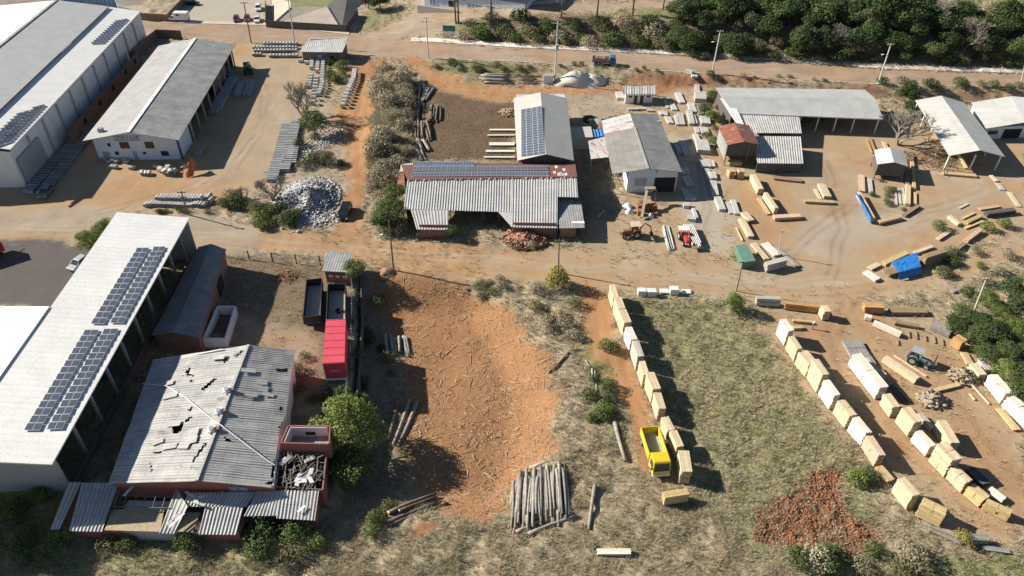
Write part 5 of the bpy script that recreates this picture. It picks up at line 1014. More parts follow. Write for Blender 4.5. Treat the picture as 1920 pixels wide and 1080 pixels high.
for a, b, t, r, k, lb, pk in [
 ((1576, 644), (1604, 690), (1608, 684), (1640, 674), 'grey', 'wide heap of weathered grey boards at the head of the middle row', (1, 3)),
 ((1589, 686), (1639, 749), (1649, 726), (1664, 721), 'white', 'long whitish stack behind the weathered grey heap', (2, 2)),
 ((1612, 684), (1650, 716), (1652, 706), (1662, 702), 'pale', 'low pale stack on the machine side of the long whitish stack', (1, 1)),
 ((1647, 759), (1665, 784), (1676, 763), (1688.5, 759), 'pale', 'square stack right after the long whitish one', (3, 1)),
 ((1676.5, 792), (1700, 820), (1711, 792), (1727, 788), 'pale', 'broad stack with ragged end before the brilliant white stack', (3, 1)),
 ((1705.6, 828), (1733, 857), (1740, 837), (1751, 833), 'white', 'brilliant white stack in the middle row', (2, 1)),
 ((1738, 865), (1766, 896), (1779, 863), (1801, 861), 'pale', 'very big square stack after the brilliant white one', (3, 2)),
 ((1770, 898), (1798, 925), (1803, 904), (1814, 898), 'pale', 'stack with a slanted top board after the very big one', (2, 2)),
 ((1804, 928), (1833, 953), (1840, 938), (1852, 928), 'yellow', 'yellowish banded stack second from the lower end of the middle row', (2, 2)),
 ((1838, 957), (1886, 980), (1893, 966), (1898, 957), 'yellow', 'yellowish stack with jagged end, lowest of the middle row', (3, 2)),
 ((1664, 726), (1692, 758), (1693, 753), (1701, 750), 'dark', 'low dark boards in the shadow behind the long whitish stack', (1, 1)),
 ((1716, 782), (1741, 810), (1742, 802), (1748, 797), 'lgrey', 'low bluish grey boards shaded by the broad ragged stack', (1, 1)),
 ((1747, 806), (1772, 849), (1775, 830), (1788, 822), 'pale', 'stack with loose planks on top behind the brilliant white one', (2, 1)),
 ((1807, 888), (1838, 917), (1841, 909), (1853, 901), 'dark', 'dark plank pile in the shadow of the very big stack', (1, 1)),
 ((1847, 926), (1875, 947), (1877, 940), (1888, 934), 'white', 'low white board pile behind the yellowish banded stack', (1, 1))]:
    lumber(a, b, t, r, k, lb, .06, pk, .12, .22, group=ROW3)
lumber((1651, 680), (1713, 722), (1716, 711), (1727, 708), 'pale', 'long low pale stack with light crossbars near the forklift', .05, (1, 1), .1, .2)
ROW4 = 'stacks along the wood'
for a, b, t, r, k, lb, pk in [
 ((1779, 648), (1796, 659), (1806, 642), (1812, 634), 'orange', 'orange stack with pale top beside the dark grey pole heap', (2, 1)),
 ((1798, 663), (1811, 685), (1815, 681), (1826, 677), 'tan', 'low tan stack below the orange one along the wood', (1, 1)),
 ((1812, 691), (1829, 713), (1831, 702), (1843, 697), 'pale', 'pale stack with splayed ends beside the heap of offcuts', (2, 1)),
 ((1830, 681), (1843, 702), (1845, 693), (1857, 690), 'lgrey', 'greyish stack tucked between the pale splayed one and the wood', (2, 1)),
 ((1843, 722), (1873, 758), (1883, 738), (1897, 733), 'white', 'large dazzling white stack along the wood', (3, 2)),
 ((1875, 763), (1918, 804), (1928, 784), (1942, 778), 'white', 'longest dazzling white stack by the wood, beside the low yellow boards', (3, 2)),
 ((1864, 768), (1899, 809), (1901, 805), (1912, 801), 'yellow', 'low yellow board pile in front of the longest dazzling white stack', (1, 1))]:
    lumber(a, b, t, r, k, lb, .06, pk, .12, .22, group=ROW4)
lumber((1744, 740), (1801, 726), (1800, 722), (1793, 716), 'tan', 'single layer of tan beams bound with a cross batten', .04, (1, 1), .25, .45)
YARD = 'stacks about the upper yard'
for a, b, t, r, k, lb, pk in [
 ((1404.5, 338), (1419, 366), (1420.5, 354), (1431, 353), 'pale', 'pale stack just below the rusty shed', (2, 1)), ((1416.7, 373), (1437, 404), (1438, 401), (1446, 400), 'tan', 'low tan pile beside the slanting pale stack', (1, 1)),
 ((1429, 372), (1449.5, 402), (1456, 390), (1463, 389), 'pale', 'slanting pale stack above the crosswise pink beams', (2, 1)), ((1452, 415), (1503, 412), (1504.5, 405.5), (1501, 399), 'pink', 'crosswise pinkish beams at the foot of the slanting stack', (1, 1)),
 ((1386, 403), (1401, 419), (1401.6, 413), (1411, 408), 'pale', 'short pale stack at the edge of the concrete post yard', (2, 1)), ((1383, 414), (1401, 448), (1402, 442), (1413, 440), 'pale', 'longer pale stack between the post yard and the green container', (2, 1)),
 ((1449, 338), (1502, 344), (1502, 340), (1500, 334), 'brown', 'long dark topped boards along the shaded shed front', (1, 1)),
 ((1523, 356), (1534, 375), (1534, 373), (1541, 372), 'pale', 'narrow flat pile beside the higher pale stack in the yard', (1, 1)), ((1531, 350), (1543, 374), (1544, 367), (1557, 365), 'pale', 'pale stack pair standing higher in the open yard', (2, 1)),
 ((1509, 382), (1564, 385), (1564, 380), (1563, 375), 'tan', 'single crosswise beams below the pale stack pair', (1, 1)),
 ((1406, 461), (1432, 491), (1434, 486), (1444, 484), 'pale', 'pale plank pile between green container and grey stack', (1, 1)), ((1436, 512), (1473, 502), (1474, 487), (1471, 480), 'lgrey', 'grey fronted stack with pale end beside the green container', (2, 1)),
 ((1426, 460), (1450, 483), (1453, 479), (1463, 472), 'white', 'whitish loose planks piled at the lamp post', (1, 1)), ((1451, 466), (1493, 503), (1497, 499), (1503, 497), 'grey', 'grey slabs sloping away behind the lamp post', (1, 1))]:
    lumber(a, b, t, r, k, lb, .07, pk, .12, .24, group=YARD)
ISL = 'stacks around the grassy island'
for a, b, t, r, k, lb, pk in [
 ((1609.5, 330), (1611, 361), (1611, 357), (1622, 357), 'pink', 'pinkish board pile beside the grey one by the island', (1, 1)), ((1625.5, 336), (1629, 366), (1629, 363), (1637, 364), 'lgrey', 'grey white board pile next to the pinkish one', (1, 1)),
 ((1604, 368), (1631, 417), (1632, 408), (1638, 406), 'pale', 'long stack with a blue tarpaulin hung along its side', (2, 1)), ((1648, 423), (1690, 413), (1689, 407), (1685, 402), 'tan', 'tan beam stack at the lower edge of the island', (1, 1)),
 ((1697, 409), (1725, 390), (1725, 385), (1720, 381), 'brown', 'brownish beam stack slanting up at the island edge', (1, 1)), ((1676, 356), (1678, 385), (1678, 383), (1681, 383), 'lgrey', 'thin grey plank pile standing nearest the island grass', (1, 1)),
 ((1683, 353), (1685, 383), (1685, 381), (1688, 381), 'lgrey', 'thin plank pile second from the island grass', (1, 1)), ((1689, 353), (1692, 384), (1692, 382), (1695, 382), 'lgrey', 'thin plank pile third from the island grass', (1, 1)),
 ((1696, 350), (1695, 386), (1696, 380), (1706, 380), 'pale', 'thick whitish plank stack with red brown end by the island', (1, 1)), ((1712, 362), (1712, 384), (1712, 381), (1718, 381), 'tan', 'short tan plank stack with dark end by the island', (1, 1)),
 ((1694, 300), (1697, 350), (1697, 347), (1704, 347), 'brown', 'long boards lying in the shade of the stilt shed', (1, 1)), ((1705, 290), (1710, 356), (1710, 351), (1716, 350), 'tan', 'long posts reaching out of the stilt shed shade', (1, 1)),
 ((1622, 262), (1632, 288), (1632, 286), (1635, 286), 'orange', 'single orange beam above the stilt shed', (1, 1)), ((1629, 260), (1638, 284), (1639, 281), (1642, 280), 'brown', 'brown post pile above the stilt shed', (1, 1)),
 ((1652, 268), (1658, 280), (1660, 276), (1666, 275), 'tan', 'small tan block pile directly behind the stilt shed roof', (1, 1))]:
    lumber(a, b, t, r, k, lb, .06, pk, .14, .25, group=ISL)
TARP = 'stacks around the blue tarpaulin'
for a, b, t, r, k, lb, pk in [
 ((1616, 514), (1640, 530), (1641, 525), (1648, 519), 'white', 'whitish front stack left of the blue tarpaulin', (1, 1)), ((1634, 509), (1652, 500), (1652, 496), (1641, 491), 'pale', 'low pale boards behind the whitish front stack', (1, 1)),
 ((1660, 501), (1704, 480), (1704, 474), (1698.6, 467), 'yellow', 'yellow board stack above the blue tarpaulin', (1, 1)), ((1717, 479), (1750, 467), (1748, 462), (1741, 458), 'pale', 'pale stack behind the large shaded one', (1, 1)),
 ((1730, 503), (1769, 491), (1770, 471), (1763, 464), 'brown', 'large olive brown stack right of the blue tarpaulin', (2, 1)), ((1779, 485), (1811.5, 461), (1811, 456), (1804, 453), 'brown', 'bark edged slab stack beyond the olive brown one', (1, 1)),
 ((1812.6, 458), (1840, 437), (1843, 430), (1837, 424.7), 'pink', 'pinkish grey stack at the end of the slanting line', (1, 1)), ((1761, 452), (1784, 437), (1784, 433), (1777, 430), 'pale', 'short pale stack alone above the slanting line', (1, 1)),
 ((1774, 411), (1793.5, 426), (1797, 419), (1804, 418), 'pale', 'pale wedge like stack before the tan pair', (2, 1)), ((1814, 423), (1842, 410), (1841, 404), (1834, 400), 'tan', 'tan board stack of the pair, nearer the shrub', (1, 1)),
 ((1806, 413), (1828, 402), (1828, 399), (1824, 396), 'tan', 'tan board pile of the pair, farther from the shrub', (1, 1)), ((1810, 431), (1845, 417), (1845, 414), (1841, 411), 'yellow', 'low yellowish beams below the tan pair', (1, 1)),
 ((1838, 396), (1876, 390), (1876, 387), (1872, 383), 'tan', 'flat tan boards above the black tarpaulin', (1, 1)), ((1849, 409), (1903, 402), (1902, 394), (1888, 389), 'dark', 'long stack wrapped in black sheeting by the shrub', (1, 1)),
 ((1800, 393), (1817, 384), (1817, 382), (1813, 380), 'lgrey', 'tiny grey board pile left of the flat tan boards', (1, 1)), ((1854, 331), (1866, 342), (1867, 339), (1873, 338), 'pale', 'short pale stack just outside the barn shadow', (1, 1)),
 ((1864, 344), (1873, 357), (1873, 355), (1884, 354), 'lgrey', 'grey white plank pile under the short pale stack', (1, 1)), ((1886, 361), (1904, 388), (1905, 386), (1915, 384), 'pale', 'flat whitish stack at the edge of the green verge', (1, 1)),
 ((1768, 329), (1832, 335), (1832, 331), (1826, 325), 'tan', 'long tan boards in front of the open barn', (1, 1)), ((1793, 290), (1808, 318), (1809, 314), (1814, 313), 'yellow', 'yellow stack standing inside the open barn', (1, 1)),
 ((1742, 252), (1752, 263), (1752, 262), (1762, 260), 'tan', 'tan boards under the barn edge behind the second post', (1, 1))]:
    lumber(a, b, t, r, k, lb, .06, pk, .13, .25, group=TARP)
GATE = 'stacks by the yard entrance'
for a, b, t, r, k, lb, pk in [
 ((1416, 574), (1462, 576), (1464, 562), (1464, 556), 'lgrey', 'grey stack with dark front beside the small round tree', (2, 1)), ((1469, 581), (1535, 588), (1536, 576), (1533, 570), 'orange', 'long orange stack between the grey and the upright pale one', (2, 1)),
 ((1533, 590), (1540, 602), (1547, 584), (1558, 580), 'pale', 'high pale stack at the end of the orange boards', (3, 1)), ((1485, 606), (1521, 609), (1521, 604), (1520, 600), 'tan', 'flat brown boards behind the first tall stack', (1, 1)),
 ((1486, 621), (1504, 620), (1504, 615), (1502, 609), 'tan', 'short tan pile tucked behind the first tall stack', (1, 1)), ((1618, 588), (1655, 590), (1655, 577), (1645, 567), 'orange', 'orange ended stack with pale top across the entrance', (2, 1)),
 ((1669, 592), (1738, 593), (1737, 586), (1722, 575), 'brown', 'wide rack of rough planks on slanting bearers', (1, 1)), ((1634, 612), (1685.5, 635), (1687, 628), (1689, 621), 'white', 'long pale stack pointing at the ground bearers', (1, 1)),
 ((1676, 611), (1723, 619), (1724, 613), (1722, 607), 'brown', 'brown beam stack above the ground bearers', (1, 1)), ((1741, 620), (1777, 635), (1780, 626), (1788, 614), 'grey', 'heap of grey weathered poles at the edge of the wood', (1, 1)),
 ((1620, 601), (1632, 604), (1634, 597), (1640, 592), 'white', 'small whitish bundle under the orange ended stack', (1, 1)), ((1786, 553), (1817, 542), (1817, 537), (1811, 533), 'grey', 'grey board pile at the shrubs by the leaning pole', (1, 1)),
 ((1815, 1022), (1850, 1023), (1851, 1012), (1847, 1000), 'grey', 'grey topped dark stack by the yellow shrub', (1, 1)), ((1842, 1034), (1893, 1041), (1895, 1036), (1892, 1027), 'grey', 'low grey boards lying past the grey topped stack', (1, 1)),
 ((1120, 1044), (1183, 1044), (1184, 1039), (1182, 1028), 'white', 'white board bundle lying alone in the dry grass', (1, 1))]:
    lumber(a, b, t, r, k, lb, .06, pk, .12, .25, group=GATE)
MILL = 'fresh beams beside the panelled shed'
for i, (y0, y1, x0) in enumerate(((247, 241, 917), (257, 253, 914), (275, 266, 918), (287, 280, 912), (298, 293, 908))):
    lumber((x0, y0), (966, y0), (966, y0 - 3.4), (966, y1), 'white', ['white beam stack farthest from the sawmill', 'white beams second from the top by the panelled shed', 'wide white beam stack, middle of five by the panelled shed', 'wide white beams next to the sawmill end', 'white beams nearest the red sawmill roof'][i], .1, (1, 1), .25, .4, group=MILL)
SLAB = 'sawn slabs before the rusty shed'
for a, b, t, r, lb in (((1363, 306), (1366, 312), (1367, 304), (1391, 303), 'yellow slab bundle highest under the rusty shed boards'), ((1361, 329), (1366, 335), (1368, 322), (1380, 321), 'yellow slab bundle on the post yard side before the rusty shed'), ((1379, 330), (1382, 336), (1384, 322), (1396, 321), 'yellow slab bundle on the inner side before the rusty shed')):
    lumber(a, b, t, r, 'tan', lb, .12, (1, 1), .25, .3, group=SLAB)
# tarpaulins
M_tarp = mat('blue_tarp', (.035, .21, .56), (.025, .14, .42), 1.4, rough=.45, bmp=.4); M_tarpdark = mat('black_sheeting', (.10, .105, .115), (.05, .05, .055), 1.5, rough=.4)
def drape(name, label, pts, m, cat='tarpaulin'):
    mb = MB()
    for a, b, c, d in pts:
        n = 8; o = len(mb.v)
        for j in range(n + 1):
            for i in range(n + 1):
                p = lerp(lerp(a, b, i / n), lerp(d, c, i / n), j / n); k = (float(vnoise(p.x * 1.0, p.y + p.z * 2, .6, 31)) - .5) * .16; mb.v.append(p + Vector((0, -k * .5, k + .05)))
        for j in range(n):
            for i in range(n): mb.f.append([o + j * (n + 1) + i, o + j * (n + 1) + i + 1, o + (j + 1) * (n + 1) + i + 1, o + (j + 1) * (n + 1) + i]); mb.uv.append(None); mb.mi.append(0)
    o = mb.build(name, m, None, smooth=False); sm = o.modifiers.new('thick', 'SOLIDIFY'); sm.thickness = .02; tag(o, label, cat); return o
p = [E(a, b, 1.35) for a, b in ((1685, 511), (1727, 500), (1719, 473), (1671, 492))]; dn = [E(a, b, .15) for a, b in ((1686, 526), (1728, 514))]
o = drape('tarpaulin', 'big blue tarpaulin spread over stacked boards in the slanting line', [(p[0], p[1], p[2], p[3]), (dn[0], dn[1], p[1], p[0])], M_tarp)
p = [G(1602.5, 364), G(1631.5, 420)]; q_ = [E(1607, 362, 1.5), E(1633, 408, 1.5)]
drape('tarpaulin', 'blue tarpaulin hanging down the side of the long stack by the island', [(p[0] + Vector((0, 0, .1)), p[1] + Vector((0, 0, .1)), q_[1], q_[0])], M_tarp)
lumber((1668, 521), (1690, 515), (1690, 508), (1678, 496), 'brown', 'loose brown offcuts piled at the blue tarpaulin edge', .2, (1, 1), .2, .25, group=TARP); lumber((1690, 520), (1726, 507), (1726, 496), (1716, 476), 'brown', 'board stack hidden beneath the big blue tarpaulin', .05, (1, 1), .3, .5, h=1.2, group=TARP)

# ------------------------------------------------------------------ logs
M_bark = mat('log_bark', (.30, .235, .175), (.17, .125, .09), 2.5, bmp=.5, obj=.7); M_barkgrey = mat('grey_log', (.40, .365, .32), (.27, .235, .20), 2.0, bmp=.4, obj=.6); M_cut = mat('cut_log_end', (.55, .40, .24), (.42, .29, .16), 4)
def logobj(a, b, r, m, label, group=None, dz=0.0):
    za, zb = surf(a.x, a.y), surf(b.x, b.y); a = Vector((a.x, a.y, za + r + dz)); b = Vector((b.x, b.y, zb + r * .85 + dz)); mb = MB(); n = 9; o = 0
    k = 5; side = (b - a).cross(Vector((0, 0, 1))).normalized() * rnd.uniform(-.05, .05) * (b - a).length * .4
    pts = [lerp(a, b, i / (k - 1)) + side * math.sin(i / (k - 1) * math.pi) for i in range(k)]
    mb.path(pts, [r * (1.08 - .25 * i / (k - 1)) * rnd.uniform(.95, 1.05) for i in range(k)], n); mb.mi[-1] = mb.mi[-2] = 1
    ob = mb.build('log', [m, M_cut], None, origin=(a + b) / 2, smooth=True); return tag(ob, label, 'log', group)
def logpile(p00, p01, p10, p11, n, r, m, label, group, top=0, ends=.12):
    """logs side by side from edge p00-p01 (far ends) to p10-p11 (near ends)"""
    a0, a1, b0, b1 = G(*p00), G(*p01), G(*p10), G(*p11)
    for i in range(n):
        s = (i + .5 + rnd.gauss(0, .12)) / n; a, b = lerp(a0, a1, s), lerp(b0, b1, s); d = (b - a); a, b = a - d * rnd.uniform(-ends, ends), b + d * rnd.uniform(-ends, ends)
        j = Vector((rnd.gauss(0, r * .8), 0, 0)); logobj(a + j, b + j + Vector((rnd.gauss(0, r * .5), 0, 0)), r * rnd.uniform(.8, 1.2), m, label, group)
    for i in range(top):
        s = (rnd.uniform(.12, .88)); a, b = lerp(a0, a1, s), lerp(b0, b1, s); d = (b - a); j = Vector((rnd.gauss(0, r * 2.2), 0, 0)); a, b = a - d * rnd.uniform(-ends * 2, ends), b + d * rnd.uniform(-ends * 2, ends)
        logobj(a + j, b + j * .7, r * rnd.uniform(.8, 1.1), m, label, group, r * 1.65)
logpile((962, 900), (1060, 880), (950, 990), (1070, 974), 24, .2, M_barkgrey, 'long grey brown log in the big pile on the cleared lot', 'logs of the big pile on the cleared lot', 22, .11)
logpile((716, 634), (765, 634), (718, 668), (770, 668), 9, .24, M_barkgrey, 'short grey log in the shaded pile beside the red lorry body', 'logs of the short shaded pile', 3, .08)
for a, b, lb in (((746, 752), (728, 826), 'dark charred log beside the two long paler ones'), ((768, 752), (738, 834), 'long grey log in the middle of three at the tree shade'), ((782, 756), (747, 836), 'long tan log at the sunny side of three')): logobj(G(*a), G(*b), .27, M_bark if 'dark' in lb else M_barkgrey, lb)
logpile((724, 962), (736, 985), (806, 928), (832, 950), 6, .26, M_bark, 'dark log in the shaded pile above the red earth patch', 'logs of the shaded lower pile', 2, .1)
for a, b, r, lb in (((1115, 914), (1104, 992), .25, 'single grey log lying alone in the dry grass'), ((1152, 796), (1172, 866), .28, 'single long log along the dirt track verge'), ((993, 880), (1089, 846), .24, 'reddish log lying across the head of the big pile'), ((990, 1004), (1082, 967), .22, 'long log slanting along the foot of the big pile'), ((968, 1000), (1010, 980), .24, 'short log end under the foot of the big pile'),
    ((1028, 700), (1060, 672), .16, 'short dark log at the verge of the cleared lot'), ((1036, 695), (1066, 664), .12, 'thin dark branch beside the short dark log'), ((1110, 694), (1113, 722), .16, 'pale post lying in the green weeds'), ((1115, 698), (1120, 736), .16, 'pale round post beside its twin in the green weeds'), ((1098, 676), (1106, 690), .14, 'white topped post end in the green weeds')): logobj(G(*a), G(*b), r, M_barkgrey if 'dark' not in lb else M_bark, lb)
UP_ = 'logs beside the bushy bank'
logpile((784, 152), (800, 152), (776, 172), (792, 172), 5, .2, M_bark, 'thin dark log at the top of the bank side piles', UP_, 0); logpile((786, 162), (812, 168), (786, 188), (796, 190), 5, .3, M_barkgrey, 'pale splayed log above the wide dark pile', UP_, 0)
logpile((778, 196), (826, 202), (774, 226), (826, 230), 17, .26, M_bark, 'dark log in the wide pile by the bushy bank', UP_, 9); logpile((778, 232), (800, 232), (772, 262), (812, 266), 12, .25, M_bark, 'brown log in the crossed pile below the wide one', UP_, 6)
logpile((772, 264), (796, 264), (782, 282), (806, 284), 7, .3, M_barkgrey, 'sunlit tan log near the sawmill corner', UP_, 2); logpile((774, 284), (790, 284), (780, 302), (798, 302), 6, .22, M_barkgrey, 'thin log touching the sawmill corner', UP_, 0)
logpile((907, 138), (905, 158), (958, 141), (955, 160), 6, .32, M_barkgrey, 'grey log in the roadside pile beyond the orange track', 'logs of the roadside pile', 3, .05); logpile((966, 140), (972, 160), (1006, 144), (1012, 160), 8, .16, M_bark, 'thin dark pole in the heap beside the meter hut', 'poles beside the meter hut', 2, .15)

# ------------------------------------------------------------------ concrete posts and slabs
def beam_mesh(L, w, h, k):
    mb = MB()
    for i in range(k):
        y = -w / 2 + w * (i + .5) / k; mb.box((rnd.uniform(-.06, .06), y, h / 2), (L, w / k * .9, h))
    return mb
CB = 'precast concrete posts'
BE = [(1290, 140, 1291, 151, 2.2, .9), (1298, 152, 1300, 159, 1.6, .5), (1306, 157, 1307, 176, 1.3, .5), (1311, 180, 1312.5, 194, 2.8, 1.2), (1294, 196, 1300, 213, 1.7, .5), (1308, 200, 1311.5, 216, .8, .3), (1315, 199, 1319.5, 216, 1.0, .5), (1291.5, 210, 1297, 236, 1.3, .6), (1299, 217, 1304, 234, 1.0, .4), (1320, 223, 1323, 237, 2.2, .8),
 (1305, 240, 1308, 251, 1.0, .4), (1314, 240, 1320, 252, 1.1, .4), (1322, 241, 1327.5, 254, 1.0, .4), (1302, 254, 1308.5, 266, 1.2, .5), (1314, 270, 1318.5, 290, 2.8, 1.1), (1319.5, 304, 1323, 316, 2.2, .5), (1326, 302, 1329, 314, 1.1, .5), (1333.5, 304, 1337, 315, 1.0, .4), (1324, 319, 1331, 339, 1.1, .4), (1334.5, 326, 1337.5, 338, 1.5, .5),
 (1335.5, 343, 1341, 370, 1.4, .6), (1344, 373, 1354, 397, 1.4, .6), (1363, 381, 1371, 402, 1.0, .3), (1373, 378, 1381.5, 404, 1.1, .5), (1270, 176, 1279, 195, 1.6, .4), (1245, 184, 1252, 204, .8, .2), (1258, 194, 1265, 208, 1.4, .3), (1266, 218, 1270, 236, .8, .4), (1272, 214, 1277, 236, .8, .4), (1277.5, 214, 1282, 236, .6, .4), (1238, 210, 1242, 217, 1.1, .4), (1246, 211, 1249.5, 219, .9, .4), (1251, 221, 1258, 233, 1.4, .4),
 (1160.5, 176, 1163, 188, 1.9, .7), (1177, 207, 1186, 207, .9, .5), (1187.5, 207, 1195, 207, .9, .5), (1197, 206, 1211, 206.5, .9, .5), (1213, 209, 1224, 209.5, .8, .4), (1268, 274, 1274, 290, 1.2, .5), (1276, 268, 1286, 292, 1.3, .6), (1283, 318, 1286, 330, 1.6, .5), (1284, 334, 1294, 350, 1.6, .5), (1282, 356, 1290, 375, 1.2, .5), (1293, 366, 1301, 376, 1.2, .5), (1281, 388, 1291, 388.5, 1.3, .7), (1299, 393, 1307, 413, .7, .4), (1288, 412, 1304, 414, 1.4, .7)]
for i, (x0, y0, x1, y1, w, h) in enumerate(BE):
    a, b = G(x0, y0), G(x1, y1); d = b - a; c = (a + b) / 2; mb = beam_mesh(d.length, w, h, max(1, int(w / .55)))
    o = mb.build('concrete_posts', M_concpale, None, origin=(0, 0, 0)); o.location = (c.x, c.y, surf(c.x, c.y) + .03); o.rotation_euler = (0, 0, math.atan2(d.y, d.x))
    where = 'in front of the small white hut' if 33 <= i <= 37 else 'in the shade beside the workshop' if i >= 38 else 'on the bare ground between workshop and timber shed'
    look = 'low' if h < .45 else 'high' if h > .75 else 'middling'; tag(o, f'{look} pile of {"wide" if w > 1.7 else "narrow" if w < 1 else "pale"} concrete posts {where}', 'concrete posts', CB)

# ------------------------------------------------------------------ concrete pipes
def pipe_mesh(name, L, r, m=M_concpale, t=.08, n=14):
    mb = MB(); ring = lambda x, q: [Vector((x, q * math.cos(2 * math.pi * i / n), q * math.sin(2 * math.pi * i / n) + r)) for i in range(n)]
    A, B, C, D = ring(-L / 2, r), ring(L / 2, r), ring(L / 2, r - t), ring(-L / 2, r - t); v = A + B + C + D
    f = []
    for k0, k1 in ((0, 1), (1, 2), (2, 3), (3, 0)):
        for i in range(n): f.append([k0 * n + i, k0 * n + (i + 1) % n, k1 * n + (i + 1) % n, k1 * n + i])
    mb.add(v, f); o = mb.build(name, m, None, origin=(0, 0, 0), smooth=False); COL.objects.unlink(o); return o.data
PM = {r: pipe_mesh('concrete_pipe', L, r) for r, L in ((.36, 1.0), (.42, 1.25), (.5, 1.3), (.62, 1.0), (.7, 1.15))}
def pipe(p, r, rz, label, group, dz=0.0):
    o = bpy.data.objects.new('concrete_pipe', PM[r]); COL.objects.link(o); o.location = (p.x, p.y, surf(p.x, p.y) + dz); o.rotation_euler = (0, 0, rz + rnd.gauss(0, .02)); return tag(o, label, 'concrete pipe', group)
H_ = math.pi / 2
for y, x0, x1, n, g in ((84.5, 497, 556, 11, 'back row'), (91.5, 478, 556, 14, 'second row'), (97.5, 480, 556, 14, 'third row'), (107, 508, 557, 9, 'front row')):
    for i in range(n): pipe(G(x0 + (x1 - x0) * i / (n - 1), y), .42, H_, f'pale concrete pipe in the {g} beside the brick hut', f'concrete pipes beside the brick hut, {g}')
for x in (477, 483, 489): pipe(G(x, 104.5), .42, H_, 'concrete pipe in the short front group at the roadside heap', 'short front group of pipes')
def col(pts, n, r, rz, label, group):
    for i in range(n):
        s = i / max(1, n - 1) * (len(pts) - 1); k = min(int(s), len(pts) - 2); a, b = G(*pts[k]), G(*pts[k + 1]); pipe(lerp(a, b, s - k), r, rz, label, group)
col([(666, 138), (664, 152), (655, 172), (644, 202)], 15, .7, 0, 'big concrete ring in the curved row along the orange track', 'rings along the orange track')
col([(607, 118), (606, 136), (605, 155)], 9, .62, 0, 'concrete ring in the long file behind the brick hut', 'long file of rings'); col([(597, 119), (596, 136)], 5, .62, 0, 'concrete ring in the middle file behind the brick hut', 'middle file of rings'); col([(586, 117), (585, 130)], 4, .62, 0, 'concrete ring in the short file behind the brick hut', 'short file of rings')
col([(565, 117), (576, 120)], 2, .5, 0, 'concrete pipe lying singly at the hut corner', 'pipes at the hut corner'); col([(583, 145), (579, 165)], 5, .5, 0, 'concrete pipe in the yard side group by the bare tree', 'yard side group'); col([(594, 149), (590, 180)], 6, .5, 0, 'concrete pipe in the middle group by the bare tree', 'middle group by the bare tree'); col([(606, 160), (599, 180)], 5, .62, 0, 'concrete ring in the inner group by the bare tree', 'inner group by the bare tree')
col([(590, 188), (588, 196)], 2, .62, 0, 'half buried ring under the bare tree', 'rings under the bare tree')
# two files of short channels by the rubble heap
def chan_mesh(L, w, h):
    mb = MB(); mb.box((0, 0, .06), (L, w, .12)); mb.box((0, -w / 2 + .05, h / 2), (L, .1, h)); mb.box((0, w / 2 - .05, h / 2), (L, .1, h)); mb.box((0, 0, h - .05), (L * .98, w * .96, .1)); o = mb.build('concrete_channel', M_concch, None, origin=(0, 0, 0)); COL.objects.unlink(o); return o.data
M_concch = mat('channel_concrete', (.42, .43, .43), (.33, .34, .345), 1.2, fine=(7, .35), obj=.4)
CH = chan_mesh(2.3, .55, .75)
def chan(p, rz, label, group):
    o = bpy.data.objects.new('concrete_channel', CH); COL.objects.link(o); o.location = (p.x, p.y, surf(p.x, p.y) + .02); o.rotation_euler = (0, 0, rz + rnd.gauss(0, .015)); tag(o, label, 'concrete channel', group)
for i in range(34): s = i / 33; chan(lerp(G(539, 237), G(511, 341), s), .02, 'grey concrete channel in the outer file beside the white rubble', 'outer file of channels')
for i in range(30): s = i / 33; chan(lerp(G(556, 231), G(531, 336), s), .02, 'grey concrete channel in the inner file beside the white rubble', 'inner file of channels')
for i in range(9): s = i / 8; chan(lerp(G(552, 280), G(546, 308), s), .02, 'grey concrete channel in the short third file at the rubble foot', 'short third file of channels')
for i in range(30): s = i / 29; chan(lerp(G(55, 362), G(168, 238), s), -.1, 'concrete channel in the shaded file at the warehouse wall', 'shaded file at the warehouse'); chan(lerp(G(80, 365), G(178, 244), s), -.1, 'concrete channel in the shaded outer file between the two factories', 'shaded outer file between the factories')
# slabs in the shade of the concrete works
for i, (x0, y0, x1, y1, w) in enumerate(((438, 150, 405, 208, 2.4), (455, 160, 446, 182, 1.8), (472, 155, 462, 182, 1.8), (428, 135, 440, 150, 2.0), (412, 190, 400, 214, 2.0), (377, 280, 370, 292, 1.6))):
    a, b = G(x0, y0), G(x1, y1); d = b - a; c = (a + b) / 2; mb = beam_mesh(d.length, w, .8, 3); o = mb.build('slab_pile', M_concch, None, origin=(0, 0, 0)); o.location = (c.x, c.y, surf(c.x, c.y) + .03); o.rotation_euler = (0, 0, math.atan2(d.y, d.x)); tag(o, 'pile of bluish concrete slabs in the shade of the concrete works', 'slab pile', 'slab piles in the shade')
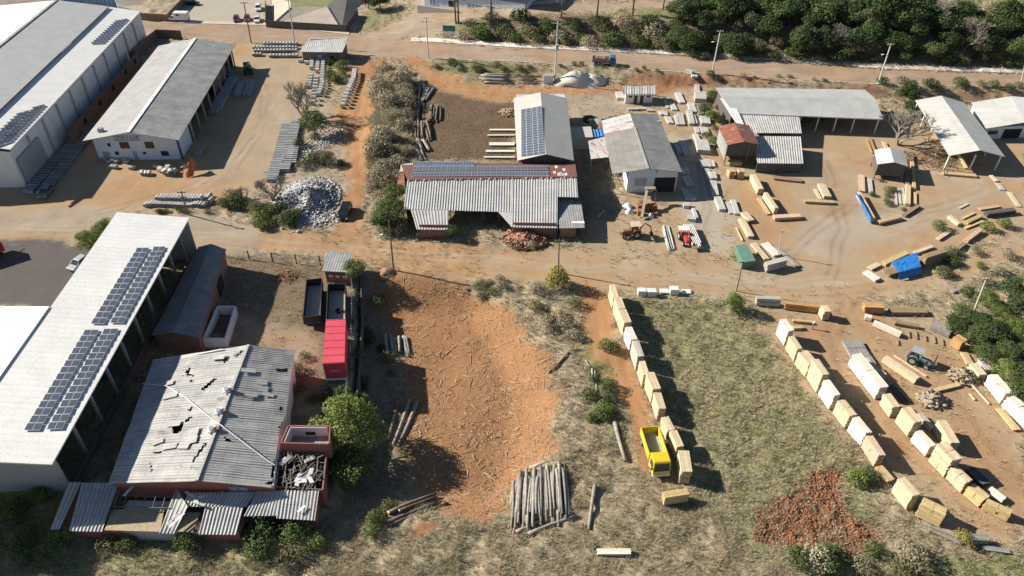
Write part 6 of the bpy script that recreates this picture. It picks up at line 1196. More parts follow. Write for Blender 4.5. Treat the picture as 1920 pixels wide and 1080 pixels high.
# long double row by the leaning pole
for i in range(18):
    for k, (p0, p1) in enumerate((((302, 372), (392, 373)), ((286, 385), (384, 388)))):
        pipe(lerp(G(*p0), G(*p1), i / 17), .42, H_ - .15, ['concrete pipe in the back row by the leaning pole', 'concrete pipe in the front row by the leaning pole'][k], ['back row by the leaning pole', 'front row by the leaning pole'][k])
for i in range(14): pipe(lerp(G(296, 379), G(382, 381), (i + .5) / 14), .42, H_ - .15, 'concrete pipe laid on top of the double row', 'pipes on top of the double row', .72)
for x, y in ((276, 387), (283, 386), (393, 370), (397, 380)): pipe(G(x, y), .42, H_ - .3, 'stray concrete pipe at the ends of the double row', 'stray pipes at the double row')
for x, y, r, z in ((268, 327, .42, .3), (275, 328, .42, .3), (281, 328, .42, .3), (303, 322, .62, 1.2), (313, 327, .7, .2), (322, 328, .7, .4), (328, 325, .5, 0), (318, 318, .62, 1.2), (293, 315, .36, 1.2), (345, 318, .5, 0)): pipe(G(x, y), r, H_ + z, 'broken concrete pipe among those dumped before the concrete works', 'dumped pipes before the concrete works')
for i, x in enumerate((192, 197, 203, 209, 214, 220, 226, 232, 238, 245)): pipe(G(x, 300 + (i % 3) * 3), .36, H_ - .3, 'small pipe in the shaded clutter at the pale front wall', 'pipes in the shaded clutter')
for x, y in ((210, 315), (214, 315.5), (218, 316), (247, 317), (251, 317)): pipe(G(x, y), .36, H_ - .3, 'small sunlit pipe at the edge of the factory shadow', 'sunlit small pipes')

# ------------------------------------------------------------------ poles and wires
M_pole = mat('pole_wood', (.20, .15, .115), (.14, .105, .08), 3); M_polec = mat('pole_concrete', (.58, .56, .53), (.48, .46, .43), 2); M_ceram = mat('insulator', (.5, .47, .43), (.42, .4, .37), 2)
TOPS = {}
def pole(key, base, top_px, m, label, r=.16, arms=((.96, 2.2),), extra=None, h=None, tilt=None):
    b = G(*base); hh = h or hgt(b, top_px[1]); t = b + Vector((0, 0, hh)); a = E(top_px[0], top_px[1], t.z); off = (a - t); off.z = 0
    if off.length > 2.2: off = off.normalized() * 2.2
    t = t + off; root = thing('utility_pole', label, 'utility pole', b); mb = MB(); mb.tube(b - Vector((0, 0, .5)), t, r, r * .65, 8); mb.build('shaft', m, root); TOPS[key] = t
    for s, w in arms:
        c = lerp(b, t, s); mb = MB(); mb.box(c, (w, .12, .14), .05); k = mb.build('crossarm', m, root)
        for x in (-.42, 0.05, .42): mb = MB(); mb.tube(c + Vector((x * w, 0, .06)), c + Vector((x * w, 0, .3)), .07, .05, 6); mb.build('insulator', M_ceram, k)
    if extra == 'lamp':
        c = lerp(b, t, .72); mb = MB(); mb.path([c, c + Vector((-.5, -.2, .3)), c + Vector((-1.3, -.4, .4))], .05, 6); k = mb.build('lamp_arm', M_metalgrey, root); mb = MB(); mb.box(c + Vector((-1.45, -.45, .38)), (.6, .28, .16), .3); mb.build('lamp_head', M_pvc, k)
    if extra == 'transformer':
        c = lerp(b, t, .62); mb = MB(); mb.tube(c + Vector((.1, -.55, -.7)), c + Vector((.1, -.55, .5)), .42, .42, 12); mb.build('transformer', M_metalgrey, root)
        for s in (.55, .78): mb = MB(); mb.box(lerp(b, t, s), (1.8, .14, .14)); mb.build('crossarm', m, root)
    return root
pole('a', (738, 507), (729, 414), M_pole, 'dark wooden pole at the gravel road below the bushes', .17, (), 'lamp'); pole('b', (1047, 512), (1048.5, 449), M_pole, 'short dark pole behind the round green shrub tree', .15, ((.95, 1.4),)); pole('c', (1381, 546), (1393, 490), M_pole, 'thin dark pole at the small round tree', .12, ((.97, 1.2),))
pole('d', (1459, 480), (1466, 433), M_polec, 'pale pole with light head rising from the timber piles', .11, ((.97, .8),)); pole('e', (352, 402), (343, 366), M_pole, 'dark leaning pole with two crossarms at the pipe rows', .17, ((.93, 1.6), (.72, 1.2)), h=6.5); pole('f', (1826, 586), (1850, 521), M_polec, 'pale concrete pole among the shrubs by the wood', .17, ((.97, 1.2),))
pole('g', (1646, 158), (1671, 82), M_polec, 'pale roadside pole opposite the wooded bank by the open barn', .22, ((.98, 1.6),), 'lamp'); pole('h', (1335, 138), (1351, 57), M_polec, 'pale roadside pole above the concrete posts', .22, ((.98, 1.6),), 'lamp'); pole('i', (1040, 156), (1046, 40), M_polec, 'tall pole with transformer beside the meter hut', .24, ((.97, 2.4), (.85, 1.8)), 'transformer')
pole('j', (803, 109), (799, 33), M_polec, 'grey pole with two crossarms at the mouth of the orange track', .2, ((.99, 1.4), (.9, 2.6))); pole('k', (553, 82), (540, 0), M_polec, 'pale leaning pole beside the brick hut roof', .2, ((.98, 2),)); pole('l', (471, 80), (457, 4), M_pole, 'dark pole beside the parked cars', .2, ((.98, 2),)); pole('m', (1914, 163), (1924, 100), M_polec, 'pale roadside pole at the edge of the photograph', .2, ((.98, 1.6),))
M_wire = mat('wire', (.07, .07, .07), (.05, .05, .05), 1)
def cable(a, b, sag, label, r=.02):
    mb = MB(); mb.path([lerp(a, b, i / 12) - Vector((0, 0, sag * 4 * (i / 12) * (1 - i / 12))) for i in range(13)], r, 4); o = mb.build('cable', M_wire, None, origin=a); tag(o, label, 'cable', 'overhead cables')
for a, b, lb in (('m', 'g', 'overhead wire between the two poles nearest the barn end'), ('g', 'h', 'overhead wire along the wooded road section'), ('h', 'i', 'overhead wire from roadside pole to transformer pole'), ('i', 'j', 'overhead wire from transformer pole to the orange track'), ('j', 'k', 'overhead wire passing over the brick hut'), ('k', 'l', 'overhead wire above the pipe rows and cars')): cable(TOPS[a], TOPS[b], .9, lb)
for i, (x, y0, y1) in enumerate(((1682, 638, 648), (1703, 622, 635), (1717, 622, 637), (1734, 630, 641), (1751, 632, 645), (1766, 637, 649))):
    a, b = G(x, y0), G(x + 2, y1); mb = MB(); mb.beam(a + Vector((0, 0, .12)), b + Vector((0, 0, .12)), .2, .22); o = mb.build('ground_bearer', M_bearer, None); tag(o, 'short dark bearer lying on the ground below the brown beam stack', 'bearer', 'bearers on the ground')
for a, b, lb in (((1819, 721), (1854, 759), 'single long pale beam before the offcut heap'), ((1676, 668), (1736, 707), 'single pale beam lying along the low crossbarred stack'), ((1380, 428), (1392, 453), 'thin pale rail lying near the green container'), ((1817, 740), (1827, 751), 'short pale lath lying alone in the yard'), ((1724, 988), (1800, 1020), 'long grey pole lying in the dry grass by the yellow stack'), ((1736, 984), (1798, 1010), 'thinner grey pole lying in the dry grass')):
    mb = MB(); a, b = G(*a), G(*b); mb.beam(Vector((a.x, a.y, surf(a.x, a.y) + .17)), Vector((b.x, b.y, surf(b.x, b.y) + .17)), .22, .2); o = mb.build('loose_beam', WM['pale' if 'pale' in lb else 'grey'], None); tag(o, lb, 'beam')
mb = MB(); a = G(1522, 617); mb.tube(a, a + Vector((0, 0, 1.3)), .12, .1, 8); o = mb.build('marker_post', M_bearer, None); tag(o, 'short dark post with white head on the entrance road', 'post'); mb = MB(); mb.tube(a + Vector((0, 0, 1.3)), a + Vector((0, 0, 1.6)), .2, .15, 8); k = mb.build('head', M_pvc, o)
# concrete pole bundles near the tractors
for i in range(4): logobj(G(1243 + i * 3.2, 426 - i * .2), G(1254 + i * 3.4, 472 - i), .16, M_concpale, 'slender concrete pole lying beside the red tractor', 'concrete poles by the tractor'); 
for i in range(4): logobj(G(1236 + i * 0.1 + 8, 426), G(1255, 470), .12, M_concpale, 'slender concrete pole lying beside the red tractor', 'concrete poles by the tractor', .3) if i < 1 else None
# ------------------------------------------------------------------ vehicles
M_tyre = mat('tyre', (.022, .022, .023), (.03, .03, .03), 3); M_rim = mat('wheel_rim', (.35, .35, .36), (.28, .28, .29), 2, rough=.4); M_chassis = mat('chassis', (.05, .05, .052), (.035, .035, .037), 2)
M_lamp = mat('lamp_glass', (.75, .75, .72), (.65, .65, .62), 2, rough=.2)
def paint(name, c, rough=.35):
    m, nt, b = nodes(name); cc = mixc(nt, .5, c, ramp(nt, noise(nt, 1.2, 4), (.7, .68, .65), (1, 1, 1)), 'MULTIPLY'); nt.links.new(cc, b.inputs['Base Color']); b.inputs['Roughness'].default_value = rough; b.inputs['Specular IOR Level'].default_value = .5; return m
def extr(mb, prof, w, yc=0.0, mi=0, top=1.0):
    zs = [p[1] for p in prof]; z0, z1 = min(zs), max(zs); n = len(prof)
    def k(z): return w / 2 * (1 - (1 - top) * ((z - z0) / (z1 - z0)) ** 2)
    A = [Vector((x, yc - k(z), z)) for x, z in prof]; B = [Vector((x, yc + k(z), z)) for x, z in prof]
    mb.add(A + B, [[i, (i + 1) % n, n + (i + 1) % n, n + i] for i in range(n)] + [list(range(n - 1, -1, -1)), list(range(n, 2 * n))], None, mi)
def soft(o, w=.05, seg=2): b = o.modifiers.new('bevel', 'BEVEL'); b.width = w; b.segments = seg; b.limit_method = 'ANGLE'; return o
def wheel(root, x, y, r, w):
    mb = MB(); mb.tube((x, y - w / 2, r), (x, y + w / 2, r), r, r, 14); wl = mb.build('wheel', M_tyre, root); mb = MB(); s = 1 if y > 0 else -1
    mb.tube((x, y + s * (w / 2 - .02), r), (x, y + s * (w / 2 + .015), r), r * .6, r * .55, 10); mb.build('rim', M_rim, wl)
def place(root, p, rz, dz=.0): root.location = (p.x, p.y, surf(p.x, p.y) + dz); root.rotation_euler = (0, 0, rz)
def car(label, p, rz, m, L=4.2, Wd=1.75, h=1.5, kind='hatch', group=None):
    root = thing('parked_car', label, 'car', (0, 0, 0), 0, group); ORG[root.name] = Vector()
    f, r = L / 2, -L / 2; hood = f - (1.15 if kind != 'sedan' else 1.25); tail = r + (.25 if kind != 'sedan' else .9); bz = .92 if kind != 'suv' else 1.02
    mb = MB(); extr(mb, [(r + .05, .3), (f - .05, .3), (f, .55), (f - .08, .74), (hood, bz), (tail, bz + .02), (r + .03, bz - .1), (r, .6)], Wd, 0, 0, .94); soft(mb.build('body', m, root), .07)
    x0, x1 = tail + (.05 if kind != 'sedan' else .1), hood + .1
    mb = MB(); extr(mb, [(x0, bz - .02), (x1, bz - .02), (x1 - .75, h - .08), (x0 + (.3 if kind != 'sedan' else .5), h - .08)], Wd * .93, 0, 0, .8); mb.build('windows', M_glass, root)
    mb = MB(); extr(mb, [(x0 + .28, h - .09), (x1 - .72, h - .09), (x1 - .85, h), (x0 + .42, h)], Wd * .76, 0, 0, .92); soft(mb.build('roof', m, root), .03)
    for s in (-1, 1):
        for x in (r + .75, f - .85): wheel(root, x, s * (Wd / 2 - .1), .31 if kind != 'suv' else .36, .2)
        mb = MB(); mb.box((f - .08, s * Wd * .36, .66), (.16, .32, .14)); mb.build('headlight', M_lamp, root)
        mb = MB(); mb.beam((x1 - .05, s * Wd * .45, bz), (x1 - .72, s * Wd * .385, h - .06), .06, .06); mb.beam((x0 + .05, s * Wd * .45, bz), (x0 + .35, s * Wd * .385, h - .06), .08, .06); mb.build('pillars', m, root)
        mb = MB(); mb.box((x1 - .25, s * (Wd / 2 + .06), bz + .08), (.12, .16, .12)); mb.build('mirror', m, root)
    place(root, p, rz); return root
def heading(a, b): d = b - a; return math.atan2(d.y, d.x)
def lorry(label, rear, front, Wd, mcab, mbed, bedh=.9, floor_z=1.15, cabL=1.9, cabh=2.7, load=None, mfloor=None, name='lorry', cat='lorry', deck_m=None):
    a, b = G(*rear), G(*front); L = (b - a).length; root = thing(name, label, cat, (0, 0, 0)); ORG[root.name] = Vector(); f, r = L / 2, -L / 2
    mb = MB(); mb.box(((r + f) / 2 - .2, 0, .75), (L - .6, .9, .3)); mb.build('chassis', M_chassis, root)
    c0 = f - cabL; mb = MB(); extr(mb, [(c0, .55), (f - .02, .5), (f, 1.25), (f - .28, cabh - .12), (f - .45, cabh), (c0 + .05, cabh)], Wd * .97, 0, 0, .93); soft(mb.build('cab', mcab, root), .07)
    mb = MB(); w = Wd * .42; mb.quad((f + .022, -w, 1.42), (f + .022, w, 1.42), (f - .235, w * .93, cabh - .28), (f - .235, -w * .93, cabh - .28)); mb.build('windscreen', M_glass, root)
    for s in (-1, 1):
        mb = MB(); y = s * Wd * .488; mb.quad((c0 + .45, y, 1.45), (f - .2, y, 1.45), (f - .42, y * .955, cabh - .35), (c0 + .5, y * .955, cabh - .35)); mb.build('side_window', M_glass, root)
        mb = MB(); mb.box((f + .01, s * Wd * .36, .85), (.06, .36, .2)); mb.build('headlight', M_lamp, root)
        mb = MB(); mb.box((f - .15, s * (Wd / 2 + .12), 1.9), (.1, .22, .45)); mb.build('mirror', M_chassis, root)
        for x in (f - 1.0, r + 1.0, r + 2.2 if L > 7 else r + 1.02): 
            if L > 7 or x != r + 1.02: wheel(root, x, s * (Wd / 2 - .2), .48, .34)
    mb = MB(); mb.box((f + .04, 0, .62), (.12, Wd * .96, .26)); mb.build('bumper', M_pvc, root)
    x0, x1 = r, c0 - .15; mb = MB(); mb.box(((x0 + x1) / 2, 0, floor_z), (x1 - x0, Wd, .12)); bed = mb.build('bed', mfloor or mbed, root)
    for y in (-1, 1): mb = MB(); mb.box(((x0 + x1) / 2, y * (Wd / 2 - .04), floor_z + bedh / 2 + .06), (x1 - x0, .08, bedh)); mb.build('side_board', mbed, bed)
    for x in (x0 + .04, x1 - .04): mb = MB(); mb.box((x, 0, floor_z + bedh / 2 + .065), (.08, Wd - .165, bedh + (.25 if x > 0 else 0))); mb.build('end_board', mbed, bed)
    if load is not None:
        mb = MB()
        for i in range(60): mb.box((rnd.uniform(x0 + .5, x1 - .5), rnd.uniform(-Wd * .36, Wd * .36), floor_z + .15 + rnd.uniform(0, .7)), (rnd.uniform(.3, .7), rnd.uniform(.3, .6), rnd.uniform(.2, .5)), rnd.uniform(0, 3))
        o = mb.build('stone_load', load, root); o['kind'] = 'stuff'
    place(root, (a + b) / 2, heading(a, b)); return root
P_yel = paint('lorry_yellow', (.70, .55, .03)); P_blue = paint('cab_blue', (.05, .17, .36)); P_black = paint('car_black', (.012, .014, .018), .2); P_white = paint('car_white', (.72, .72, .72)); P_maroon = paint('car_maroon', (.10, .025, .045)); P_red = paint('car_red', (.20, .03, .05)); P_silver = paint('car_silver', (.42, .43, .44)); P_grey = paint('car_grey', (.16, .17, .18))
lorry('yellow tipper lorry parked nose down beside the track lumber row', (1214, 822), (1238, 897), 2.45, P_yel, P_yel, 1.15, 1.2, 2.0, 2.9, None, M_metalgrey)
root = lorry('small blue cabbed lorry carrying stones along the asphalt road', (1110, 120), (1154, 122), 2.3, P_blue, paint('bed_brown', (.24, .17, .11), .7), .75, 1.1, 1.7, 2.5, mat('load_stone', (.36, .31, .25), (.25, .21, .17), 2, island=.5), M_bearer)
car('black SUV parked on the orange track beside the rubble heap', G(648, 402), heading(G(641, 415), G(651, 385)) + math.pi, P_black, 5.2, 2.05, 1.85, 'suv')
car('maroon hatchback first of four cars on the pale parking lot', G(444, 39), heading(G(445, 20), G(443, 44)), P_maroon); car('dark red hatchback between maroon and white cars', G(464, 38), heading(G(465, 20), G(463, 44)), P_red)
car('white sedan in front of the other white car by the slatted railing', G(482.5, 40), heading(G(484, 20), G(482, 44)), P_white, 4.4, 1.75, 1.45, 'sedan'); car('white pickup like car behind the white sedan', G(485, 18), heading(G(484, 4), G(485, 30)), P_white, 4.6, 1.8, 1.6, 'suv'); car('black car parked far back beside the dark boundary wall', G(362, 9), heading(G(350, 8), G(372, 8)), P_black)
car('silver car half hidden under the edge of the solar panelled hall', G(150, 498), heading(G(170, 480), G(140, 502)), P_silver); car('blue grey car in the deep shade at the warehouse end of the channels', G(88, 364), heading(G(98, 348), G(84, 366)), P_grey)
# box pickup
root = thing('box_van', 'white pickup van with tall box body on the parking lot', 'van', (0, 0, 0)); ORG[root.name] = Vector()
mb = MB(); extr(mb, [(1.2, .45), (3.2, .45), (3.25, .8), (3.1, 1.0), (2.3, 1.1), (1.9, 1.75), (1.2, 1.78)], 1.9, 0, 0, .9); soft(mb.build('cab', P_white, root), .06)
mb = MB(); mb.box((-.9, 0, 1.65), (4.2, 2.3, 2.1)); soft(mb.build('box_body', P_white, root), .05); mb = MB(); mb.box((-.9, 0, .5), (4.4, 1.4, .25)); mb.build('chassis', M_chassis, root)
for s in (-1, 1):
    mb = MB(); mb.quad((1.35, s * .955, 1.12), (2.2, s * .955, 1.12), (1.85, s * .89, 1.65), (1.35, s * .89, 1.65)); mb.build('side_window', M_glass, root); mb = MB(); mb.box((-.2, s * 1.16, 2.1), (.9, .04, .5)); mb.build('box_window', M_glass, root)
    for x in (2.55, -1.6): wheel(root, x, s * .85, .36, .24)
mb = MB(); mb.quad((2.32, -.8, 1.14), (2.32, .8, 1.14), (1.95, .75, 1.68), (1.95, -.75, 1.68)); mb.build('windscreen', M_glass, root); place(root, G(337, 39), math.pi - .03)
# lorry bodies standing side by side
def tub(label, rim, z, fl, m, mf, name='tipper_bed'):
    c = [E(a, b, z) for a, b in rim]; root = thing(name, label, 'lorry body', Vector((*(sum(c, Vector()) / 4).xy, 0)))
    g = [Vector((p.x, p.y, 0)) for p in c]; mb = MB(); mb.prism(g, fl - .12, fl); mb.build('floor', mf, root)
    for i in range(4): mb = MB(); wallseg(mb, g[i], g[(i + 1) % 4], fl - .15, z - (.004 * (i % 2)), .1); mb.build('side_board', m, root)
    ctr = sum(g, Vector()) / 4; d = (g[3] - g[0]).normalized(); w = (g[1] - g[0]).normalized(); Lh = (g[3] - g[0]).length / 2; Wh = (g[1] - g[0]).length / 2
    mb = MB(); mb.beam(ctr - d * Lh * .95 + Vector((0, 0, fl - .35)), ctr + d * Lh * .95 + Vector((0, 0, fl - .35)), .9, .3); mb.build('chassis', M_chassis, root)
    for s in (-1, 1):
        for t in (-.75, .45, .68):
            q = ctr + d * Lh * t + w * s * (Wh - .25); mb = MB(); mb.tube(q + w * .16 + Vector((0, 0, .45)), q - w * .16 + Vector((0, 0, .45)), .45, .45, 12); mb.build('wheel', M_tyre, root)
    return root, ctr, d, w, Lh, Wh
M_ply = mat('worn_ply_floor', (.52, .49, .44), (.40, .375, .335), 1.2, fine=(5, .4)); M_darkpaint = mat('dark_body_paint', (.045, .05, .055), (.03, .033, .037), 1)
tub('dark open lorry body standing farther from the wire fence, pale floor', [(567, 595), (601, 591), (604, 521), (574, 524)], 2.4, 1.0, M_darkpaint, M_ply)
r2, ctr, d, w, Lh, Wh = tub('dark open lorry body joined to the red box, tyre lying inside', [(611, 601), (648, 600), (648, 531), (614, 532)], 2.5, 1.0, M_darkpaint, M_ply)
t = ctr + d * (-.55) * Lh * .3 + w * .3; mb = MB(); 
for i in range(12): mb.tube(t + Vector((math.cos(i * .5236) * .42, math.sin(i * .5236) * .42, 1.2)), t + Vector((math.cos((i + 1) * .5236) * .42, math.sin((i + 1) * .5236) * .42, 1.2)), .18, .18, 6)
tag(mb.build('spare_tyre', M_tyre, None), 'black tyre lying flat inside the dark lorry body', 'tyre')
c = [E(a, b, 4.1) for a, b in ((605, 682), (646, 680), (648, 598), (611, 599))]; root = thing('box_trailer', 'bright red box trailer by the wire fence', 'trailer', Vector((*(sum(c, Vector()) / 4).xy, 0)))
g = [Vector((p.x, p.y, 0)) for p in c]; mb = MB(); mb.prism(g, 1.1, 4.1); soft(mb.build('box_body', paint('trailer_red', (.62, .075, .11), .5), root), .08)
ctr = sum(g, Vector()) / 4; d = (g[3] - g[0]).normalized(); w = (g[1] - g[0]).normalized(); Lh = (g[3] - g[0]).length / 2; Wh = (g[1] - g[0]).length / 2
for i in range(7):
    q = ctr + d * Lh * (-1 + 2 * i / 6) * .97; mb = MB(); mb.beam(q - w * Wh * .99 + Vector((0, 0, 4.12)), q + w * Wh * .99 + Vector((0, 0, 4.12)), .07, .05); mb.build('roof_bow', paint('trailer_red_bow', (.5, .04, .07), .5), root)
mb = MB(); mb.beam(ctr - d * Lh + Vector((0, 0, .85)), ctr + d * Lh + Vector((0, 0, .85)), 1.2, .4); mb.build('chassis', M_chassis, root); mb = MB(); mb.beam(g[0] - d * .15 + Vector((0, 0, 1.0)), g[1] - d * .15 + Vector((0, 0, 1.0)), .15, .3); mb.build('bumper', M_pvc, root)
mb = MB(); mb.beam(lerp(g[0], g[1], .28) - d * .03 + Vector((0, 0, 2.6)), lerp(g[0], g[1], .72) - d * .03 + Vector((0, 0, 2.6)), .03, .42); mb.build('name_strip', paint('strip_pink', (.66, .25, .28), .5), root)
for s in (-1, 1):
    for t in (-.8, .5, .72): q = ctr + d * Lh * t + w * s * (Wh - .25); mb = MB(); mb.tube(q + w * .16 + Vector((0, 0, .48)), q - w * .16 + Vector((0, 0, .48)), .48, .48, 12); mb.build('wheel', M_tyre, root)
# red farm trailer at the edge, green container
c0, c1 = G(-30, 492), G(14, 478); root = thing('farm_trailer', 'red high sided farm trailer with tubular drawbar on the dark yard', 'trailer', c1); u = (c1 - c0).normalized(); v = Vector((-u.y, u.x, 0))
mb = MB(); g = [c1 - u * 6, c1, c1 + v * 2.4, c1 - u * 6 + v * 2.4]
for i in range(4): wallseg(mb, g[i], g[(i + 1) % 4], 1.0, 2.9 - .004 * (i % 2), .1)
mb.prism(g, .95, 1.08); mb.build('body', paint('farm_red', (.36, .03, .03), .5), root)
for k in range(5): mb = MB(); q = c1 - u * (.1 + k * 1.4) - v * .06; mb.box((q.x, q.y, 1.95), (.12, .12, 1.9)); mb.build('rib', paint('farm_red_rib', (.30, .03, .03), .5), root)
mb = MB(); mb.path([c1 + v * 1.2 + Vector((0, 0, 1)), c1 + u * 1.0 + v * 1.2 + Vector((0, 0, .95)), c1 + u * 2.2 + v * 1.2 + Vector((0, 0, .6))], .07, 6); mb.build('drawbar', M_pvc, root)
for x in (.9, 2.2, 4.6): mb = MB(); q = c1 - u * x + v * .1; mb.tube(q - v * .15 + Vector((0, 0, .5)), q + v * .15 + Vector((0, 0, .5)), .5, .5, 12); mb.build('wheel', M_tyre, root)
c = [E(a, b, 1.7) for a, b in ((1393, 491), (1417, 489), (1401, 458), (1379, 460))]; root = thing('waste_container', 'dull green lidded waste container beside the grey fronted stack', 'container', Vector((*(sum(c, Vector()) / 4).xy, 0))); g = [Vector((p.x, p.y, 0)) for p in c]; ctr = sum(g, Vector()) / 4
mg = paint('container_green', (.10, .20, .14), .6); mb = MB(); lo = [p + (ctr - p) * .05 for p in g]; hi = [Vector((p.x, p.y, 1.5)) for p in g]; mb.add(lo + hi, [[i, (i + 1) % 4, 4 + (i + 1) % 4, 4 + i] for i in range(4)]); mb.build('body', mg, root)
mb = MB(); mb.prism([p - (ctr - p) * .01 for p in g], 1.5, 1.72); soft(mb.build('lid', paint('lid_green', (.13, .25, .18), .6), root), .05)
# tractors and machines
def tractor(label, p, rz, m, canopy=None, arm=None, s=1.0):
    root = thing('tractor', label, 'tractor', (0, 0, 0)); ORG[root.name] = Vector()
    mb = MB(); extr(mb, [(.1, .75), (1.9, .7), (1.95, 1.25), (1.7, 1.45), (.1, 1.5)], .75, 0, 0, .9); soft(mb.build('bonnet', m, root), .05); mb = MB(); mb.box((-.3, 0, .8), (2.6, .6, .5)); mb.build('chassis', M_chassis, root); mb = MB(); mb.box((-.55, 0, 1.25), (.5, .6, .5)); mb.build('seat', M_chassis, root)
    for y in (-1, 1):
        wheel(root, -.7, y * .78, .75, .42); wheel(root, 1.45, y * .68, .48, .28); mb = MB(); mb.path([(-1.3, y * .72, 1.35), (-.9, y * .72, 1.62), (-.3, y * .72, 1.6), (.05, y * .72, 1.2)], .13, 5); mb.build('mudguard', m, root)
    if canopy:
        mb = MB(); mb.box((-.5, 0, 2.55), (1.8, 1.6, .1)); k = mb.build('canopy', canopy, root)
        for x in (-1.25, .3):
            for y in (-.7, .7): mb = MB(); mb.beam((x, y, 1.2), (x, y, 2.5), .08, .08); mb.build('canopy_post', M_chassis, k)
    if arm == 'loader':
        for y in (-.55, .55): mb = MB(); mb.path([(-.1, y, 1.5), (1.6, y, 1.3), (2.6, y, .7)], .09, 5); mb.build('loader_arm', m, root)
        mb = MB(); extr(mb, [(2.6, .25), (3.3, .2), (3.35, .3), (2.75, .4), (2.7, .9), (2.6, .9)], 1.9); mb.build('bucket', M_metalgrey, root)
    if arm == 'boom': mb = MB(); mb.path([(-1.2, 0, 1.2), (-2.2, 0, 2.6), (-3.2, .3, 2.0), (-3.5, .4, .8)], .13, 6); mb.build('boom', m, root); mb = MB(); extr(mb, [(-3.8, .3), (-3.2, .3), (-3.2, .8), (-3.7, .8)], .7, .4); mb.build('grab', M_chassis, root)
    if arm == 'forks':
        for y in (-.4, .4): mb = MB(); mb.box((2.25, y, 1.4), (.12, .12, 2.6)); mb.build('mast', M_chassis, root); mb = MB(); mb.box((2.9, y, .15), (1.2, .14, .07)); mb.build('fork', M_metalgrey, root)
        mb = MB(); mb.box((2.2, 0, 2.6), (.12, .95, .12)); mb.build('mast_top', M_chassis, root)
    place(root, p, rz); root.scale = (s, s, s); return root
tractor('reddish loading tractor with pale canopy and crane boom on the road corner', G(1184, 443), 3.3, paint('tractor_red', (.27, .10, .055), .6), mat('canopy_cream', (.55, .48, .38), (.45, .39, .31), 1), 'boom', 1.05)
tractor('red tractor beside the trailer of concrete poles', G(1283, 452), -1.45, paint('bright_red', (.48, .05, .03), .5), None, None, 1.0); tractor('greenish forklift tractor standing before the long low stack', G(1718, 681), -.6, paint('machine_teal', (.16, .24, .22), .6), M_metalgrey, 'forks', .95); tractor('yellow black loader at the shaded corner of the concrete works', G(466, 137), 1.9, paint('loader_yellow', (.30, .24, .05), .6), M_chassis, 'loader', 1.1)
a, b = G(1289, 430), G(1308, 472); root = thing('pole_trailer', 'flat trailer loaded with short concrete poles beside the red tractor', 'trailer', (0, 0, 0)); ORG[root.name] = Vector(); L = (b - a).length
mb = MB(); mb.box((0, 0, .75), (L, 2.0, .14)); mb.build('deck', M_bearer, root)
for y in (-.85, .85):
    for x in (-.8, .5): wheel(root, x, y, .4, .25)
for i in range(6): mb = MB(); mb.tube((-L / 2 - .2, -.85 + i * .34, 1.0), (L / 2 - rnd.uniform(.2, 1.5), -.85 + i * .34, 1.0), .15, .13, 8); tag(mb.build('concrete_pole', M_concpale, root))
place(root, (a + b) / 2, heading(a, b))
mb = MB(); mb.box((0, 0, 0), (2.1, 1.6, .08)); o = mb.build('pale_board', WM['white'], None); o.location = G(1281, 437, 1.1); mb2 = None; tag(o, 'pale board leaning over the red tractor seat', 'board')
# brick pallets, sacks, bales
M_pal = brickmat('pallet_brick', (.40, .15, .08), (.33, .12, .07), (.2, .1, .07), .2, .12)
for i, (x, y) in enumerate(((1200, 394), (1212, 394), (1225, 394), (1203, 383), (1200, 402), (1229, 403))):
    p = G(x, y); root = thing('brick_pallet', ['pallet of red bricks, first of three in line at the workshop', 'pallet of red bricks, middle of three in line', 'pallet of red bricks at the free end of the line', 'low brick pile behind the pallets at the chute foot', 'brown brick pallet in front of the line', 'small broken pile of bricks by the white sack'][i], 'brick pallet', p)
    hh = (1.2, 1.2, 1.2, .6, .9, .4)[i]; mb = MB(); mb.box(p + Vector((0, 0, .14 + hh / 2)), (1.15 if i != 5 else .7, 1.0 if i != 5 else .6, hh), .05); mb.build('bricks', M_pal, root); mb = MB(); mb.box(p + Vector((0, 0, .06)), (1.2, 1.05, .12), .05); mb.build('pallet', M_bearer, root)
def lump(name, label, cat, p, r, h, m, seed, flat=1.0, ny_=1.0, group=None, rough=.25):
    mb = MB(); n, k = 18, 6; c = Vector((p.x, p.y, surf(p.x, p.y) - .1)); o = 0
    for j in range(k + 1):
        t = j / k
        for i in range(n):
            a = 2 * math.pi * i / n; q = 1 + (float(vnoise(math.cos(a) * 2 + seed * 9, math.sin(a) * 2 + t * 3, .9, seed)) - .5) * rough * 2.4
            mb.v.append(c + Vector((math.cos(a) * r * (1 - t) ** .8 * q, math.sin(a) * r * ny_ * (1 - t) ** .8 * q, h * (1 - (1 - t) ** 1.5) * (1 + (float(vnoise(i, j, 1.3, seed + 3)) - .5) * rough))))
    for j in range(k):
        for i in range(n): mb.f.append([j * n + i, j * n + (i + 1) % n, (j + 1) * n + (i + 1) % n, (j + 1) * n + i]); mb.uv.append(None); mb.mi.append(0)
    o = mb.build(name, m, None, origin=c, smooth=True); tag(o, label, cat, group); return o
M_sack = mat('white_sack', (.78, .77, .76), (.66, .65, .64), 2)
for x, y, r, lb in ((1177, 388, 1.0, 'big white sacks heaped at the workshop corner'), (1181, 398, .9, 'white sack with red contents at the brick pallets'), (1219, 407, .8, 'crumpled white sack before the brick pallets')): lump('sack', lb, 'sack', G(x, y), r, 1.0, M_sack, int(x) % 97)
M_bale = mat('wrapped_bale', (.66, .69, .66), (.56, .60, .58), 1)
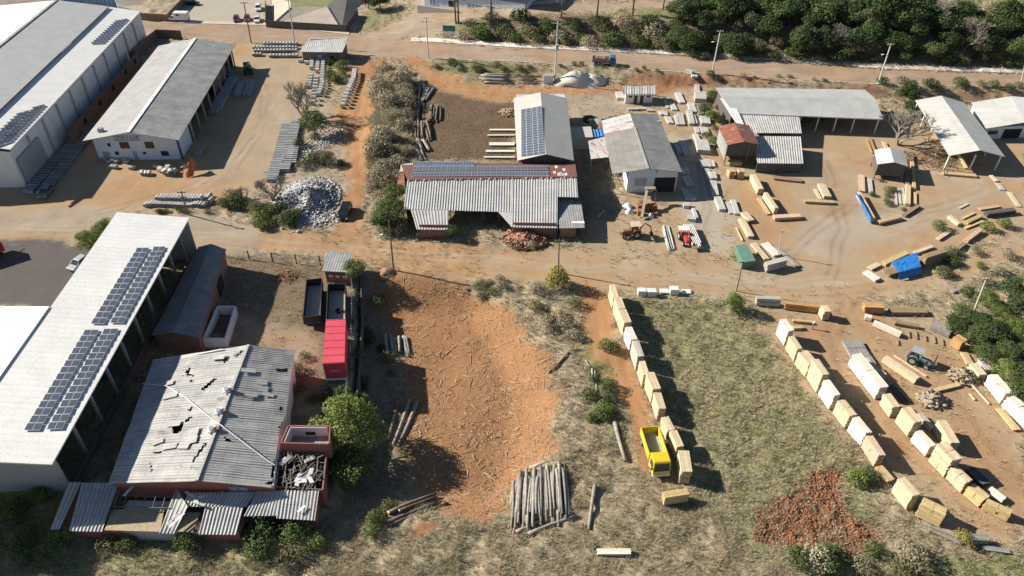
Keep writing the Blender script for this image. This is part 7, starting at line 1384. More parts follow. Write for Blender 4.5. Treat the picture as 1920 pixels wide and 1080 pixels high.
for x, y, lb in ((1203, 553, 'first of two white wrapped bales at the road edge'), (1221, 554, 'second white wrapped bale beside its twin'), (1245, 548, 'flat pale pallet between the bales'), (1263, 550, 'pale bale at the end of the roadside line'), (1287, 549, 'low white sheet pile past the bales')):
    p = G(x, y); hh = .35 if 'flat' in lb or 'low' in lb else 1.15; mb = MB(); mb.box(p + Vector((0, 0, hh / 2 + .05)), (1.5, 1.15, hh)); o = mb.build('bale', M_bale, None, origin=p); soft(o, .08, 2); tag(o, lb, 'bale')
# sand, gravel and spoil heaps
M_sand = mat('pale_sand', (.66, .60, .51), (.56, .50, .42), .7, bmp=.3); M_grav = mat('grey_gravel_heap', (.28, .26, .24), (.2, .185, .17), 1, bmp=.4)
lump('sand_heap', 'large pale sand heap beside the meter hut', 'sand heap', G(1080, 156), 6.2, 3.2, M_sand, 5, ny_=.55); lump('sand_heap', 'lower whitish sand heap joined to the large one', 'sand heap', G(1106, 155), 4.8, 2.2, M_sand, 8, ny_=.6); lump('gravel_heap', 'grey gravel heap with dark hollow behind the workshop', 'gravel heap', G(1127, 236), 3.4, 1.9, M_grav, 11); lump('gravel_heap', 'brownish gravel heap touching the workshop roof edge', 'gravel heap', G(1143, 232), 3.2, 1.8, mat('brown_gravel', (.27, .20, .165), (.2, .15, .12), 1), 13); lump('gravel_heap', 'dark heap at the bin behind the workshop', 'gravel heap', G(1107, 226), 2.2, 1.3, M_tyre, 15)
lump('earth_heap', 'small brown earth heap at the foot of the wooden pole', 'earth heap', G(726, 512), 1.8, .9, mat('brown_earth', (.33, .20, .11), (.22, .13, .075), 1.5), 17)
p = [E(*a) for a in ((357, 297, 3.0), (350, 334, .05), (343, 318, 1.2), (352, 309, 2.2), (366, 316, 1.0), (362, 330, .1), (368, 304, 1.6))]
mb = MB(); mb.add(p, [[0, 3, 2, 1], [0, 1, 5], [0, 5, 4], [0, 4, 6], [0, 6, 3], [3, 6, 4, 2]]); o = mb.build('covered_machine', mat('orange_tarpaulin', (.56, .21, .10), (.44, .15, .07), 1.2, bmp=.4), None); tag(o, 'machine wrapped in a peaked orange tarpaulin beside the pale front wall', 'covered machine'); sb_ = o.modifiers.new('sub', 'SUBSURF'); sb_.subdivision_type = 'SIMPLE'; sb_.levels = sb_.render_levels = 3; dp = o.modifiers.new('disp', 'DISPLACE'); tx = bpy.data.textures.new('folds', 'CLOUDS'); tx.noise_scale = .8; dp.texture = tx; dp.strength = .5
# sign boards
def board(label, x0, x1, yb, h, z0, mtop, mlow):
    a, b = G(x0, yb), G(x1, yb); root = thing('sign_board', label, 'sign', a)
    for p in (lerp(a, b, .06), lerp(a, b, .94)): mb = MB(); mb.box((p.x, p.y, a.z + (z0 + h) / 2), (.12, .12, z0 + h)); mb.build('post', M_metalgrey, root)
    n = Vector((0, -.09, 0)); mb = MB(); wallseg(mb, a + n, b + n, a.z + z0 + h * .36, a.z + z0 + h, .05); mb.build('panel', mtop, root); mb = MB(); wallseg(mb, a + n * 1.1, b + n * 1.1, a.z + z0, a.z + z0 + h * .34, .05); mb.build('lower_panel', mlow, root)
board('green roadside sign board with white lower band below the palms', 831, 854, 70, 2.6, .9, paint('sign_green', (.03, .14, .11), .5), P_white); board('teal sign board among bushes at the side road', 711, 726, 12, 3.0, 1.5, paint('sign_teal', (.05, .24, .26), .5), paint('sign_dark', (.05, .08, .08), .5))
for i, (x, y) in enumerate(((279, 575), (270, 588), (226, 690), (283, 560), (222, 700))):
    p = E(x, y, 1.0); mb = MB(); mb.tube((p.x - 2.0, p.y, .1), (p.x - 2.0, p.y, 1.3 + (i == 2) * .8), .55, .5, 12); o = mb.build('blue_drum', [M_blueplastic, M_bluemetal][i % 2], None, smooth=False); tag(o, ['pale blue drum under the edge of the solar hall', 'blue drum beside the pale one under the solar hall', 'large deep blue tank under the solar hall', 'blue drum at the far bay of the solar hall', 'blue crate like drum behind the large blue tank'][i], 'drum')

# ------------------------------------------------------------------ rubble, chips, clods and sticks: what nobody could count
def chunks(name, pts, size, m, flat=1.0, long=1.0, seed=1):
    """many small six-sided lumps in one mesh"""
    R = np.random.default_rng(seed); n = len(pts); P = np.array(pts, float)
    base = np.array([[-1, -1, -1], [1, -1, -1], [1, 1, -1], [-1, 1, -1], [-1, -1, 1], [1, -1, 1], [1, 1, 1], [-1, 1, 1]], float) * .5
    s = R.uniform(size[0], size[1], (n, 1, 1)); V = base[None] * np.array([long, 1, flat]) * s * R.uniform(.6, 1.3, (n, 1, 3)); V = V * R.uniform(.65, 1.2, (n, 8, 1))
    a = R.uniform(0, 2 * np.pi, n); t = R.normal(0, .3, n); ca, sa, ct, st = np.cos(a), np.sin(a), np.cos(t), np.sin(t)
    X = V[..., 0] * ct[:, None] - V[..., 2] * st[:, None]; Z = V[..., 0] * st[:, None] + V[..., 2] * ct[:, None]; Y = V[..., 1]
    V = np.stack([X * ca[:, None] - Y * sa[:, None], X * sa[:, None] + Y * ca[:, None], Z], -1) + P[:, None]
    f = np.array([[0, 1, 5, 4], [1, 2, 6, 5], [2, 3, 7, 6], [3, 0, 4, 7], [4, 5, 6, 7], [3, 2, 1, 0]]); F = (f[None] + (np.arange(n) * 8)[:, None, None]).reshape(-1, 4)
    return bulk(name, V.reshape(-1, 3), F, m)
def bulk(name, V, F, m, link=True):
    me = bpy.data.meshes.new(name); me.vertices.add(len(V)); me.vertices.foreach_set('co', np.asarray(V, np.float32).ravel()); k = F.shape[1]
    me.loops.add(F.size); me.loops.foreach_set('vertex_index', F.ravel().astype(np.int32)); me.polygons.add(len(F)); me.polygons.foreach_set('loop_start', np.arange(0, F.size, k, dtype=np.int32)); me.update(calc_edges=True)
    me.materials.append(m)
    if not link: return me
    o = bpy.data.objects.new(name, me); COL.objects.link(o); return o
def surfv(x, y):
    i = np.clip(np.searchsorted(GX, x) - 1, 0, nx - 2); j = np.clip(np.searchsorted(GY, y) - 1, 0, ny - 2); u = (x - GX[i]) / (GX[i + 1] - GX[i]); v = (y - GY[j]) / (GY[j + 1] - GY[j])
    return (ZZ[j, i] * (1 - u) + ZZ[j, i + 1] * u) * (1 - v) + (ZZ[j + 1, i] * (1 - u) + ZZ[j + 1, i + 1] * u) * v
def coverv(x, y): return WGT[:, np.clip(np.searchsorted(GY, y), 0, ny - 1), np.clip(np.searchsorted(GX, x), 0, nx - 1)]
def scatter_px(n, x0, x1, y0, y1, seed):
    """points on the ground spread evenly over part of the view"""
    R = np.random.default_rng(seed); px, py = R.uniform(x0, x1, n), R.uniform(y0, y1, n)
    a = (px - 960) / CAM_F; b = (py - 540) / CAM_F
    q = np.array(_fw)[:, None] + np.array(RT)[:, None] * a - np.array(UP)[:, None] * b; z = np.zeros(n)
    for _ in range(6):
        t = (z - CAM_H) / q[2]; x, y = q[0] * t, q[1] * t; z = terr(x, y)
    return x, y, R
# white rubble heap with the black car beside it
hp_c = G(578, 374); M_rub = mat('broken_concrete', (.58, .59, .61), (.33, .32, .31), 1.2, island=.6)
lump('rubble_heap', 'big heap of broken white concrete beside the black SUV', 'rubble heap', hp_c, 5.0, 2.2, mat('rubble_core', (.40, .40, .40), (.26, .26, .27), 1), 21, ny_=1.15)
R = np.random.default_rng(3); pts = []
for i in range(4200):
    a = R.uniform(0, 2 * np.pi); r = np.sqrt(R.uniform(0, 1)) * 1.12; x = hp_c.x + math.cos(a) * r * 5.7; y = hp_c.y + math.sin(a) * r * 7.6; pts.append((x, y, surf(x, y) + max(0, 2.3 * (1 - r ** 1.2) * (.55 + .9 * float(vnoise(x, y, 1.6, 71)))) + R.uniform(-.05, .2)))
for i in range(500):
    p = lerp(G(560, 305), G(620, 250), R.uniform(0, 1)); pts.append((p.x + R.normal(0, 2.2), p.y + R.normal(0, 2.5), surf(p.x, p.y) + .1))
for i in range(500):
    p = lerp(G(560, 420), G(620, 405), R.uniform(0, 1)); pts.append((p.x + R.normal(0, 2), p.y + R.normal(0, 1.2), surf(p.x, p.y) + .1))
o = chunks('concrete_rubble', pts, (.12, .42), M_rub, .6, 1.3, 4); o['kind'] = 'stuff'
for nm, (cx, cy), r, hh, col_, lb in (('offcut_heap', (985, 450), 4.2, 1.4, (.42, .22, .14), 'reddish heap of wood offcuts at the sawmill corner'), ('offcut_heap', (958, 212), 2.6, .9, (.44, .31, .19), 'tan heap of wood chips beside the panelled shed'), ('offcut_heap', (1805, 708), 2.2, 1.1, (.45, .36, .25), 'bristling heap of offcuts before the pale splayed stack'), ('offcut_heap', (1748, 752), 2.0, 1.0, (.45, .37, .27), 'tangle of pale laths behind the middle row'), ('rubble_heap', (1118, 150), 3.6, 1.4, (.34, .32, .30), 'mixed rubble heap at the end of the sand')):
    c = G(cx, cy); mm = mat(lb[:18].replace(' ', '_'), col_, tuple(v * .65 for v in col_), 2, island=.6); pts = []
    for i in range(240): a = R.uniform(0, 6.283); q = np.sqrt(R.uniform(0, 1)); pts.append((c.x + math.cos(a) * q * r, c.y + math.sin(a) * q * r * .8, surf(c.x, c.y) + hh * (1 - q) + .1))
    o = lump(nm, lb, nm.replace('_', ' '), c, r * .9, hh, mm, int(cx) % 50, ny_=.8); k = chunks('loose_pieces', [tuple(np.array(p) - np.array(o.location)) for p in pts], (.15, .5), mm, .35, 2.6, int(cx)); k.parent = o; k['kind'] = 'stuff'
x, y, R = scatter_px(26000, 690, 1060, 490, 1010, 41); w = coverv(x, y)[DEBRIS]; k = R.uniform(0, 1, len(x)) < np.clip(w * (.25 + .9 * (vnoise(x, y, 2.5, 51) > .45)) * .4, 0, 1)
o = chunks('wood_debris', np.stack([x[k], y[k], surfv(x[k], y[k]) + .03], 1), (.025, .06), woodmat('debris_wood', (.62, .47, .31), (.36, .24, .145), .6), .5, 15.0, 42); o['kind'] = 'stuff'
x, y, R = scatter_px(900, 690, 1060, 500, 1000, 55); w = coverv(x, y)[DEBRIS]; k = R.uniform(0, 1, len(x)) < w * .5
o = chunks('straw_sticks', np.stack([x[k], y[k], surfv(x[k], y[k]) + .06], 1), (.05, .09), woodmat('stick_wood', (.66, .52, .36), (.42, .29, .18), .6), .6, 26.0, 56); o['kind'] = 'stuff'
x, y, R = scatter_px(16000, 1380, 1660, 860, 1050, 43); k = R.uniform(0, 1, len(x)) < coverv(x, y)[RED] * .6
o = chunks('earth_clods', np.stack([x[k], y[k], surfv(x[k], y[k]) + .02], 1), (.07, .24), mat('red_clods', (.35, .165, .085), (.21, .092, .048), 2, island=.45), .7, 1.2, 44); o['kind'] = 'stuff'
x, y, R = scatter_px(15000, 700, 1010, 120, 310, 45); k = R.uniform(0, 1, len(x)) < coverv(x, y)[BARK] * .35
o = chunks('bark_litter', np.stack([x[k], y[k], surfv(x[k], y[k]) + .02], 1), (.03, .08), woodmat('bark_litter_wood', (.33, .24, .155), (.15, .105, .07), .6), .5, 11.0, 46); o['kind'] = 'stuff'
x, y, R = scatter_px(14000, 1150, 1920, 180, 1040, 47); k = R.uniform(0, 1, len(x)) < (coverv(x, y)[TAN] + coverv(x, y)[ORANGE]) * .05
o = chunks('yard_chips', np.stack([x[k], y[k], surfv(x[k], y[k]) + .01], 1), (.03, .07), woodmat('chip_wood', (.60, .48, .32), (.36, .25, .16), .6), .5, 6.0, 48); o['kind'] = 'stuff'

# ------------------------------------------------------------------ plants
L_dark = leafmat('dark_leaves', (.075, .12, .042), (.045, .075, .030), (.13, .165, .065)); L_mid = leafmat('mid_leaves', (.135, .185, .06), (.075, .12, .04), (.20, .23, .09)); L_bright = leafmat('bright_leaves', (.24, .29, .07), (.14, .20, .05), (.33, .35, .13)); L_dry = leafmat('dry_leaves', (.42, .345, .235), (.29, .235, .155), (.56, .48, .35)); L_olive = leafmat('olive_leaves', (.21, .20, .095), (.125, .125, .06), (.30, .27, .15)); L_yellow = leafmat('yellowing_leaves', (.30, .27, .06), (.19, .18, .045), (.38, .32, .11))
M_trunk = mat('tree_bark', (.17, .13, .10), (.10, .08, .06), 3); M_twig = mat('grey_twig', (.29, .255, .215), (.20, .175, .145), 2)
def crown_mesh(name, blobs, dens, size, m, seed, droop=0.0):
    dens *= 1.9; size *= .70
    R = np.random.default_rng(seed); Vs = []; 
    B = np.array(blobs)
    for (cx, cy, cz, r) in blobs:
        n = int(dens * r * r * 12.6); d = R.normal(0, 1, (n, 3)); d /= np.linalg.norm(d, axis=1)[:, None]; rr = r * np.where(R.uniform(0, 1, n) < .75, R.uniform(.82, 1.08, n), R.uniform(.3, .85, n))
        rr *= 1 + .34 * (vnoise(d[:, 0] * 3 + cx, d[:, 1] * 3 + d[:, 2] * 2 + cy, .7, seed) - .5) * 2
        p = np.array([cx, cy, cz]) + d * rr[:, None] * np.array([1, 1, .85])
        keep = np.ones(n, bool)
        for b in B:
            if (b[0], b[1], b[2]) != (cx, cy, cz): keep &= np.linalg.norm(p - b[:3], axis=1) > b[3] * .62
        keep &= (p[:, 2] > .05) & (R.uniform(0, 1, n) < np.where(d[:, 2] < -.4, .5, 1))
        p, d = p[keep], d[keep]; n = len(p); nn = d + R.normal(0, .55, (n, 3)); nn[:, 2] += .25; nn /= np.linalg.norm(nn, axis=1)[:, None]
        t = np.cross(nn, R.normal(0, 1, (n, 3))); t /= np.linalg.norm(t, axis=1)[:, None]; b2 = np.cross(nn, t); s = R.uniform(size * .6, size * 1.3, (n, 1)); b2 = b2 * s; t = t * s * R.uniform(.5, .9, (n, 1))
        Vs.append(np.stack([p - t, p + b2 * .9, p + t, p - b2 * .9], 1))
    V = np.concatenate(Vs).reshape(-1, 3); F = np.arange(len(V)).reshape(-1, 4)
    return bulk(name, V, F, m, False)
def blobset(n, rx, rz, zc, r0, r1, seed, up=.35):
    R = random.Random(seed); out = []
    for i in range(n):
        a = i * 2.39996 + R.uniform(-.4, .4); t = math.sqrt((i + .5) / n); rr = rx * t * R.uniform(.8, 1.05); z = zc + rz * (up + (1 - up) * (1 - t * t)) * R.uniform(.55, 1.05) - rz * .35
        out.append((math.cos(a) * rr, math.sin(a) * rr, z, R.uniform(r0, r1)))
    return out
def limbs(name, blobs, h0, r, m, seed):
    R = random.Random(seed); mb = MB(); top = Vector((R.uniform(-.2, .2), R.uniform(-.2, .2), h0)); mb.path([Vector((0, 0, -.4)), Vector((0, 0, h0 * .5)) + Vector((R.uniform(-.1, .1), R.uniform(-.1, .1), 0)), top], [r * 1.25, r, r * .8], 7)
    for b in blobs[::2]: c = Vector(b[:3]); mb.path([top - Vector((0, 0, .2)), lerp(top, c, .5) + Vector((0, 0, .25)), c], [r * .55, r * .35, r * .12], 5)
    o = mb.build(name, m, None, origin=(0, 0, 0)); COL.objects.unlink(o); return o.data
PROTO = {}
def proto(key, crown, trunk): PROTO[key] = (crown, trunk)
for key, n, rx, rz, zc, r0, r1, dens, size, leaf, h0, tr in (
    ('oak', 13, 3.0, 3.4, 3.6, 1.2, 1.9, 9, .30, L_dark, 2.6, .2), ('oak2', 11, 2.6, 4.4, 4.0, 1.1, 1.8, 9, .30, L_dark, 2.8, .2), ('ash', 12, 2.8, 3.6, 3.6, 1.1, 1.7, 8, .27, L_mid, 2.6, .18), ('olive', 11, 2.6, 3.0, 3.0, 1.0, 1.6, 7, .26, L_olive, 2.0, .15),
    ('bright', 19, 4.0, 4.2, 4.0, 1.2, 1.8, 12, .23, L_bright, 2.6, .22), ('round', 12, 1.35, 2.8, 1.5, .75, 1.1, 16, .19, L_bright, .9, .12), ('round2', 12, 1.35, 3.0, 1.6, .75, 1.1, 16, .19, L_yellow, .9, .12),
    ('shrub', 7, 1.0, 1.1, .75, .5, .85, 16, .16, L_mid, .4, .06), ('shrub2', 7, 1.1, 1.0, .7, .5, .8, 16, .16, L_dark, .4, .06), ('dryshrub', 8, 1.1, 1.1, .7, .5, .85, 13, .16, L_dry, .4, .05), ('oliveshrub', 7, 1.1, 1.0, .7, .5, .8, 14, .16, L_olive, .4, .05), ('brightshrub', 7, 1.1, 1.1, .7, .5, .8, 16, .16, L_bright, .4, .05), ('yellowshrub', 6, .7, 1.2, .7, .4, .6, 18, .14, L_yellow, .3, .04)):
    bs = blobset(n, rx, rz, zc, r0, r1, hash(key) % 1000 if False else sum(map(ord, key))); proto(key, crown_mesh('crown', bs, dens, size, leaf, sum(map(ord, key)) + 1), limbs('trunk', bs, h0, tr, M_trunk, 5 + n))
def bare_mesh(h, spread, seed, depth=5, r0=.17):
    R = random.Random(seed); mb = MB()
    def grow(p, d, L, r, k):
        q = p + d * L; mid_ = lerp(p, q, .5) + Vector((R.gauss(0, .06), R.gauss(0, .06), R.gauss(0, .04))) * L; mb.path([p, mid_, q], [r, r * .85, r * .68], 3 if k < 3 else 5)
        if k == 0: return
        for i in range(3 if k > 1 else 4):
            a = R.uniform(0, 6.283); e = (d + Vector((math.cos(a), math.sin(a), R.uniform(-.1, .5))) * spread * R.uniform(.55, 1.0)).normalized(); grow(q if i < 2 else lerp(p, q, R.uniform(.5, .95)), e, L * R.uniform(.62, .86), r * .66, k - 1)
    for i in range(3): a = i * 2.1 + R.uniform(-.4, .4); grow(Vector((0, 0, -.2)), Vector((math.cos(a) * .45, math.sin(a) * .45, 1)).normalized(), h * .3, r0, depth)
    o = mb.build('branches', M_twig, None, origin=(0, 0, 0)); COL.objects.unlink(o); return o.data
BARE = [bare_mesh(6.5, .85, 3), bare_mesh(6.0, 1.0, 8), bare_mesh(5.0, 1.1, 14)]; BAREBUSH = bare_mesh(2.6, 1.1, 21, 4, .05)
def tree(key, p, s, label, group=None, name='tree', cat='tree', sz=1.0, dz=0.0):
    root = thing(name, label, cat, (p.x, p.y, surf(p.x, p.y) + dz - .05), rnd.uniform(0, 6.28), group); c, t = PROTO[key]; root.scale = (s, s, s * sz)
    for nm, me in (('crown', c), ('trunk', t)): o = bpy.data.objects.new(nm, me); COL.objects.link(o); o.parent = root
    return root
def bare(k, p, s, label, group=None, name='bare_tree', cat='bare tree'):
    o = bpy.data.objects.new(name, BAREBUSH if k == 'bush' else BARE[k % 3]); COL.objects.link(o); o.location = (p.x, p.y, surf(p.x, p.y) - .05); o.rotation_euler = (0, 0, rnd.uniform(0, 6.28)); o.scale = (s, s, s); return tag(o, label, cat, group)
def under(px, py, z): p = E(px, py, z); p.z = 0; return p
# the wooded bank above the road
WB = 'trees on the wooded bank above the road'
kinds = [('oak', 'dark green tree crowded into the wooded bank above the road'), ('oak2', 'tall dark tree in the wooded bank above the road'), ('ash', 'mid green tree in the wooded bank above the road'), ('olive', 'dull olive tree in the wooded bank above the road')]
for i in range(128):
    px = 1268 + (i * 61.8) % 700; row = (i * 37) % 5; py = (16, 34, 55, 78, 98)[row] + rnd.uniform(-8, 8) + max(0, (px - 1440)) * .045
    if px > 1760 and py < 52: continue
    if px < 1330 and py < 40: continue
    p = G(px, py); k, lb = kinds[rnd.choices((0, 1, 2, 3), (5, 4, 3, 3))[0]]; s = rnd.uniform(1.05, 1.45) * (1 if row < 3 else .8); tree(k, p, s, lb, WB + ', ' + k, sz=rnd.uniform(.8, 1.05))
for i, (px, py) in enumerate(((1395, 60), (1545, 66), (1625, 88), (1755, 70), (1740, 92), (1420, 30), (1800, 112), (1500, 98), (1660, 58), (1560, 105))): bare(i, G(px, py), rnd.uniform(1.1, 1.6), 'grey leafless tree between the green trees of the bank', 'leafless trees on the bank')
for i in range(36):
    px = 865 + i * 12 + rnd.uniform(-4, 4); py = 79 - 16 * ((i * 7) % 4) / 3 + (px - 960) * .05 + rnd.uniform(-2, 3); k = ('dryshrub', 'oliveshrub', 'shrub2', 'oliveshrub', 'shrub')[(i * 3) % 5]; tree(k, G(px, py), rnd.uniform(1.4, 2.3), {'dryshrub': 'dry tan shrub', 'oliveshrub': 'dull olive shrub', 'shrub2': 'dark green shrub', 'shrub': 'green shrub'}[k] + ' on the road cutting below the palms', 'shrubs on the cutting, ' + k, 'shrub', 'shrub')
for i in range(24):
    px = 1290 + i * 27 + rnd.uniform(-6, 6); py = 113 + (px - 1290) * .026 - rnd.uniform(2, 10); k = ('shrub2', 'oliveshrub', 'shrub2', 'shrub')[i % 4]; tree(k, G(px, py), rnd.uniform(1.2, 2.0), {'oliveshrub': 'dull olive shrub', 'shrub2': 'dark shrub', 'shrub': 'green shrub'}[k] + ' along the footway under the wooded bank', 'shrubs under the wooded bank, ' + k, 'shrub', 'shrub')
for i in range(14):
    px = 1775 + rnd.uniform(0, 170); py = rnd.uniform(8, 60) ; tree('dryshrub', G(px, py), rnd.uniform(1.3, 2.2), 'pale dry shrub on the slope past the wood', 'dry shrubs past the wood', 'shrub', 'shrub')
# palms on the lawn
fr = MB(); 
def palm_meshes(h, seed):
    R = random.Random(seed); t = MB(); t.path([(0, 0, -.3), (.08, .05, h * .5), (.2, .1, h)], [.2, .16, .13], 7); top = Vector((.2, .1, h)); V = []; F = []
    for i in range(15):
        a = i * 2.399 + R.uniform(-.2, .2); el = R.uniform(.1, 1.1); L = R.uniform(2.2, 2.9); d = Vector((math.cos(a), math.sin(a), 0)); pts = []
        for k in range(7): s = k / 6; pts.append(top + d * L * s * math.cos(el * .6) + Vector((0, 0, L * (s * math.sin(el) - .7 * s * s))))
        sd = Vector((-d.y, d.x, 0))
        for k in range(1, 7):
            for sgn in (-1, 1):
                for j in (0, .5):
                    b = lerp(pts[k - 1], pts[k], j); e = b + sd * sgn * .75 * math.sin(math.pi * (.15 + .8 * k / 7)) + d * .3 - Vector((0, 0, .35)); o = len(V); w_ = (pts[k] - pts[k - 1]) * .28; V += [tuple(b - w_), tuple(b + w_), tuple(e)]; F.append((o, o + 1, o + 2))
    ob = t.build('trunk', M_trunk, None, origin=(0, 0, 0)); COL.objects.unlink(ob); return bulk('fronds', np.array(V), np.array(F), leafmat('palm_leaves' + str(seed), (.17, .19, .05), (.09, .12, .03), (.24, .24, .09)), False), ob.data
PALMS = [palm_meshes(5.2, 2), palm_meshes(6.2, 5)]
for i, (px, py, s) in enumerate(((855, 45, 1.2), (860, 44, 1.1), (922, 39, 1.2), (986, 36, 1.1), (1052, 32, 1.0), (1119, 31, 1.1), (1186, 28, 1.2), (1243, 17, 1.0), (1304, 14, 1.0), (1368, 8, .9))):
    p = G(px, py); root = thing('palm_tree', ['leaning palm of the pair above the green sign', 'second palm of the pair above the green sign', 'palm in front of the grey garden wall', 'palm just past the end of the garden wall', 'short palm on the lawn above the transformer pole', 'thin palm above the stone lorry', 'largest palm on the lawn beyond the stone lorry', 'palm on the lawn before the wooded bank', 'palm half hidden by the first trees of the wood', 'small palm at the lawn edge inside the wood'][i], 'palm tree', (p.x, p.y, surf(p.x, p.y)), rnd.uniform(0, 6), 'palms on the lawn'); root.scale = (s * 1.3,) * 3
    for nm, me in (('fronds', PALMS[i % 2][0]), ('trunk', PALMS[i % 2][1])): o = bpy.data.objects.new(nm, me); COL.objects.link(o); o.parent = root
# single trees
for key, p, s, lb, sz in (('bright', under(650, 792, 3.2), 1.05, 'big bright green tree overhanging the wrecked house and its tank room', 1.1), ('ash', under(652, 868, 1.8), 1.0, 'darker tree in front of the big bright one at the torn corner', .95), ('round2', under(1047, 522, 1.9), 1.12, 'round yellow green tree at the roadside pole', 1.0), ('round', under(1377, 569, 1.7), .88, 'small round bright tree at the edge of the grassy lot', 1.15),
    ('bright', under(165, 446, 3.0), .58, 'bright green tree at the far corner of the solar hall', 1.0), ('bright', under(190, 420, 3.0), .5, 'bright green tree leaning against the solar hall roof', 1.0), ('ash', under(664, 506, 2.4), .62, 'slender green tree beside the gate hut', 1.1), ('ash', under(730, 404, 2.4), .95, 'broad green tree at the sawmill corner', .85), ('ash', under(740, 364, 2.2), .7, 'green tree between sawmill end and bushy bank', .95), ('oak', under(712, 412, 1.8), .55, 'dark small tree below the bushy bank', .9),
    ('ash', under(588, 232, 2.6), .95, 'green tree leaning over the concrete channels', .95), ('olive', under(614, 296, 1.6), .62, 'sparse olive tree at the rubble', .8), ('ash', under(1322, 205, 1.8), .55, 'green tree between post yard and timber shed', 1.0), ('bright', under(1335, 218, 1.4), .36, 'lighter green tree nearest the timber shed corner', 1.1), ('ash', under(1338, 178, 1.8), .45, 'small tree behind the timber shed end', 1), ('bright', under(1336, 265, 1), .28, 'small green shrub tree by the rusty shed', 1),
    ('oak', under(1702, 172, 2.6), .72, 'dark green tree on the bank beside the open barn', 1.0), ('oak', under(1710, 200, 1.8), .55, 'dark bushy tree at the barn corner', 1.0), ('oak', under(712, 3, 3), .9, 'dark tree behind the teal sign board', 1), ('oak', under(690, 0, 3), .8, 'dark tree at the side road mouth', 1), ('ash', under(846, 438, 1.2), .38, 'small green sapling before the open sawmill bay', 1.1), ('ash', under(675, 725, 1.6), .38, 'narrow sapling at the wire fence end', 1.4)): tree(key, p, s, lb, None, sz=sz)
for k, p, s, lb in ((0, G(572, 222), 1.5, 'wide leafless tree above the concrete channels'), (1, G(1684, 272), 1.75, 'large grey leafless tree behind the stilt shed'), (2, G(512, 376), 1.2, 'leafless tree at the end of the channel files'), (2, G(598, 305), .7, 'leafless bush at the rubble top'), (1, G(455, 376), .6, 'leafless small tree at the pipe rows'), (2, G(1700, 300), .55, 'felled leafless branches by the open barn')): bare(k, p, s, lb)
for i, (px, py) in enumerate(((240, 1000), (345, 1010), (570, 905), (1020, 560), (1235, 800), (1320, 840), (735, 330))): bare('bush', G(px, py), rnd.uniform(.6, 1.0), ['leafless bush at the annex wall', 'leafless bush before the ceiling boards', 'leafless bush at the torn corner', 'leafless bush on the weedy verge by the track', 'thin leafless bush behind the track stacks', 'thin leafless bush in the shade of the last stacks', 'leafless bush on the bushy bank'][i], None, 'bare_bush', 'bare bush')
# the wood at the edge by the lumber yard
WR = 'trees of the wood beside the lumber yard'
for i, (px, py) in enumerate(((1800, 600), (1832, 612), (1868, 600), (1905, 590), (1938, 600), (1822, 645), (1858, 640), (1896, 632), (1935, 640), (1842, 680), (1880, 676), (1918, 676), (1880, 712), (1915, 716), (1912, 752), (1945, 750), (1792, 625), (1845, 575), (1890, 560), (1930, 545), (1950, 700))):
    k = ('ash', 'oak', 'bright', 'oak2', 'ash')[i % 5]; tree(k, G(px, py), rnd.uniform(.5, .72) * (.8 if k == 'bright' else 1), {'ash': 'mid green', 'oak': 'dark green', 'bright': 'light green', 'oak2': 'tall dark'}[k] + ' tree in the wood beside the lumber yard', WR + ', ' + k, sz=.85)
# shrubs
def shrubs(pts, keys, smin, smax, where, sz=1.0):
    if len(pts) > 9: pts = [p for i, p in enumerate(pts) if i % 3 != 1]
    for i, (px, py) in enumerate(pts):
        k = keys[i % len(keys)]; lb = {'shrub': 'green shrub', 'shrub2': 'dark green shrub', 'dryshrub': 'dry tan shrub', 'oliveshrub': 'olive shrub', 'brightshrub': 'bright green shrub', 'yellowshrub': 'yellow shrub'}[k]
        tree(k, G(px, py), rnd.uniform(smin, smax), f'{lb} {where}', f'{lb}s {where}', 'shrub', 'shrub', sz)
J = lambda n, x0, x1, y0, y1: [(rnd.uniform(x0, x1), rnd.uniform(y0, y1)) for _ in range(n)]
shrubs(J(66, 702, 768, 135, 345), ('dryshrub', 'dryshrub', 'dryshrub', 'dryshrub', 'dryshrub', 'oliveshrub', 'dryshrub'), 1.0, 2.1, 'on the bushy bank by the orange track'); shrubs(J(16, 690, 760, 340, 440), ('dryshrub', 'dryshrub', 'oliveshrub'), .9, 1.5, 'below the bushy bank by the sawmill')
shrubs([(820 + i * 14 + rnd.uniform(-4, 4), 128 + rnd.uniform(-2, 8)) for i in range(14)], ('oliveshrub', 'shrub', 'dryshrub'), .7, 1.1, 'under the road kerb near the log pile'); shrubs([(1050 + i * 13, 136 + rnd.uniform(-2, 3)) for i in range(15)], ('oliveshrub', 'shrub', 'shrub'), .4, .75, 'under the road kerb behind the sand')
shrubs([(1650 + i * 17 + rnd.uniform(-5, 5), 174 + rnd.uniform(-4, 10)) for i in range(17)], ('shrub2', 'oliveshrub', 'shrub'), .9, 1.5, 'on the bank behind the barn'); shrubs([(1345 + i * 22, 160) for i in range(11)], ('oliveshrub', 'dryshrub'), .4, .8, 'on the red bank behind the timber shed')
shrubs(J(22, 480, 560, 395, 430), ('oliveshrub', 'shrub2', 'brightshrub'), .7, 1.5, 'round the foot of the rubble'); shrubs(J(12, 410, 470, 370, 405), ('shrub2', 'oliveshrub'), .7, 1.4, 'at the end of the pipe rows'); shrubs(J(10, 275, 400, 396, 404), ('oliveshrub', 'shrub'), .4, .7, 'in the verge below the pipe rows')
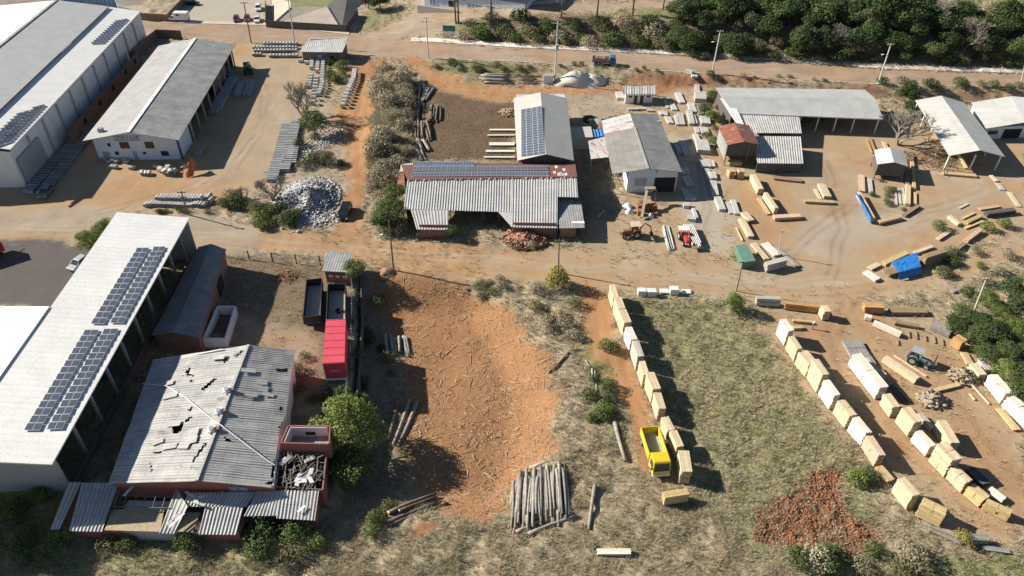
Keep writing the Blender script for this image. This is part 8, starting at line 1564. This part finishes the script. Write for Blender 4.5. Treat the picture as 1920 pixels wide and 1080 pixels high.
shrubs(J(14, 120, 600, 1010, 1050), ('shrub', 'oliveshrub', 'brightshrub'), .8, 1.4, 'along the torn annex'); shrubs(J(12, 20, 120, 930, 1040), ('brightshrub', 'shrub', 'oliveshrub'), .7, 1.3, 'in the weeds at the annex end'); shrubs([(495, 1000), (480, 985), (505, 990), (560, 1005)], ('shrub2', 'shrub'), 1.1, 1.5, 'against the red annex wall')
shrubs(J(16, 1105, 1150, 640, 800), ('shrub', 'brightshrub', 'shrub2'), .5, 1.0, 'in the green strip beside the dirt track'); shrubs(J(10, 690, 760, 940, 1010), ('oliveshrub', 'shrub'), .5, .9, 'near the shaded lower logs'); shrubs(J(18, 660, 740, 560, 760), ('shrub2', 'oliveshrub'), .5, 1.1, 'in the shaded strip behind the red trailer')
shrubs([(1612, 905), (1622, 895), (1600, 900), (1760, 430), (1850, 432), (1880, 425)], ('brightshrub', 'shrub'), .9, 1.3, 'standing free in the grass of the lots'); shrubs([(1803, 1012), (1807, 1020)], ('yellowshrub',), .9, 1.1, 'at the grey topped stack'); shrubs(J(16, 1440, 1760, 1035, 1078), ('shrub', 'oliveshrub', 'dryshrub'), .8, 1.5, 'along the lower edge of the lots'); shrubs(J(20, 1760, 1930, 470, 560), ('oliveshrub', 'dryshrub', 'shrub'), .6, 1.2, 'on the verge before the wood')
shrubs(J(14, 1625, 1700, 325, 395), ('oliveshrub', 'shrub'), .4, .8, 'on the grassy island'); shrubs(J(10, 1320, 1350, 150, 300), ('oliveshrub', 'shrub'), .6, 1.1, 'between posts and timber shed'); shrubs(J(8, 615, 650, 120, 160), ('shrub', 'brightshrub', 'shrub2'), .9, 1.4, 'behind the brick hut'); shrubs(J(10, 560, 650, 240, 320), ('shrub2', 'oliveshrub'), .7, 1.3, 'among the channels and rubble'); shrubs(J(12, 1000, 1080, 545, 640), ('dryshrub', 'oliveshrub'), .7, 1.2, 'on the weedy verge by the track'); shrubs(J(9, 880, 960, 525, 560), ('dryshrub', 'oliveshrub'), .5, .9, 'at the head of the cleared lot'); shrubs(J(8, 545, 660, 670, 760), ('shrub2', 'oliveshrub'), .7, 1.1, 'in the yard behind the wrecked house'); shrubs(J(9, 775, 1000, 432, 470), ('dryshrub', 'oliveshrub'), .4, .8, 'at the sawmill front')
# grass
def tufts(name, n, x0, x1, y0, y1, cls, m, h, seed, clump=.5, width=.035, blades=6, power=1.0, lean=.45):
    x, y, R = scatter_px(n, x0, x1, y0, y1, seed); w = np.clip(coverv(x, y)[cls], 0, 1) ** power; k = R.uniform(0, 1, n) < w * np.where(vnoise(x, y, 1.7, seed + 1) > clump, 1.0, .25); x, y = x[k], y[k]; n = len(x); z = surfv(x, y)
    dist = np.sqrt(x * x + y * y + CAM_H ** 2) / 100; hh = R.uniform(h[0], h[1], n) * (.6 + .8 * vnoise(x, y, 2.3, seed + 2)); a = R.uniform(0, 6.283, (n, blades)); rad = R.uniform(.02, .22, (n, blades)) * hh[:, None] * 1.2; ln = R.uniform(.15, lean * 2, (n, blades)) * hh[:, None]; wd = width * dist[:, None] * R.uniform(.7, 1.5, (n, blades))
    bx = x[:, None] + np.cos(a) * rad; by = y[:, None] + np.sin(a) * rad; hz = hh[:, None] * R.uniform(.6, 1.1, (n, blades)); px_, py_ = -np.sin(a) * wd, np.cos(a) * wd; zz = np.repeat(z[:, None], blades, 1) - .04
    V = np.stack([np.stack([bx - px_, by - py_, zz], -1), np.stack([bx + px_, by + py_, zz], -1), np.stack([bx + np.cos(a) * ln, by + np.sin(a) * ln, zz + hz], -1)], 2).reshape(-1, 3); F = np.arange(len(V)).reshape(-1, 3)
    o = bulk(name, V, F, m); o['kind'] = 'stuff'; return o
G_dry = leafmat('dry_grass_blades', (.58, .485, .34), (.41, .335, .22), (.72, .62, .45), .25); G_green = leafmat('green_grass_blades', (.24, .26, .10), (.15, .18, .06), (.36, .34, .16), .3)
tufts('dry_grass', 95000, -60, 1980, 480, 1120, DRY, G_dry, (.25, .6), 61, .40, .022, 9, 1, .6); tufts('dry_grass', 46000, -60, 1980, 90, 480, DRY, G_dry, (.3, .65), 62, .40, .026, 7, 1, .6); tufts('dry_grass', 16000, 700, 1980, -30, 110, DRY, G_dry, (.4, .8), 63, .4, .035, 6)
tufts('dry_grass', 2600, 1380, 1660, 860, 1050, RED, G_dry, (.25, .5), 70, .45, .03); tufts('weeds', 70000, -60, 1980, 480, 1120, GREEN, G_green, (.15, .38), 64, .4, .024, 9, 1, .6); tufts('weeds', 16000, 600, 1980, -30, 480, GREEN, G_green, (.2, .4), 65, .4, .03, 7, 1, .6); tufts('dry_grass', 40000, 1150, 1720, 540, 1080, GREEN, G_dry, (.2, .45), 66, .52, .02, 8, 1, .6); tufts('weeds', 40000, -60, 1980, 100, 1120, DRY, G_green, (.2, .45), 67, .64, .024, 8, 1.5, .6)
tufts('dry_grass', 9000, 690, 775, 125, 350, DRY, G_dry, (.6, 1.3), 72, .3, .04, 9, 1, .8)
c = G(1752, 302); pts = [(c.x + NR.normal(0, 3.2), c.y + NR.normal(0, 2.4), surf(c.x, c.y) + .1 + abs(NR.normal(0, .3))) for _ in range(260)]; o = chunks('brush_heap', pts, (.05, .1), woodmat('brush_wood', (.30, .22, .15), (.18, .13, .09), .6), .6, 22.0, 77); tag(o, 'brown brush heap of cut branches beside the open barn', 'brush heap')
c = G(540, 518); pts = [(c.x + NR.normal(0, 1.1), c.y + NR.normal(0, 1.0), .1 + abs(NR.normal(0, .15))) for _ in range(90)]; o = chunks('brush_heap', pts, (.05, .09), woodmat('rusty_brush', (.36, .20, .12), (.22, .12, .07), .6), .6, 16.0, 78); tag(o, 'reddish brush heap in the yard by the wire fence', 'brush heap')
